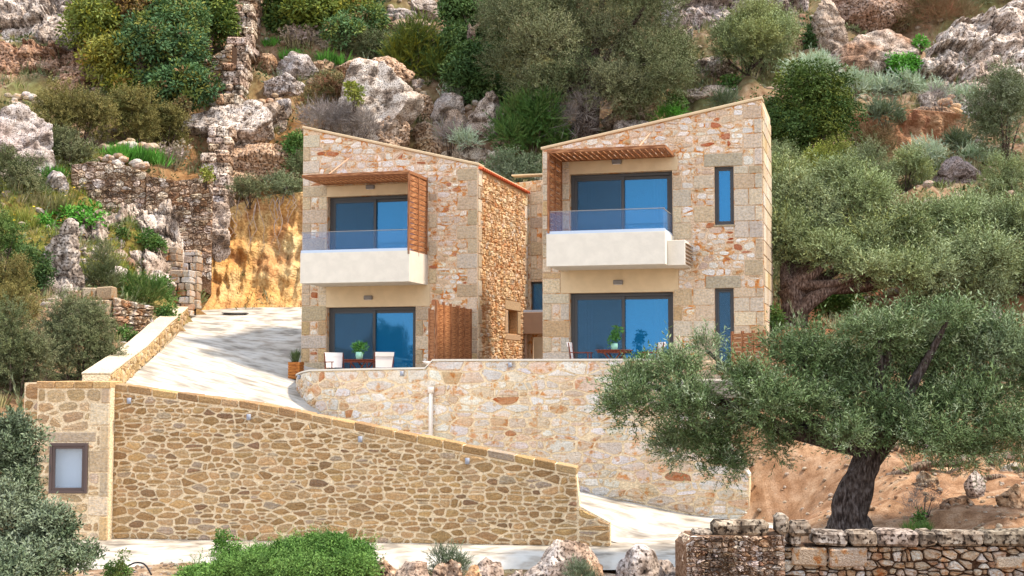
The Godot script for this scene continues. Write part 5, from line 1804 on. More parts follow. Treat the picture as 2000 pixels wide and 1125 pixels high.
	rock("boulder", "blue grey tilted boulder at the bottom left of the crumbling wall", Vector3(1.87, -0.03, -19.2), 0.66, 0.52, {"level": 5, "tone": Color(0.70, 0.68, 0.70), "stain": Color(0.60, 0.54, 0.50), "cuts": 8, "crag": 0.6})
	rock("boulder", "dark low rock leaning on the blue grey tilted boulder", Vector3(2.36, -0.06, -19.4), 0.53, 0.37, {"tone": Color(0.46, 0.40, 0.37), "stain": Color(0.58, 0.52, 0.48)})
	rock("boulder", "brown rock at the bottom left of the small grey green bush", Vector3(-1.45, -0.06, -19.4), 0.57, 0.41, {"tone": Color(0.56, 0.42, 0.34), "stain": Color(0.66, 0.58, 0.52)})
	rock("boulder", "pinkish rock at the bottom right of the small grey green bush", Vector3(-0.38, -0.08, -19.5), 0.6, 0.4, {"tone": Color(0.62, 0.52, 0.46), "stain": GREY})
	rock("boulder", "brown rock under the small grey green bush at the bottom", Vector3(-0.91, 0.01, -19), 0.42, 0.35, {"mat": M.tan_rock, "tone": Color(0.56, 0.44, 0.36), "stain": WARM})
	rock("boulder", "small orange rock at the bottom between two pinkish rocks", Vector3(-0.55, 0.08, -18.8), 0.27, 0.22, {"mat": M.tan_rock, "tone": Color(0.66, 0.42, 0.22), "stain": WARM})
	rock("boulder", "flat pink rock at the bottom right of the green bush", Vector3(-1.89, -0.02, -19.6), 0.31, 0.36, {"mat": M.tan_rock, "tone": Color(0.62, 0.48, 0.40), "stain": WARM})
	rock("boulder", "small grey rock at the bottom beside the white and brown boulder", Vector3(0.06, -0.01, -19.3), 0.36, 0.28, {"tone": Color(0.54, 0.48, 0.44), "stain": TAN})
	rock("boulder", "earth coloured rock behind the white and brown boulder", Vector3(1.12, -0.01, -19.1), 0.46, 0.44, {"mat": M.tan_rock, "tone": Color(0.50, 0.38, 0.30), "stain": WARM})
	# stones on the dirt slope behind the nearest olive
	rock("boulder", "flat brown stone set in the dirt slope right of the olive trunk", Vector3(7.91, 0.75, -23.19), 0.63, 0.18, {"mat": M.tan_rock, "tone": Color(0.46, 0.30, 0.20), "stain": TAN})
	rock("boulder", "pointed orange stone on the dirt slope right of the olive trunk", Vector3(7.81, 0.86, -24.22), 0.23, 0.19, {"mat": M.tan_rock, "tone": Color(0.62, 0.40, 0.25), "stain": WARM})
	rock("boulder", "pale stone on the dirt slope just right of the olive trunk", Vector3(7.57, 0.86, -24.46), 0.19, 0.16, {"tone": Color(0.8, 0.68, 0.52), "stain": WARM})
	rock("boulder", "brown rock at the right edge of the dirt slope", Vector3(8.93, 0.8, -23.07), 0.5, 0.28, {"mat": M.tan_rock, "tone": Color(0.5, 0.36, 0.25), "stain": TAN})
	rock("boulder", "grey brown rock below the big root on the dirt slope", Vector3(7.83, 0.89, -24.36), 0.48, 0.31, {"mat": M.tan_rock, "tone": Color(0.56, 0.46, 0.36), "stain": WARM})
	rock("boulder", "grey stump like rock between the two big roots", Vector3(8.59, 0.93, -24.1), 0.42, 0.33, {"tone": Color(0.5, 0.43, 0.38), "stain": GREY, "taper": 0.3})
	# bare roots in the cut banks
	var bark := Color(0.42, 0.33, 0.26)
	for e in [["thick pale root lying across the dirt slope under the olive crown", [Vector3(7.42, 1.07, -25.6), Vector3(7.77, 1.21, -25.4), Vector3(8.12, 1.33, -25.4), Vector3(8.66, 1.34, -25.5), Vector3(9.12, 1.4, -25.8)], 0.085], ["crooked root at the right of the dirt slope", [Vector3(8.88, 1.04, -25), Vector3(9.09, 1.11, -24.9), Vector3(9.41, 1.13, -24.9), Vector3(9.64, 0.96, -25), Vector3(9.92, 0.88, -25.2)], 0.06]]:
		var st := begin(false, bark)
		var pts := bend(e[1], 5)
		var rad := []
		for i in pts.size():
			rad.append(e[2] * (1.15 - 0.5 * i / pts.size()))
		tube(st, pts, rad, 9, 0.25)
		solo("root", st, M.bark, e[0], "root")
	var rng := RandomNumberGenerator.new()
	rng.seed = 97
	for e in [["tangle of thin roots hanging at the top left of the ochre bank", Vector3(-10.81, 10.04, -51), 0.9], ["long grey roots hanging from the top right of the ochre bank", Vector3(-9.28, 10.18, -51.3), 1.1], ["roots trailing down the middle of the ochre bank", Vector3(-9.79, 9.73, -51), 1.5], ["small root tuft beside the masonry piers on the ochre bank", Vector3(-11.49, 9.27, -50.6), 0.8]]:
		var st := begin(false, Color(0.34, 0.26, 0.22))
		for k in 6:
			var p: Vector3 = e[1] + Vector3(rng.randf_range(-0.6, 0.6), rng.randf_range(-0.1, 0.3), 0.35)
			var pts := [p]
			var n := 7
			for i in n:
				p += Vector3(rng.randf_range(-0.16, 0.16), -e[2] * rng.randf_range(0.1, 0.3), rng.randf_range(-0.02, 0.12))
				pts.append(p)
			var rad := []
			for i in pts.size():
				rad.append(0.016 * (1.0 - 0.8 * i / pts.size()))
			tube(st, pts, rad, 5)
		solo("hanging_root", st, M.twig, e[0], "root")


# ---------------------------------------------------------------- furniture
func chair(label: String, at: Vector3, facing: Vector3, o: Node3D = null) -> Node3D:
	var turn := atan2(facing.x, facing.z)
	if o:
		var c: Node3D = o.duplicate()
		c.name = numbered("director_chair")
		add_child(c, true)
		c.position = at
		c.rotation.y = turn
		c.set_meta("label", label)
		return c
	var t := thing("director_chair", label, "chair", at, turn, "folding chairs on the terraces")
	for sx in [-1, 1]:
		var st := begin()
		tube(st, [Vector3(sx * 0.24, 0.02, 0.22), Vector3(sx * 0.24, 0.44, -0.2)], [0.016, 0.016], 6)
		part("leg", st, M.chair_wood, t)
		st = begin()
		tube(st, [Vector3(sx * 0.265, 0.02, -0.22), Vector3(sx * 0.265, 0.44, 0.2)], [0.016, 0.016], 6)
		part("leg", st, M.chair_wood, t)
		st = begin()
		tube(st, [Vector3(sx * 0.28, 0.42, -0.22), Vector3(sx * 0.28, 0.90, -0.29)], [0.018, 0.016], 6)
		part("back_post", st, M.chair_wood, t)
		st = begin()
		tube(st, [Vector3(sx * 0.28, 0.42, 0.2), Vector3(sx * 0.28, 0.64, 0.2)], [0.016, 0.016], 6)
		part("arm_post", st, M.chair_wood, t)
		box_part("armrest", Vector3(sx * 0.28 - 0.03, 0.64, -0.27), Vector3(sx * 0.28 + 0.03, 0.665, 0.26), M.chair_wood, t, 0.006)
	box_part("stretcher", Vector3(-0.28, 0.01, 0.2), Vector3(0.28, 0.035, 0.235), M.chair_wood, t, 0.005)
	var st := begin(false)
	for i in 10:
		var x0 := -0.25 + 0.05 * i
		var x1 := x0 + 0.05
		var s0 := 0.43 - 0.03 * sin(PI * i / 10.0)
		var s1 := 0.43 - 0.03 * sin(PI * (i + 1) / 10.0)
		quad(st, Vector3(x0, s0, -0.2), Vector3(x1, s1, -0.2), Vector3(x1, s1, 0.22), Vector3(x0, s0, 0.22), Vector3(x0, -1, 0))
		quad(st, Vector3(x0, s0 - 0.008, -0.2), Vector3(x1, s1 - 0.008, -0.2), Vector3(x1, s1 - 0.008, 0.22), Vector3(x0, s0 - 0.008, 0.22), Vector3(x0, 2, 0))
	part("seat", st, M.canvas, t)
	st = begin()
	for e in [[0.5, 0.235, -0.245, 0.82, 0.262, -0.285], [0.80, 0.268, -0.275, 0.915, 0.272, -0.292]]:
		for z in [0.0, -0.022 if e[0] < 0.6 else -0.05]:
			quad(st, Vector3(-e[1], e[0], e[2] + z), Vector3(e[1], e[0], e[2] + z), Vector3(e[4], e[3], e[5] + z), Vector3(-e[4], e[3], e[5] + z), Vector3(0, 0.7, -0.26))
	for sx in [-1, 1]:
		quad(st, Vector3(sx * 0.27, 0.80, -0.275), Vector3(sx * 0.272, 0.915, -0.292), Vector3(sx * 0.272, 0.915, -0.342), Vector3(sx * 0.27, 0.80, -0.325), Vector3(0, 0.85, -0.3))
	quad(st, Vector3(-0.272, 0.915, -0.292), Vector3(0.272, 0.915, -0.292), Vector3(0.272, 0.915, -0.342), Vector3(-0.272, 0.915, -0.342), Vector3(0, 0.8, -0.3))
	part("backrest", st, M.canvas, t)
	return t


func plant_pot(called: String, label: String, at: Vector3, r: float, h: float, lobes: Array, n: int) -> void:
	var t := thing(called, label, "potted plant", at)
	var st := begin(false)
	tube(st, [Vector3(0, 0, 0), Vector3(0, h * 0.5, 0), Vector3(0, h, 0)], [r * 0.85, r, r * 0.96], 16)
	part("pot", st, M.pot, t)
	foliage(t, "broad", lobes, n, 0.8, [[2.0, Color(0.05, 0.16, 0.03)], [1.0, Color(0.09, 0.22, 0.05)]], 5)


func table(label: String, at: Vector3, o: Node3D = null) -> Node3D:
	if o:
		var c: Node3D = o.duplicate()
		c.name = numbered("terrace_table")
		add_child(c, true)
		c.position = at
		c.set_meta("label", label)
		return c
	var t := thing("terrace_table", label, "table", at, -A, "small wooden tables on the terraces")
	for k in 6:
		box_part("slat", Vector3(-0.42 + k * 0.142, 0.7, -0.34), Vector3(-0.42 + k * 0.142 + 0.13, 0.725, 0.34), M.chair_wood, t, 0.004)
	box_part("apron", Vector3(-0.38, 0.64, -0.3), Vector3(0.38, 0.697, -0.27), M.chair_wood, t, 0.003)
	box_part("apron", Vector3(-0.38, 0.64, 0.27), Vector3(0.38, 0.697, 0.3), M.chair_wood, t, 0.003)
	for sx in [-1, 1]:
		for sz in [-1, 1]:
			var st := begin()
			tube(st, [Vector3(sx * 0.3, 0.0, sz * 0.28), Vector3(sx * -0.22, 0.66, sz * 0.28)], [0.02, 0.02], 6)
			part("leg", st, M.chair_wood, t)
	return t


func floor_at(p: Vector3, y: float) -> Vector3:
	return Vector3(p.x, y, p.z)


func make_furniture():
	var a := chair("white canvas folding chair at the left end of the left terrace", floor_at(Vector3(-4.77, 2.93, -35.4), 2.74), Vector3(0.55, 0, 0.85))
	chair("white canvas folding chair seen from behind in front of the left house door", floor_at(Vector3(-3.58, 2.93, -34.9), 2.74), Vector3(-0.5, 0, -0.85), a)
	chair("white canvas folding chair left of the right terrace table", floor_at(Vector3(1.76, 3.21, -32.6), 2.96), Vector3(0.97, 0, 0.2), a)
	chair("white canvas folding chair half hidden by the olive on the right terrace", floor_at(Vector3(3.46, 3.21, -32.4), 2.96), Vector3(-0.95, 0, 0.15), a)
	var tb := table("small wooden table between the two chairs on the left terrace", floor_at(Vector3(-4.11, 2.93, -35.3), 2.74))
	table("small wooden table between the two chairs on the right terrace", floor_at(Vector3(2.58, 3.21, -32.5), 2.96), tb)
	plant_pot("potted_plant", "green plant in a pale mint pot on the left terrace table", floor_at(Vector3(-4.18, 2.93, -35.3), 3.466), 0.1, 0.2, [[Vector3(0, 0.3, 0), 0.12, 0.14, 0.12], [Vector3(-0.1, 0.36, 0), 0.08, 0.1, 0.08], [Vector3(0.1, 0.36, 0), 0.07, 0.1, 0.08]], 30)
	plant_pot("potted_plant", "green plant in a pot on the right terrace table", floor_at(Vector3(2.58, 3.21, -32.5), 3.686), 0.09, 0.16, [[Vector3(0, 0.3, 0), 0.11, 0.18, 0.11], [Vector3(0.04, 0.45, 0), 0.08, 0.1, 0.08]], 30)
	plant_pot("potted_plant", "small green plant on the right terrace beside the half hidden chair", floor_at(Vector3(3.27, 3.21, -32.2), 3.2), 0.09, 0.2, [[Vector3(0, 0.28, 0), 0.1, 0.13, 0.1]], 22)
	# wooden planter at the left corner of the left house
	var at := Vector3(-6.06, 2.91, -36.2)
	var t := thing("planter_box", "orange wooden planter box with a spiky plant at the corner of the driveway", "planter", at, -0.2)
	for k in 5:
		box_part("board", Vector3(-0.17, 0.02 + k * 0.094, 0.15), Vector3(0.17, 0.02 + k * 0.094 + 0.088, 0.175), M.pine_wood, t, 0.004)
		box_part("board", Vector3(-0.175, 0.02 + k * 0.094, -0.17), Vector3(-0.15, 0.02 + k * 0.094 + 0.088, 0.148), M.pine_wood, t, 0.004)
		box_part("board", Vector3(0.15, 0.02 + k * 0.094, -0.17), Vector3(0.175, 0.02 + k * 0.094 + 0.088, 0.148), M.pine_wood, t, 0.004)
	box_part("soil", Vector3(-0.148, 0.05, -0.17), Vector3(0.148, 0.45, 0.148), M.dark_mortar, t, 0.0)
	foliage(t, "grass", [[Vector3(0, 0.5, 0), 0.1, 0.12, 0.1]], 26, 0.75, [[1.0, Color(0.10, 0.14, 0.05)], [1.0, Color(0.07, 0.10, 0.05)]], 6)
	# screens of boards
	var f := thing("privacy_screen", "tall wooden privacy screen right of the left house door", "screen", LO + Vector3(5.25, 0, 0).rotated(Vector3.UP, -A), -A)
	for k in 6:
		var z := 0.1 + k * 0.6
		box_part("post", Vector3(-0.035, -0.1, z - 0.03), Vector3(0.035, 2.16 + 0.02 * k, z + 0.03), M.wood_up, f, 0.005)
	for k in 5:
		for b in 15:
			box_part("board", Vector3(-0.014, 0.03 + b * 0.1415, 0.133 + k * 0.6), Vector3(0.014, 0.03 + b * 0.1415 + 0.1405, 0.667 + k * 0.6), M.wood_in, f, 0.003)
	for b in 14:
		box_part("board", Vector3(-0.15, 0.03 + b * 0.1415, 3.12), Vector3(-0.04, 0.03 + b * 0.1415 + 0.1405, 3.148), M.wood_long, f, 0.003)
	box_part("post", Vector3(-0.2, -0.1, 3.09), Vector3(-0.153, 2.04, 3.155), M.wood_up, f, 0.005)
	f = thing("terrace_screen", "wooden slatted screen at the right end of the right terrace behind the olive", "screen", floor_at(Vector3(5.42, 3.21, -29.6), 2.96), -1.25)
	for k in 4:
		box_part("post", Vector3(-0.75 + k * 0.5 - 0.03, -0.5, -0.03), Vector3(-0.75 + k * 0.5 + 0.03, 1.12, 0.03), M.wood_up, f, 0.005)
	for k in 3:
		for b in 10:
			box_part("slat", Vector3(-0.717 + k * 0.5, b * 0.108, -0.012), Vector3(-0.283 + k * 0.5, b * 0.108 + 0.095, 0.012), M.wood_long, f, 0.003)
	f = thing("small_screen", "small slatted wooden screen at the left corner of the left house", "screen", LO + Vector3(0.3, 0, 0.9).rotated(Vector3.UP, -A), -A + 0.35)
	for z in [0.0, 0.75]:
		box_part("post", Vector3(-0.025, -0.1, z - 0.025), Vector3(0.025, 0.78, z + 0.025), M.wood_up, f, 0.004)
	for b in 5:
		box_part("slat", Vector3(-0.012, 0.05 + b * 0.145, 0.027), Vector3(0.012, 0.05 + b * 0.145 + 0.12, 0.723), M.wood_in, f, 0.003)
	# black hose end by the road
	var st := begin(false, Color(0.05, 0.05, 0.055))
	tube(st, bend([Vector3(-6.1, 0.06, -20.5), Vector3(-5.97, 0.14, -20.6), Vector3(-5.78, 0.13, -20.5), Vector3(-5.59, 0.02, -20.2)], 5), [0.014, 0.014, 0.014, 0.014, 0.014, 0.014, 0.014, 0.014, 0.014, 0.014, 0.014, 0.014, 0.014, 0.014, 0.014, 0.014], 7)
	solo("hose", st, M.bark, "thin dark hose arched over the verge at the bottom left", "hose")


# ---------------------------------------------------------------- foliage
func leaf(st: SurfaceTool, b: Vector3, d: Vector3, side: Vector3, l: float, w: float, c: Color) -> void:
	var up := d.cross(side).normalized() * w * 0.22
	var m := b + d * l * 0.5
	st.set_color(c)
	st.add_vertex(b)
	st.add_vertex(m + side * w * 0.5 + up)
	st.add_vertex(b + d * l)
	st.add_vertex(b)
	st.add_vertex(b + d * l)
	st.add_vertex(m - side * w * 0.5 + up)


func sprig(kind: String, variant: int) -> ArrayMesh:
	var key := kind + str(variant)
	if sprigs.has(key):
		return sprigs[key]
	var rng := RandomNumberGenerator.new()
	rng.seed = hash(key)
	var st := begin()
	var brown := Color(0.55, 0.45, 0.4)
	match kind:
		"olive", "lentisk", "heath":
			var n := 20
			var l := 0.062
			var w := 0.015
			var stem := 0.30
			if kind == "lentisk":
				n = 18
				l = 0.052
				w = 0.022
				stem = 0.2
			elif kind == "heath":
				n = 26
				l = 0.075
				w = 0.012
				stem = 0.3
			for b in 2:
				var dir := Vector3(rng.randf_range(-0.35, 0.35), 1.0, rng.randf_range(-0.35, 0.35)).normalized()
				if b == 1:
					dir = Vector3(rng.randf_range(-0.8, 0.8), 0.8, rng.randf_range(-0.8, 0.8)).normalized()
				var sl := stem * (1.0 if b == 0 else 0.7)
				leaf(st, Vector3.ZERO, dir, dir.cross(Vector3(0.3, 0.1, 0.9)).normalized(), sl, 0.008, brown)
				for i in n / 2:
					var t := (i + 0.6) / (n / 2.0)
					var a := i * 2.4 + rng.randf() * 0.8
					var out := (Vector3(cos(a), 0, sin(a)) * 0.8 + dir * rng.randf_range(0.5, 1.0)).normalized()
					if kind == "heath":
						out = (out * 0.45 + dir).normalized()
					var side := out.cross(Vector3(rng.randf_range(-0.5, 0.5), 1, rng.randf_range(-0.5, 0.5))).normalized()
					var k := rng.randf_range(0.75, 1.25)
					leaf(st, dir * sl * t, out, side, l * rng.randf_range(0.8, 1.2), w, Color(k, k, k * rng.randf_range(0.9, 1.1)))
		"broad":
			for i in 13:
				var d := Vector3(rng.randfn(), rng.randfn() * 0.8 + 0.4, rng.randfn()).normalized()
				var k := rng.randf_range(0.7, 1.3)
				leaf(st, d * rng.randf_range(0.02, 0.11), (d + Vector3(rng.randf_range(-0.4, 0.4), -0.1, rng.randf_range(-0.4, 0.4))).normalized(), d.cross(Vector3(rng.randf_range(-1, 1), rng.randf_range(0, 1), rng.randf_range(-1, 1))).normalized(), rng.randf_range(0.07, 0.11), rng.randf_range(0.035, 0.055), Color(k, k, k * 0.95))
		"grass":
			for i in 13:
				var a := rng.randf() * TAU
				var d := Vector3(cos(a) * 0.45, rng.randf_range(0.7, 1.4), sin(a) * 0.45).normalized()
				var k := rng.randf_range(0.75, 1.25)
				leaf(st, Vector3(cos(a), 0, sin(a)) * 0.03, d, d.cross(Vector3(-sin(a), 0.2, cos(a)).cross(d)).normalized(), rng.randf_range(0.2, 0.42), 0.02, Color(k, k, k))
		"twig":
			for i in 11:
				var d := Vector3(rng.randfn() * 0.7, rng.randf_range(0.2, 1.2), rng.randfn() * 0.7).normalized()
				var k := rng.randf_range(0.7, 1.3)
				var b := d * rng.randf_range(0.0, 0.12)
				leaf(st, b, d, d.cross(Vector3(rng.randfn(), rng.randfn(), rng.randfn())).normalized(), rng.randf_range(0.2, 0.38), 0.009, Color(k, k, k))
		"plume":
			for i in 6:
				var a := rng.randf() * TAU
				var d := Vector3(cos(a) * 0.25, 1.0, sin(a) * 0.25).normalized()
				var sl := rng.randf_range(0.25, 0.42)
				leaf(st, Vector3.ZERO, d, d.cross(Vector3(0.4, 0, 0.9)).normalized(), sl, 0.01, Color(0.7, 0.75, 0.5))
				for j in 7:
					var o := Vector3(rng.randfn(), rng.randfn() + 1.2, rng.randfn()).normalized()
					leaf(st, d * sl * rng.randf_range(0.7, 1.05), o, o.cross(Vector3(rng.randfn(), 1, rng.randfn())).normalized(), 0.06, 0.022, Color(1.15, 1.05, 1.0))
	sprigs[key] = commit(st)
	return sprigs[key]


# leaf sprays through a cluster of lobes, thick near the outside; colours vary by lobe and by spray
func foliage(parent: Node, kind: String, lobes: Array, count: int, scale: float, pal: Array, sd: int, skin := 0.45, called := "foliage", blend := 0.5) -> void:
	var rng := RandomNumberGenerator.new()
	rng.seed = sd * 31 + 7
	var weight := []
	var total := 0.0
	var tint := []
	for l in lobes:
		total += pow(l[1] * l[2] * l[3], 0.66)
		weight.append(total)
		tint.append([pick(pal, rng), rng.randf_range(0.85, 1.15)])
	for variant in 2:
		var mm := MultiMesh.new()
		mm.transform_format = MultiMesh.TRANSFORM_3D
		mm.use_colors = true
		mm.mesh = sprig(kind, variant)
		var n := maxi(count / 2, 1)
		mm.instance_count = n
		for i in n:
			var r := rng.randf() * total
			var k := 0
			while k < lobes.size() - 1 and weight[k] < r:
				k += 1
			var l = lobes[k]
			var d := Vector3(rng.randfn(), rng.randfn(), rng.randfn()).normalized()
			if d.y < -0.2 and rng.randf() < 0.45:
				d.y = -d.y
			var rad := pow(rng.randf(), skin)
			rad *= 1.0 + 0.22 * rough.get_noise_3dv(d * 2.2 + Vector3(k * 5.0, sd, 0)) * 2.0
			var p: Vector3 = l[0] + d * rad * Vector3(l[1], l[2], l[3])
			var up := (d * 0.9 + Vector3(0, 0.75, 0) + Vector3(rng.randfn(), rng.randfn(), rng.randfn()) * 0.45).normalized()
			if kind == "grass" or kind == "plume":
				up = Vector3(rng.randfn() * 0.15, 1, rng.randfn() * 0.15).normalized()
			var x := up.cross(Vector3(rng.randfn(), rng.randfn(), rng.randfn())).normalized()
			var s := scale * rng.randf_range(0.7, 1.3)
			mm.set_instance_transform(i, Transform3D(Basis(x, up, x.cross(up)).scaled(Vector3(s, s, s)), p))
			var c := pick(pal, rng)
			c = c.lerp(tint[k][0], blend) * lerpf(1.0, tint[k][1], blend * 2.0)
			mm.set_instance_color(i, Color(c.r, c.g, c.b))
		var o := MultiMeshInstance3D.new()
		o.name = child_name(parent, called)
		o.multimesh = mm
		o.material_override = M.twig if kind == "twig" else M.leaf
		parent.add_child(o, true)
		o.set_meta("kind", "stuff")


func auto_lobes(w: float, h: float, d: float, n: int, rng: RandomNumberGenerator) -> Array:
	var out := [[Vector3(0, h * 0.45, 0), w * 0.36, h * 0.42, d * 0.36]]
	for i in n:
		var a := TAU * i / n + rng.randf_range(-0.4, 0.4)
		var e := rng.randf_range(0.1, 1.0)
		var r := sqrt(1.0 - pow(e, 2.0) * 0.85)
		var s := rng.randf_range(0.16, 0.27)
		out.append([Vector3(cos(a) * r * w * 0.36, h * (0.18 + 0.62 * e), sin(a) * r * d * 0.36), w * s, minf(h * s * 1.15, h * 0.3), d * s])
	return out


const GREENS := {
	"olive": [[3.0, Color(0.152, 0.181, 0.087)], [2.0, Color(0.217, 0.254, 0.138)], [2.0, Color(0.109, 0.138, 0.058)], [1.0, Color(0.304, 0.341, 0.225)]],
	"olive_near": [[3.0, Color(0.12, 0.18, 0.070)], [2.0, Color(0.195, 0.26, 0.12)], [2.5, Color(0.07, 0.115, 0.04)], [0.9, Color(0.32, 0.38, 0.24)]],
	"olive_pale": [[3.0, Color(0.245, 0.30, 0.135)], [2.0, Color(0.33, 0.39, 0.21)], [1.2, Color(0.15, 0.20, 0.075)], [1.0, Color(0.33, 0.35, 0.12)]],
	"lentisk": [[3.0, Color(0.14, 0.185, 0.105)], [2.0, Color(0.21, 0.255, 0.165)], [2.0, Color(0.08, 0.115, 0.06)], [1.0, Color(0.28, 0.32, 0.22)]],
	"dark": [[3.0, Color(0.051, 0.102, 0.032)], [2.0, Color(0.080, 0.138, 0.043)], [1.0, Color(0.145, 0.203, 0.051)]],
	"dark_yellow": [[3.0, Color(0.058, 0.109, 0.029)], [2.0, Color(0.145, 0.181, 0.029)], [1.0, Color(0.246, 0.246, 0.029)]],
	"autumn": [[3.0, Color(0.058, 0.123, 0.051)], [2.0, Color(0.109, 0.189, 0.072)], [1.6, Color(0.246, 0.261, 0.036)], [0.7, Color(0.392, 0.319, 0.043)], [0.35, Color(0.319, 0.102, 0.058)]],
	"brown_olive": [[3.0, Color(0.189, 0.167, 0.051)], [2.0, Color(0.275, 0.232, 0.080)], [1.5, Color(0.087, 0.102, 0.029)]],
	"rusty": [[2.0, Color(0.203, 0.131, 0.065)], [2.0, Color(0.145, 0.145, 0.058)], [1.0, Color(0.275, 0.123, 0.072)]],
	"grey_olive": [[3.0, Color(0.152, 0.174, 0.080)], [2.0, Color(0.217, 0.217, 0.116)], [1.0, Color(0.087, 0.123, 0.051)]],
	"silver": [[3.0, Color(0.44, 0.54, 0.39)], [2.0, Color(0.52, 0.60, 0.47)], [1.0, Color(0.28, 0.37, 0.22)]],
	"mastic": [[3.0, Color(0.045, 0.085, 0.02)], [2.0, Color(0.075, 0.12, 0.025)], [0.8, Color(0.17, 0.19, 0.03)]],
	"bright": [[3.0, Color(0.094, 0.290, 0.036)], [2.0, Color(0.152, 0.392, 0.058)], [1.0, Color(0.058, 0.174, 0.026)]],
	"bush": [[3.0, Color(0.109, 0.225, 0.043)], [2.0, Color(0.174, 0.304, 0.072)], [1.5, Color(0.058, 0.138, 0.026)]],
	"green": [[3.0, Color(0.072, 0.160, 0.036)], [2.0, Color(0.123, 0.217, 0.051)], [1.0, Color(0.160, 0.203, 0.058)]],
	"yellow_green": [[3.0, Color(0.246, 0.275, 0.051)], [2.0, Color(0.319, 0.319, 0.072)], [1.0, Color(0.131, 0.181, 0.043)]],
	"straw": [[2.0, Color(0.36, 0.30, 0.17)], [2.0, Color(0.27, 0.24, 0.10)], [1.0, Color(0.17, 0.19, 0.06)]],
	"deadwood": [[2.0, Color(0.26, 0.22, 0.20)], [1.0, Color(0.17, 0.14, 0.125)], [1.0, Color(0.34, 0.30, 0.29)]],
	"plume": [[2.0, Color(0.42, 0.33, 0.29)], [1.0, Color(0.34, 0.30, 0.18)]],
}


func trunk(parent: Node, pts: Array, r0: float, r1: float, lobes: Array, limbs: int, rng: RandomNumberGenerator, col: Color, lump := 0.35, sides := 12) -> void:
	var p := bend(pts, 7)
	var rad := []
	for i in p.size():
		var t := float(i) / (p.size() - 1)
		rad.append(lerpf(r0, r1, pow(t, 0.8)) * (1.0 + 0.35 * exp(-t * 9.0)))
	var st := begin(false, col)
	tube(st, p, rad, sides, lump)
	part("trunk", st, M.bark, parent)
	var end: Vector3 = pts[-1]
	for k in mini(limbs, lobes.size()):
		var l: Vector3 = lobes[(k * 5) % lobes.size()][0]
		var start: Vector3 = p[p.size() - 1 - (k % 3) * 2]
		var mid := start.lerp(l, 0.5) + Vector3(rng.randf_range(-0.2, 0.2), -0.06 * start.distance_to(l), rng.randf_range(-0.2, 0.2))
		var lp := bend([start, mid, l], 5)
		var lr := []
		for i in lp.size():
			lr.append(lerpf(r1 * 0.72, r1 * 0.12, float(i) / (lp.size() - 1)))
		st = begin(false, col)
		tube(st, lp, lr, 7, lump * 0.6)
		part("limb", st, M.bark, parent)


func tree(called: String, label: String, base: Vector3, pts: Array, r0: float, r1: float, world_lobes: Array, deep: float, kind: String, n: int, sc: float, pal: String, sd: int, o := {}) -> void:
	var t := thing(called, label, "tree", base)
	var rng := RandomNumberGenerator.new()
	rng.seed = sd
	var lobes := []
	for l in world_lobes:
		var c: Vector3 = l[0] - base
		c.z += rng.randf_range(-1, 1) * deep - float(o.get("back", 0.0))
		var k: float = o.get("tight", 1.0)
		lobes.append([c, l[1] * k, l[2] * k, (l[1] + l[2]) * 0.5 * k * float(o.get("thick", 1.1))])
	var lp := pts.map(func(q): return q - base)
	var held := lobes.filter(func(l): return l[0].y > o.get("limb_y", -9.0))
	trunk(t, lp, r0, r1, held, o.get("limbs", 9), rng, o.get("bark", Color(0.26, 0.21, 0.18)), o.get("lump", 0.35), o.get("sides", 14))
	foliage(t, kind, lobes, n, sc, GREENS[pal], sd, o.get("skin", 0.45), "crown", o.get("blend", 0.5))
	if o.has("fork"):
		var fk := bend(o.fork.map(func(q): return q - base), 6)
		var fr := []
		for i in fk.size():
			fr.append(lerpf(r1 * 0.85, r1 * 0.3, float(i) / (fk.size() - 1)))
		var fs := begin(false, o.get("bark", Color(0.26, 0.21, 0.18)))
		tube(fs, fk, fr, 12, 0.35)
		part("limb", fs, M.bark, t)
	# long upright shoots that break the outline of the crown
	if o.has("shoots"):
		var tips := lobes.map(func(l): return [l[0] + Vector3(0, l[2] * 0.35, 0), l[1] * 0.95, l[2] * 0.85, l[3] * 0.9])
		foliage(t, kind, tips, o.shoots, sc * 1.45, GREENS[pal], sd + 1, 0.12, "shoots", o.get("blend", 0.5))


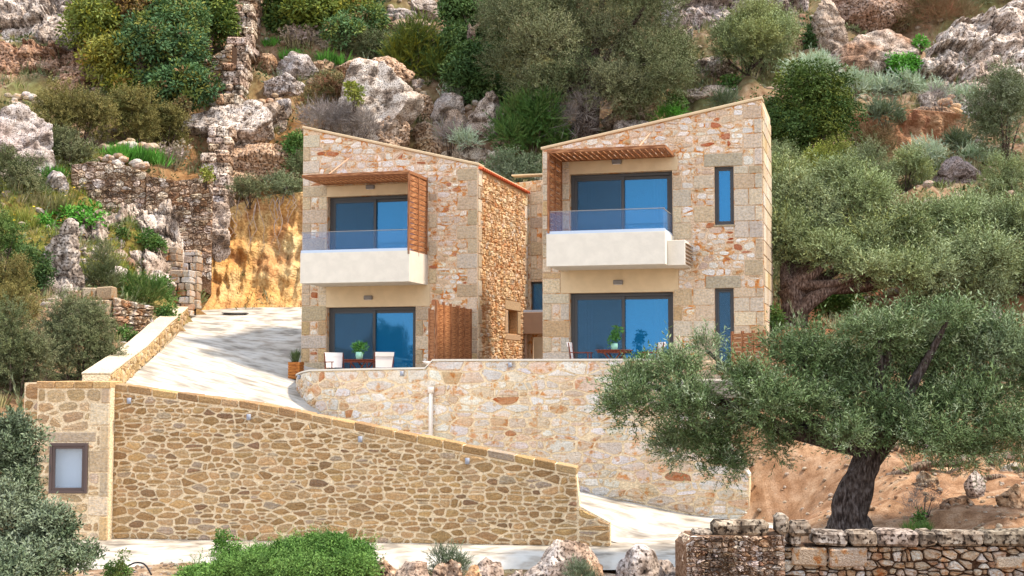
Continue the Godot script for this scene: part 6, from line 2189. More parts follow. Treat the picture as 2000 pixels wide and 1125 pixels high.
func make_trees():
	tree("olive_tree", "nearest big olive tree with a dark gnarled trunk in the right foreground", Vector3(5.82, 0.39, -22.4), [Vector3(5.84, 0.36, -22.4), Vector3(5.82, 0.74, -22.4), Vector3(5.94, 1.18, -22.4), Vector3(6.12, 1.57, -22.4), Vector3(6.33, 1.97, -22.4)], 0.33, 0.23,
		[[Vector3(2.2, 2.99, -22.2), 0.51, 0.28], [Vector3(1.98, 2.59, -22.2), 0.44, 0.44], [Vector3(2.77, 3.14, -22.2), 0.55, 0.32], [Vector3(2.93, 2.47, -21.8), 0.66, 0.57], [Vector3(3.4, 1.93, -21.8), 0.66, 0.38], [Vector3(3.91, 2.99, -22.4), 0.53, 0.32], [Vector3(4.23, 2.52, -21.8), 0.73, 0.61], [Vector3(4.98, 3.38, -22.4), 0.8, 0.46], [Vector3(5.09, 2.52, -21.8), 0.61, 0.5], [Vector3(5.67, 3.03, -22), 0.84, 0.63],
		[Vector3(6.28, 3.73, -22.6), 0.94, 0.4], [Vector3(6.48, 2.25, -22), 0.87, 0.57], [Vector3(7.05, 3.29, -22.2), 1.01, 0.75], [Vector3(7.63, 3.67, -22.6), 0.94, 0.4], [Vector3(7.71, 2.51, -22), 1.01, 0.74], [Vector3(8.45, 3.38, -22.4), 0.85, 0.76], [Vector3(8.47, 2.07, -22.2), 0.71, 0.49], [Vector3(9.5, 2.85, -22.4), 0.98, 0.93], [Vector3(2.8, 1.83, -21.8), 0.48, 0.35], [Vector3(3.66, 1.53, -21.8), 0.48, 0.28], [Vector3(4.65, 1.87, -21.8), 0.31, 0.31], [Vector3(5.53, 2.07, -22.2), 0.44, 0.4], [Vector3(7.02, 1.94, -22.2), 0.66, 0.35], [Vector3(7.73, 1.73, -22), 0.52, 0.26], [Vector3(6.05, 2.78, -21.8), 0.61, 0.52], [Vector3(1.71, 2.51, -22.2), 0.23, 0.21], [Vector3(6.7, 4.14, -22.6), 0.23, 0.16], [Vector3(3.45, 3.54, -22.4), 0.27, 0.2], [Vector3(7.37, 4.03, -22.6), 0.54, 0.2], [Vector3(8.35, 3.79, -22.6), 0.63, 0.27]].map(func(e): return e),
		0.9, "olive", 10000, 1.08, "olive_near", 201, {"limbs": 16, "bark": Color(0.14, 0.12, 0.115), "lump": 0.5, "sides": 22, "skin": 0.55, "blend": 0.25, "shoots": 650, "limb_y": 2.5, "tight": 0.79})
	tree("olive_tree", "twin trunked olive tree just right of the right house", Vector3(7.69, 4.2, -35.5), [Vector3(7.69, 4.13, -35.5), Vector3(7.76, 4.55, -35.5), Vector3(7.81, 5.04, -35.5), Vector3(7.63, 5.47, -35.5)], 0.42, 0.3,
		[[Vector3(7.76, 6.8, -36), 0.79, 0.86], [Vector3(8.18, 8.02, -36.5), 0.87, 0.8], [Vector3(8.92, 7.37, -36), 0.93, 0.93], [Vector3(8.64, 6.32, -35.5), 0.79, 0.45], [Vector3(9.93, 8.02, -36.5), 1.02, 0.73], [Vector3(9.91, 6.51, -36), 1, 0.86], [Vector3(9.62, 5.82, -35.5), 0.79, 0.37], [Vector3(10.92, 6.94, -36), 0.93, 0.86], [Vector3(10.68, 5.82, -35.5), 0.85, 0.48], [Vector3(11.77, 5.93, -36), 0.79, 0.79], [Vector3(7.85, 8.68, -37), 0.51, 0.59], [Vector3(9.48, 8.68, -37), 0.74, 0.44]],
		0.9, "olive", 7000, 1.5, "olive_pale", 202, {"shoots": 350, "blend": 0.5, "tight": 0.84, "limbs": 10, "bark": Color(0.26, 0.19, 0.16), "fork": [Vector3(7.71, 4.48, -35.4), Vector3(8.05, 4.92, -35.2), Vector3(8.55, 5.28, -35.1), Vector3(9.11, 5.51, -35.2), Vector3(9.84, 5.67, -35.3)]})
	tree("olive_tree", "wide olive tree at the far right edge above the nearest olive", Vector3(14.04, 4.09, -37), [Vector3(14.04, 4.02, -37), Vector3(13.97, 4.53, -37), Vector3(14.21, 5.12, -37)], 0.22, 0.17,
		[[Vector3(12.9, 7.45, -38), 0.91, 0.68], [Vector3(12.41, 6.35, -37.5), 0.82, 0.75], [Vector3(13.82, 7.61, -38), 0.98, 0.76], [Vector3(13.28, 6.16, -37), 1.1, 0.88], [Vector3(14.87, 7.3, -38), 0.98, 0.91], [Vector3(14.52, 5.86, -37), 1.03, 0.88], [Vector3(15.85, 6.5, -37.5), 1.04, 1.19], [Vector3(13.48, 5.26, -36.8), 1.02, 0.51], [Vector3(12.52, 5.34, -37), 0.66, 0.41]],
		0.9, "olive", 6000, 1.5, "olive_pale", 203, {"shoots": 300, "blend": 0.5, "tight": 0.82, "limbs": 9, "bark": Color(0.2, 0.15, 0.13)})
	tree("olive_tree", "huge dark olive tree rising behind the gap between the houses", Vector3(3.06, 12.93, -54.5), [Vector3(2.95, 12.71, -54.5), Vector3(3.17, 13.92, -54.5), Vector3(3.33, 15.03, -54.5), Vector3(3.29, 16.14, -54.5)], 0.55, 0.4,
		[[Vector3(0.23, 18.09, -56), 1.45, 1.56], [Vector3(0, 16.37, -55.5), 1.21, 1.1], [Vector3(1.15, 20.23, -57), 1.59, 1.36], [Vector3(1.32, 16.8, -54.5), 1.41, 1.41], [Vector3(1.3, 14.92, -54), 1.29, 0.97], [Vector3(2.66, 18.28, -55), 1.64, 1.53], [Vector3(2.58, 15.46, -53.5), 1.28, 1.06], [Vector3(4.15, 20.47, -57), 1.81, 1.36], [Vector3(4.24, 17.12, -54), 1.61, 1.5], [Vector3(4.3, 15.03, -53.5), 1.49, 1.02], [Vector3(5.83, 18.87, -55.5), 1.65, 1.54], [Vector3(5.87, 16.24, -54), 1.4, 1.29], [Vector3(7.09, 17.15, -55), 0.87, 1.09], [Vector3(6.52, 15.14, -54), 0.97, 0.77], [Vector3(5.16, 14.48, -53.5), 0.96, 0.64], [Vector3(2.35, 21.48, -58), 1.84, 1.38], [Vector3(-0.69, 18.83, -57), 0.68, 1.13], [Vector3(7.24, 15.92, -54.5), 0.54, 0.76]],
		1.2, "olive", 9000, 1.9, "grey_olive", 204, {"limbs": 14, "bark": Color(0.15, 0.11, 0.095)})
	tree("olive_tree", "young pale olive tree on the slope above the right house roof", Vector3(10.58, 14.89, -56.5), [Vector3(10.58, 14.66, -56.5), Vector3(10.59, 15.58, -56.5), Vector3(10.46, 16.38, -56.5)], 0.13, 0.1,
		[[Vector3(9.77, 18.01, -57), 0.72, 0.68], [Vector3(10.92, 18.78, -57), 0.95, 0.63], [Vector3(11.95, 18.08, -57), 0.77, 0.77], [Vector3(10.13, 17.12, -56.5), 0.76, 0.49], [Vector3(11.38, 17.07, -56.5), 0.85, 0.49], [Vector3(9.34, 17.26, -56.8), 0.41, 0.41], [Vector3(10.72, 17.64, -56), 0.89, 0.67]],
		0.6, "olive", 2300, 1.7, "olive_pale", 205, {"shoots": 120, "limbs": 7, "bark": Color(0.13, 0.10, 0.09)})
	tree("turpentine_tree", "large mixed green and yellow tree in the upper left with red tinged leaves", Vector3(-15.54, 14.03, -54.5), [Vector3(-15.54, 13.81, -54.5), Vector3(-15.67, 15.03, -54.5), Vector3(-16.02, 16.36, -54.5)], 0.25, 0.16,
		[[Vector3(-18.57, 18.34, -56.5), 1.3, 1.35], [Vector3(-17.14, 19.29, -57), 1.7, 1.13], [Vector3(-15.28, 18.69, -56.5), 1.68, 1.35], [Vector3(-17.32, 16.49, -55.5), 1.15, 1.06], [Vector3(-15.74, 17.04, -55), 1.42, 1.2], [Vector3(-14.53, 16.83, -55.5), 1.32, 1.21], [Vector3(-14.36, 15.25, -54.5), 1.34, 1.04], [Vector3(-13.38, 15.14, -55), 0.79, 0.79], [Vector3(-16.64, 15.2, -54.8), 0.98, 0.78], [Vector3(-15.29, 15.2, -54.3), 0.86, 0.86], [Vector3(-18.87, 19.29, -57), 1.02, 0.91]],
		0.8, "broad", 4200, 2.0, "autumn", 206, {"limbs": 9})
	tree("carob_tree", "rounded yellow green tree top beside the climbing wall at the top left", Vector3(-14.14, 17.69, -59), [Vector3(-14.14, 17.57, -59), Vector3(-14.08, 18.65, -59)], 0.2, 0.15,
		[[Vector3(-14.17, 20.12, -59.5), 1.3, 0.99], [Vector3(-14.76, 19.13, -59), 0.98, 0.94], [Vector3(-13.57, 19.26, -59), 0.8, 0.8], [Vector3(-14.55, 21.25, -60), 1.31, 0.95]], 0.6, "broad", 1500, 2.1, "dark_yellow", 207, {"limbs": 4})
	tree("oak_tree", "dark evergreen tree with yellow tips at the top left of the dry grass plumes", Vector3(-10.75, 19.31, -62), [Vector3(-10.75, 19.18, -62), Vector3(-10.71, 20.2, -62)], 0.22, 0.16,
		[[Vector3(-11.1, 20.85, -62.5), 1.24, 1.12], [Vector3(-9.76, 20.45, -62), 1.18, 1.03], [Vector3(-11.51, 19.94, -62), 0.74, 0.74], [Vector3(-10.44, 22.28, -63), 1.5, 1], [Vector3(-9.05, 20.28, -62.3), 0.84, 0.84]], 0.7, "broad", 1900, 2.2, "dark_yellow", 208, {"limbs": 4})
	tree("oak_tree", "yellow tipped evergreen with a reddish patch beside the top boulders", Vector3(-7.62, 18.3, -61), [Vector3(-7.62, 18.18, -61), Vector3(-7.58, 19.42, -61)], 0.2, 0.14,
		[[Vector3(-7.76, 20.71, -62), 1.18, 0.99], [Vector3(-6.95, 19.81, -61.5), 0.88, 0.98], [Vector3(-8.12, 19.3, -61), 1.02, 0.82], [Vector3(-7.64, 22.15, -63), 1.25, 0.9], [Vector3(-7.01, 18.68, -61), 0.63, 0.58]], 0.6, "broad", 1700, 2.1, "autumn", 209, {"limbs": 4})
	tree("ivy_clad_tree", "dark glossy ivy clad tree left of the huge olive at the top", Vector3(-2.12, 15.66, -58.5), [Vector3(-2.12, 15.54, -58.5), Vector3(-2, 17.09, -58.5), Vector3(-1.89, 18.76, -58.5)], 0.25, 0.18,
		[[Vector3(-2.44, 20.28, -60.5), 1.2, 1.2], [Vector3(-1.33, 19.16, -60), 1, 1.19], [Vector3(-2.64, 18.3, -59.5), 0.99, 0.95], [Vector3(-1.66, 17.45, -59), 1.08, 0.94], [Vector3(-2.35, 16.61, -58.5), 0.88, 0.74], [Vector3(-1.18, 16.25, -58.5), 0.7, 0.65], [Vector3(-1.73, 21.68, -61), 1.45, 0.97], [Vector3(-0.86, 20.53, -60.5), 0.72, 1.2]], 0.7, "broad", 2600, 2.0, "dark", 210, {"limbs": 5})


# a shrub that fills a given width and height, growing at a point of the slope
func shrub(called: String, label: String, at: Vector3, w: float, h: float, kind: String, pal: String, o := {}) -> void:
	var rng := RandomNumberGenerator.new()
	var sd: int = hash(label) % 5000
	rng.seed = sd
	var d: float = w * o.get("deep", 0.7)
	at.z -= d * 0.25
	at.y -= 0.1
	var t := thing(called, label, o.get("cat", "shrub"), at)
	var lobes := auto_lobes(w * 1.08, h * 1.12 + 0.1, d, o.get("lobes", 9), rng)
	var dist := absf(at.z)
	var sc: float = o.get("scale", 1.0) * dist / 36.0
	if kind == "grass" or kind == "plume":
		sc = o.get("scale", 1.0) * clampf(h * 2.2, 0.6, 3.0)
		for l in lobes:
			l[0].y *= 0.3
			l[2] *= 0.35
	if not o.has("bare"):
		var st := begin(false, Color(0.2, 0.16, 0.13))
		for k in 5:
			var e: Vector3 = lobes[k % lobes.size()][0]
			tube(st, [Vector3(rng.randf_range(-0.1, 0.1) * w, -0.2, rng.randf_range(-0.1, 0.1) * d), e * Vector3(0.6, 0.55, 0.6), e], [0.012 * h + 0.012, 0.009 * h + 0.008, 0.004], 5)
		part("stems", st, M.bark, t)
	var per := 0.007 if kind == "broad" else 0.0038
	if kind == "twig":
		per = 0.007
	if kind == "grass" or kind == "plume":
		per = 0.012
	var n := int(clampf(o.get("n", 1.0) * (w * h + 0.5 * w * d) / (per * sc * sc), 24, 9000))
	foliage(t, kind, lobes, n, sc, GREENS[pal], sd, o.get("skin", 0.45))


func make_shrubs():
	# left foreground
	var lx := thing("mastic_bush", "grey green leafy bush filling the bottom left corner", "shrub", Vector3(-6.09, 0.43, -16.5))
	var ll := []
	for e in [[Vector3(-6.57, 2.33, -17), 0.19, 0.2], [Vector3(-6.6, 1.98, -16.8), 0.29, 0.33], [Vector3(-6.33, 1.65, -16.8), 0.17, 0.24], [Vector3(-6.4, 1.36, -16.5), 0.29, 0.37], [Vector3(-5.94, 1.2, -16.5), 0.28, 0.22], [Vector3(-6.02, 0.81, -16.3), 0.44, 0.3], [Vector3(-5.54, 0.77, -16.4), 0.23, 0.16], [Vector3(-6.13, 0.63, -16), 0.51, 0.32], [Vector3(-6.25, 2.25, -17), 0.09, 0.06], [Vector3(-5.66, 1.1, -16.5), 0.12, 0.1], [Vector3(-5.29, 0.83, -16.6), 0.05, 0.05], [Vector3(-6.34, 1.95, -16.9), 0.12, 0.09]]:
		ll.append([e[0] - lx.position, e[1], e[2], (e[1] + e[2]) * 0.6])
	var rng := RandomNumberGenerator.new()
	rng.seed = 300
	trunk(lx, [Vector3(-0.3, -0.6, -0.3), Vector3(-0.3, 0.3, -0.2), Vector3(-0.2, 0.9, -0.2)], 0.07, 0.05, ll, 9, rng, Color(0.2, 0.17, 0.15))
	foliage(lx, "lentisk", ll, 3000, 1.0, GREENS.lentisk, 301, 0.6)
	var gx := thing("broom_bush", "dense bright green bush at the bottom left of centre", "shrub", Vector3(-3.13, 0.01, -19))
	ll = []
	for e in [[Vector3(-4.07, 0.29, -19), 0.33, 0.17], [Vector3(-3.73, 0.36, -19.2), 0.31, 0.2], [Vector3(-3.22, 0.43, -19.3), 0.35, 0.26], [Vector3(-2.69, 0.48, -19.3), 0.35, 0.26], [Vector3(-2.28, 0.4, -19.2), 0.23, 0.24], [Vector3(-2.98, 0.56, -19.4), 0.19, 0.14], [Vector3(-3.23, 0.27, -18.7), 0.97, 0.3], [Vector3(-2.29, 0.29, -18.8), 0.37, 0.25], [Vector3(-4.38, 0.22, -18.6), 0.37, 0.19]]:
		ll.append([e[0] - gx.position, e[1], e[2], (e[1] + e[2]) * 0.6])
	foliage(gx, "broad", ll, 5200, 0.55, GREENS.bush, 302, 0.42)
	foliage(gx, "olive", ll.map(func(l): return [l[0] + Vector3(0, l[2] * 0.2, 0), l[1], l[2] * 0.85, l[3]]), 420, 0.7, GREENS.bush, 303, 0.15, "shoots")
	var S := "shrub"
	shrub(S, "single leafy sprig sticking up left of the bright green bush", Vector3(-4.3, 0.13, -19.6), 0.45, 0.61, "broad", "bush", {"scale": 0.9, "lobes": 5})
	shrub(S, "small grey green bush at the bottom between two rocks", Vector3(-0.96, 0.02, -19.6), 0.58, 0.43, "heath", "lentisk", {"scale": 0.9})
	shrub(S, "small leafy weed at the bottom edge left of the bright green bush", Vector3(-5.32, 0.33, -17.5), 0.35, 0.33, "broad", "green", {"scale": 0.8})
	shrub(S, "grey green herb at the bottom foot of the white and brown boulder", Vector3(0.99, 0.15, -18.6), 0.44, 0.24, "heath", "lentisk", {"scale": 0.7})
	# left slope, from the drive upwards
	shrub(S, "large olive green shrub behind the windowed stone block", Vector3(-9.78, 2.73, -28.77), 1.89, 1.97, "lentisk", "grey_olive", {"n": 1.3})
	shrub(S, "dark olive shrub at the left edge behind the boundary wall", Vector3(-10.72, 2.34, -27.5), 1.64, 1.97, "lentisk", "grey_olive", {"n": 1.3})
	shrub(S, "orange brown leafed shrub at the left edge", Vector3(-12.3, 3.95, -31), 1.5, 1.85, "lentisk", "brown_olive", {"n": 1.2})
	shrub(S, "bright green leafy plant at the top of the windowed block", Vector3(-9.38, 2.92, -29.5), 0.7, 0.64, "broad", "bright")
	shrub(S, "dark green shrub in shade left of the rock pillar", Vector3(-13.5, 4.79, -36.1), 1.29, 1.72, "broad", "dark")
	shrub(S, "green shrub at the left edge above the orange brown shrub", Vector3(-14.82, 6.01, -37), 1.32, 1.62, "lentisk", "green")
	shrub(S, "small bright green plant at the foot of the ruined corner", Vector3(-10.81, 3.84, -36), 0.46, 0.52, "broad", "green")
	shrub(S, "grey green herb beside the low driveway wall", Vector3(-10.82, 4.07, -37.5), 0.48, 0.55, "heath", "lentisk")
	shrub(S, "green herb patch right behind the ruined corner", Vector3(-10.77, 4.61, -40), 0.72, 0.59, "broad", "green")
	shrub(S, "loose grassy green shrub between rock pillar and piers", Vector3(-11.97, 5.08, -40.94), 1.79, 1.14, "heath", "green")
	shrub(S, "dark green shrub below the masonry piers", Vector3(-11.88, 5.32, -43.5), 0.64, 0.92, "broad", "green")
	shrub(S, "green growth against the right side of the rock pillar", Vector3(-12.79, 5.27, -39.93), 0.94, 1.62, "heath", "grey_olive")
	shrub(S, "round dark green bush on the outcrop", Vector3(-12.58, 7.28, -44.8), 0.85, 0.69, "broad", "green", {"n": 1.4})
	shrub(S, "tiny round green plant high on the outcrop", Vector3(-13.57, 7.68, -44.5), 0.39, 0.39, "broad", "green")
	shrub(S, "pale green tuft at the foot of the ochre bank", Vector3(-11.35, 5.41, -46), 0.44, 0.51, "heath", "olive_pale")
	shrub("broad_leaf_plant", "pair of bright broad leaved plants on the grassy shelf", Vector3(-14.94, 8.02, -44.31), 1.55, 0.88, "broad", "bright", {"cat": "plant", "scale": 1.5, "lobes": 6, "n": 0.7})
	shrub("broad_leaf_plant", "small broad leaved plant on the grassy shelf above the rock pillar", Vector3(-15.78, 7.93, -43.46), 0.52, 0.4, "broad", "bright", {"cat": "plant", "scale": 1.3})
	shrub("grass_tussock", "tan and green grass tussock left of the ruined terrace wall", Vector3(-16.44, 8.52, -44.3), 1.53, 0.92, "grass", "straw", {"cat": "grass", "bare": 1})
	shrub("grass_tussock", "yellow grass tussock on the grassy shelf at the left edge", Vector3(-16.58, 7.8, -42.58), 1.18, 0.76, "grass", "yellow_green", {"cat": "grass", "bare": 1})
	shrub("grass_tussock", "green grass tuft above the small lichen boulder", Vector3(-16.92, 10.1, -46.83), 1.02, 0.63, "grass", "bright", {"cat": "grass", "bare": 1})
	shrub("grass_tussock", "tall seeding grass clump before the brown olive shrub", Vector3(-16.64, 11.36, -49.08), 0.55, 0.64, "plume", "plume", {"cat": "grass", "bare": 1})
	shrub("grass_tussock", "dry pale grass left of the big pale rounded boulder", Vector3(-13.97, 11.17, -51.66), 1.11, 1.03, "plume", "plume", {"cat": "grass", "bare": 1})
	shrub("green_mound", "bright green mound of soft grass on the stone heap", Vector3(-14.86, 11.14, -49.3), 2.25, 0.78, "grass", "bright", {"cat": "plant", "bare": 1, "n": 1.6})
	shrub(S, "olive shrub at the left edge under the purple grey boulder", Vector3(-17.36, 8.89, -44.41), 1.85, 1.77, "lentisk", "grey_olive")
	shrub(S, "dull green shrub beside the green grass tuft", Vector3(-16.78, 10.68, -47.88), 1.71, 1.43, "lentisk", "grey_olive")
	shrub(S, "long brown olive shrub under the brown rock band", Vector3(-17.05, 11.59, -49.25), 3.07, 2.41, "lentisk", "brown_olive", {"n": 1.2})
	shrub(S, "tall brownish shrub right of the long brown olive shrub", Vector3(-15.4, 11.77, -50.89), 2.23, 2.53, "lentisk", "brown_olive", {"n": 1.2})
	shrub(S, "brownish shrub reaching the big pale rounded boulder", Vector3(-14.36, 12.03, -52.48), 1.98, 1.98, "lentisk", "brown_olive", {"n": 1.2})
	shrub(S, "small reddish shrub under the mixed tree", Vector3(-13.92, 13.56, -53.2), 0.99, 0.85, "broad", "rusty")
	shrub(S, "yellow green tuft on the ruined wall below the climbing wall", Vector3(-11.22, 10.04, -46.8), 0.41, 0.47, "broad", "yellow_green")
	shrub(S, "olive green shrub on top of the ochre bank at its left", Vector3(-10.45, 9.81, -50.4), 1.34, 0.94, "lentisk", "grey_olive")
	shrub(S, "olive green shrub on top of the ochre bank at its right", Vector3(-9.17, 9.81, -50.8), 1.76, 1.01, "lentisk", "olive")
	shrub(S, "dark green shrub touching the left house roof corner", Vector3(-8.96, 11.4, -52.5), 1.09, 1.46, "broad", "green")
	shrub(S, "small shrub between long tan boulder and left house", Vector3(-8.71, 10.87, -51.8), 0.82, 1.03, "lentisk", "grey_olive")
	# above the left house
	shrub("grass_tussock", "pinkish dry grass plumes above the two grey boulders", Vector3(-10.2, 18.3, -60.98), 1.94, 1.21, "plume", "plume", {"cat": "grass", "bare": 1, "n": 1.3})
	shrub("grass_tussock", "small pinkish plume clump right of the dry grass plumes", Vector3(-8.9, 18.14, -60.86), 0.73, 0.77, "plume", "plume", {"cat": "grass", "bare": 1, "n": 1.3})
	shrub("grass_tussock", "bright green grass tuft under the dry grass plumes", Vector3(-10.36, 17.87, -60.53), 1.44, 0.63, "grass", "bright", {"cat": "grass", "bare": 1})
	shrub("grass_tussock", "bright green iris like tuft above the huge white boulder", Vector3(-8.7, 17.49, -60.21), 1.48, 0.81, "grass", "bright", {"cat": "grass", "bare": 1})
	shrub("grass_tussock", "small green grass tuft beside the climbing wall top", Vector3(-11.64, 18.79, -61.43), 0.78, 0.54, "grass", "bright", {"cat": "grass", "bare": 1})
	shrub(S, "olive grey shrub left of the upright heath bush", Vector3(-7.93, 17.88, -60.61), 1.2, 1.35, "lentisk", "grey_olive")
	shrub(S, "wide olive grey shrub over the huge white boulder", Vector3(-6.55, 17.49, -60.21), 2.15, 1.72, "lentisk", "grey_olive")
	shrub("heath_bush", "upright dark green heath bush in the middle of the upper slope", Vector3(-4.46, 16.13, -59.04), 2.82, 3.05, "heath", "dark_yellow", {"n": 1.5, "scale": 1.2})
	shrub(S, "dark leafy shrub under the ivy clad tree", Vector3(-2.22, 15.79, -58), 2.07, 2.19, "broad", "dark")
	shrub(S, "brown and red twiggy shrub at the left of the huge white boulder", Vector3(-7.92, 14.24, -55), 2.78, 1.79, "lentisk", "rusty", {"n": 0.9})
	shrub(S, "yellow green sprig on the face of the huge white boulder", Vector3(-6.6, 14.16, -53), 0.76, 0.84, "broad", "yellow_green")
	shrub("dry_bush", "grey leafless thorn bush behind the left house roof ridge", Vector3(-8.14, 13.03, -53.5), 1.66, 1.36, "twig", "deadwood")
	shrub("dry_bush", "second grey leafless thorn bush under the huge white boulder", Vector3(-6.59, 12.6, -53.3), 1.84, 1.59, "twig", "deadwood")
	shrub("dry_bush", "dry twigs in the gully above the left house roof slope", Vector3(-2.65, 12.51, -54), 1.18, 1.18, "twig", "deadwood", {"n": 0.5})
	shrub("cushion_plant", "silver green cushion plant on the grey triangular boulder", Vector3(-2.41, 15.38, -58.32), 1.44, 0.79, "heath", "silver", {"cat": "plant"})
	shrub("cushion_plant", "silver green cushion plant on the tall split boulder", Vector3(-0.84, 15.38, -58.29), 1.11, 0.65, "heath", "silver", {"cat": "plant"})
	shrub("cushion_plant", "tiny bright tuft above the long flat speckled slab", Vector3(-1.94, 12.55, -53.5), 1.08, 0.47, "heath", "silver", {"cat": "plant"})
	shrub("thicket", "dark green reedy thicket left of the huge olive trunk", Vector3(0.86, 11.75, -53.62), 3.2, 2.81, "heath", "green", {"n": 1.6, "scale": 1.2})
	shrub(S, "greyish shrub above the gap between the houses", Vector3(0.17, 10.41, -50), 2.13, 1.23, "lentisk", "lentisk")
	shrub(S, "dark undergrowth at the foot of the ivy clad tree", Vector3(-0.99, 14.92, -57.79), 2.41, 1.49, "broad", "dark")
	shrub("dry_bush", "brown hanging twigs around the huge olive trunk", Vector3(2.8, 13.05, -53.6), 2.34, 1.96, "twig", "deadwood", {"n": 0.7})
	shrub(S, "shaded green bush right of the huge olive trunk", Vector3(5.08, 14.35, -55), 2.19, 1.42, "lentisk", "grey_olive")
	# behind the right house
	shrub(S, "small green bush on the pale ledges left of the young olive", Vector3(7.06, 14.27, -54.5), 0.84, 0.69, "broad", "green")
	shrub(S, "dark small bush left of the young olive trunk", Vector3(9.63, 15.36, -56.03), 1.22, 0.67, "broad", "green")
	shrub(S, "grey green little bush right above the right house roof", Vector3(9.13, 14.22, -54), 0.9, 0.64, "heath", "lentisk")
	shrub(S, "mossy green patch plant on the ledge above the right house roof", Vector3(6.75, 13.69, -54), 1.01, 0.52, "heath", "bright")
	shrub("mastic_bush", "big dark green mastic bush with yellow tips right of the right house", Vector3(10.98, 10.61, -46.5), 3.9, 3.4, "broad", "mastic", {"n": 1.6, "lobes": 14})
	shrub("cushion_plant", "wide silvery sage bush above the big mastic bush", Vector3(12.46, 15.02, -52.5), 2.09, 1, "heath", "silver", {"cat": "plant"})
	shrub("cushion_plant", "silvery sage bush left of the twin silvery domes", Vector3(14.14, 14.47, -52.5), 1.25, 0.75, "heath", "silver", {"cat": "plant"})
	shrub("cushion_plant", "left of twin silvery domes under the big tilted boulder", Vector3(15.79, 14.85, -54.71), 1.3, 0.78, "heath", "silver", {"cat": "plant"})
	shrub("cushion_plant", "right of twin silvery domes under the big tilted boulder", Vector3(16.98, 14.73, -54.57), 1.65, 0.95, "heath", "silver", {"cat": "plant"})
	shrub("cushion_plant", "silvery dome below the jagged crag at the right", Vector3(19.21, 14.12, -53.12), 1.44, 0.76, "heath", "silver", {"cat": "plant"})
	shrub("cushion_plant", "small silvery bush left of the orange stone pile", Vector3(18.02, 14.46, -53.9), 1.03, 0.64, "heath", "silver", {"cat": "plant"})
	shrub(S, "grey green shrub hanging over the red earth bank", Vector3(14.65, 12.67, -49.8), 1.31, 0.91, "heath", "lentisk")
	shrub("cushion_plant", "dense green dome on the right of the red earth bank", Vector3(16.92, 11.2, -48.2), 1, 0.8, "heath", "lentisk", {"cat": "plant", "n": 1.4})
	shrub("dry_bush", "grey bare twigs by the orange stone pile", Vector3(16.95, 13.17, -50.5), 1.04, 1.06, "twig", "deadwood", {"n": 0.5})
	shrub(S, "bright green leafy patch between tilted boulder and crag", Vector3(16.95, 15.81, -54.8), 1.46, 0.96, "broad", "bright")
	shrub(S, "tiny bright green plant on top of the big tilted boulder", Vector3(18.05, 17.36, -56), 0.53, 0.45, "broad", "bright")
	shrub(S, "green ivy in the cleft below the overhanging cliff", Vector3(13.81, 17.52, -58.49), 0.65, 1.53, "broad", "dark")
	shrub("dry_thicket", "dark brown leafless thicket at the top right", Vector3(19.85, 18.73, -59.31), 3.54, 2.12, "twig", "rusty", {"n": 1.2})
	shrub("dry_thicket", "dark thicket in the top right corner", Vector3(23.37, 20.18, -60.3), 3.36, 1.49, "twig", "rusty", {"n": 1.0})
	shrub(S, "reddish dry shrub below the red earth bank", Vector3(13.65, 11.1, -48.3), 1.73, 1.09, "twig", "rusty")
	shrub(S, "tall olive like shrub at the right edge under the crag", Vector3(17.83, 10.57, -46), 2.29, 3.11, "olive", "olive", {"n": 1.2, "scale": 1.15})
	shrub(S, "silver green shrub beside the right house wall top", Vector3(9.22, 8.88, -43), 1.5, 1.67, "olive", "olive_pale", {"n": 1.1, "scale": 1.1})
	shrub(S, "yellow green shrub under the big mastic bush", Vector3(11.05, 9.79, -44.5), 2.12, 1.2, "lentisk", "yellow_green")
	shrub(S, "silver grey shrub in the middle of the right slope", Vector3(12.15, 9.19, -44), 1.75, 1.49, "olive", "olive", {"n": 1.1, "scale": 1.1})
	shrub(S, "olive green shrub under the red earth bank", Vector3(13.96, 9.5, -45), 1.97, 1.4, "lentisk", "olive_pale")
	shrub(S, "pale shrub left of the dark lichen boulder", Vector3(15.46, 10.72, -47.5), 1.23, 0.85, "heath", "silver")
	shrub("cushion_plant", "pale silvery bush above the dark lichen boulder", Vector3(17.41, 10.62, -47.5), 1.32, 0.76, "heath", "silver", {"cat": "plant"})
	shrub(S, "green shrub between the far right olive and the edge shrub", Vector3(17.35, 8.87, -44.28), 1.76, 1.58, "olive", "olive_pale")
	shrub(S, "green undergrowth around the twin trunked olive", Vector3(9.51, 4.67, -37.5), 1.86, 1, "broad", "green")
	shrub(S, "green herbs at the right wall foot of the right house", Vector3(7.05, 4.17, -34.5), 0.49, 0.69, "broad", "green")
	shrub(S, "small weed on the dirt slope right of the olive trunk", Vector3(6.95, 0.51, -22.11), 0.24, 0.26, "broad", "green")
	shrub("grass_tussock", "thin green grass just above the foreground wall", Vector3(6.63, 0.53, -21.2), 0.51, 0.19, "grass", "green", {"cat": "grass", "bare": 1})
	shrub("dry_bush", "dry twigs standing on the dirt slope right of the olive trunk", Vector3(7.09, 0.57, -22.37), 0.53, 0.67, "twig", "deadwood", {"n": 0.35})


# ---------------------------------------------------------------- ground cover
func open_ground(x: float, z: float) -> bool:
	if z > -47.5:
		var edge := lerpf(-8.0, -11.95, clampf((-z - 25.6) / 22.6, 0, 1)) - 0.8
		if x > edge and x < 7.5:
			return false
		if z > -25.0 and x < 6.0:
			return false
	return true


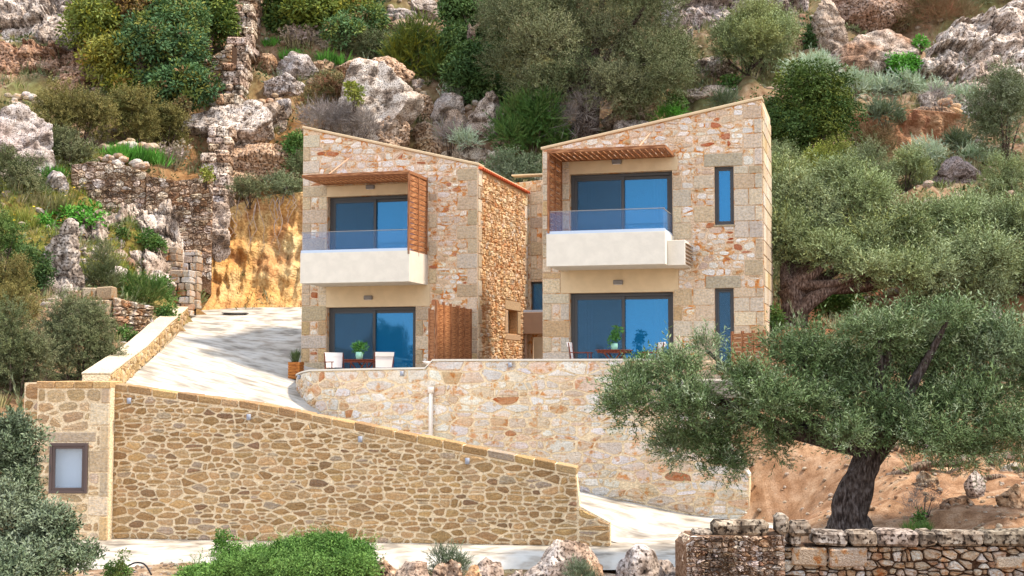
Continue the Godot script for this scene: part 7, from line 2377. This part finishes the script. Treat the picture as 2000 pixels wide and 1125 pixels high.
func scatter(called: String, label: String, mesh: Mesh, mat: Material, n: int, sd: int, area: Rect2, size: Vector2, pal: Array, thresh: float, free := false, upright := 0.2) -> void:
	var rng := RandomNumberGenerator.new()
	rng.seed = sd
	var xs := []
	var cs := []
	var tries := 0
	while xs.size() < n and tries < n * 6:
		tries += 1
		var x := rng.randf_range(area.position.x, area.end.x)
		var z := rng.randf_range(area.position.y, area.end.y)
		if not free and not open_ground(x, z):
			continue
		if rough.get_noise_2d(x * 0.9 + sd, z * 0.9) < thresh:
			continue
		var y := ground(x, z)
		y += unevenness(x, z)
		var s := rng.randf_range(size.x, size.y)
		var b := Basis.from_euler(Vector3(rng.randfn() * upright, rng.randf() * TAU, rng.randfn() * upright)).scaled(Vector3(s, s * rng.randf_range(0.7, 1.1), s))
		xs.append(Transform3D(b, Vector3(x, y, z)))
		cs.append(pick(pal, rng))
	var mm := MultiMesh.new()
	mm.transform_format = MultiMesh.TRANSFORM_3D
	mm.use_colors = true
	mm.mesh = mesh
	mm.instance_count = xs.size()
	for i in xs.size():
		mm.set_instance_transform(i, xs[i])
		mm.set_instance_color(i, cs[i])
	var o := MultiMeshInstance3D.new()
	o.name = numbered(called)
	o.multimesh = mm
	o.material_override = mat
	add_child(o, true)
	o.set_meta("kind", "stuff")
	o.set_meta("label", label)
	o.set_meta("category", "ground cover")


func make_ground_cover():
	var rng := RandomNumberGenerator.new()
	rng.seed = 400
	var st := begin()
	cobble(st, Vector3.ZERO, Vector3(1, 0.7, 0.85), rng, Color.WHITE)
	var pebble := commit(st)
	var hill := Rect2(-34, -82, 68, 57)
	scatter("loose_stones", "loose stones lying all over the rocky hillside", pebble, M.stone, 4600, 401, hill, Vector2(0.05, 0.24), OLD, -0.1, false, 0.5)
	scatter("slope_stones", "small stones and clods on the dirt slope behind the nearest olive", pebble, M.stone, 1500, 402, Rect2(4.6, -30, 8, 9), Vector2(0.012, 0.06), [[2.0, Color(0.60, 0.46, 0.33)], [1.5, Color(0.74, 0.63, 0.51)], [1.0, Color(0.44, 0.29, 0.19)]], -0.5, true, 0.5)
	scatter("verge_gravel", "gravel and small stones on the verge along the near side of the road", pebble, M.stone, 1300, 403, Rect2(-12, -21.7, 16, 3.2), Vector2(0.01, 0.05), OLD, -0.5, true, 0.5)
	scatter("hill_herbs", "low green herbs scattered over the hillside", sprig("broad", 0), M.leaf, 9500, 404, hill, Vector2(0.9, 2.6), GREENS.grey_olive, 0.0)
	scatter("dry_grass", "dry grass tufts scattered over the hillside", sprig("grass", 0), M.leaf, 7800, 405, hill, Vector2(0.7, 1.6), GREENS.straw, -0.06)
	scatter("hill_scrub", "low grey scrub scattered over the hillside", sprig("heath", 0), M.leaf, 11500, 406, hill, Vector2(1.0, 2.4), GREENS.olive, 0.03)
	scatter("meadow_grass", "yellow green grass on the shelf at the left edge of the slope", sprig("grass", 1), M.leaf, 5200, 407, Rect2(-22, -49, 9.5, 8.5), Vector2(0.4, 0.95), GREENS.yellow_green, -0.25)
	scatter("verge_grass", "thin green grass along the road verge", sprig("grass", 0), M.leaf, 700, 408, Rect2(-9, -21.4, 12, 2.6), Vector2(0.15, 0.4), GREENS.yellow_green, 0.05, true)
	st = begin()
	for k in 6:
		var a := TAU * k / 6
		leaf(st, Vector3(0, 0.3, 0), Vector3(cos(a), 0.3, sin(a)).normalized(), Vector3(-sin(a), 0, cos(a)), 0.035, 0.03, Color.WHITE)
	leaf(st, Vector3.ZERO, Vector3.UP, Vector3.RIGHT, 0.3, 0.008, Color(0.3, 0.5, 0.2))
	scatter("yellow_flowers", "little yellow flowers dotting the grassy shelf and ruins", commit(st), M.flower, 260, 409, Rect2(-20, -50, 9, 9), Vector2(1.0, 1.5), [[1.0, Color(0.75, 0.52, 0.02)]], -0.1)
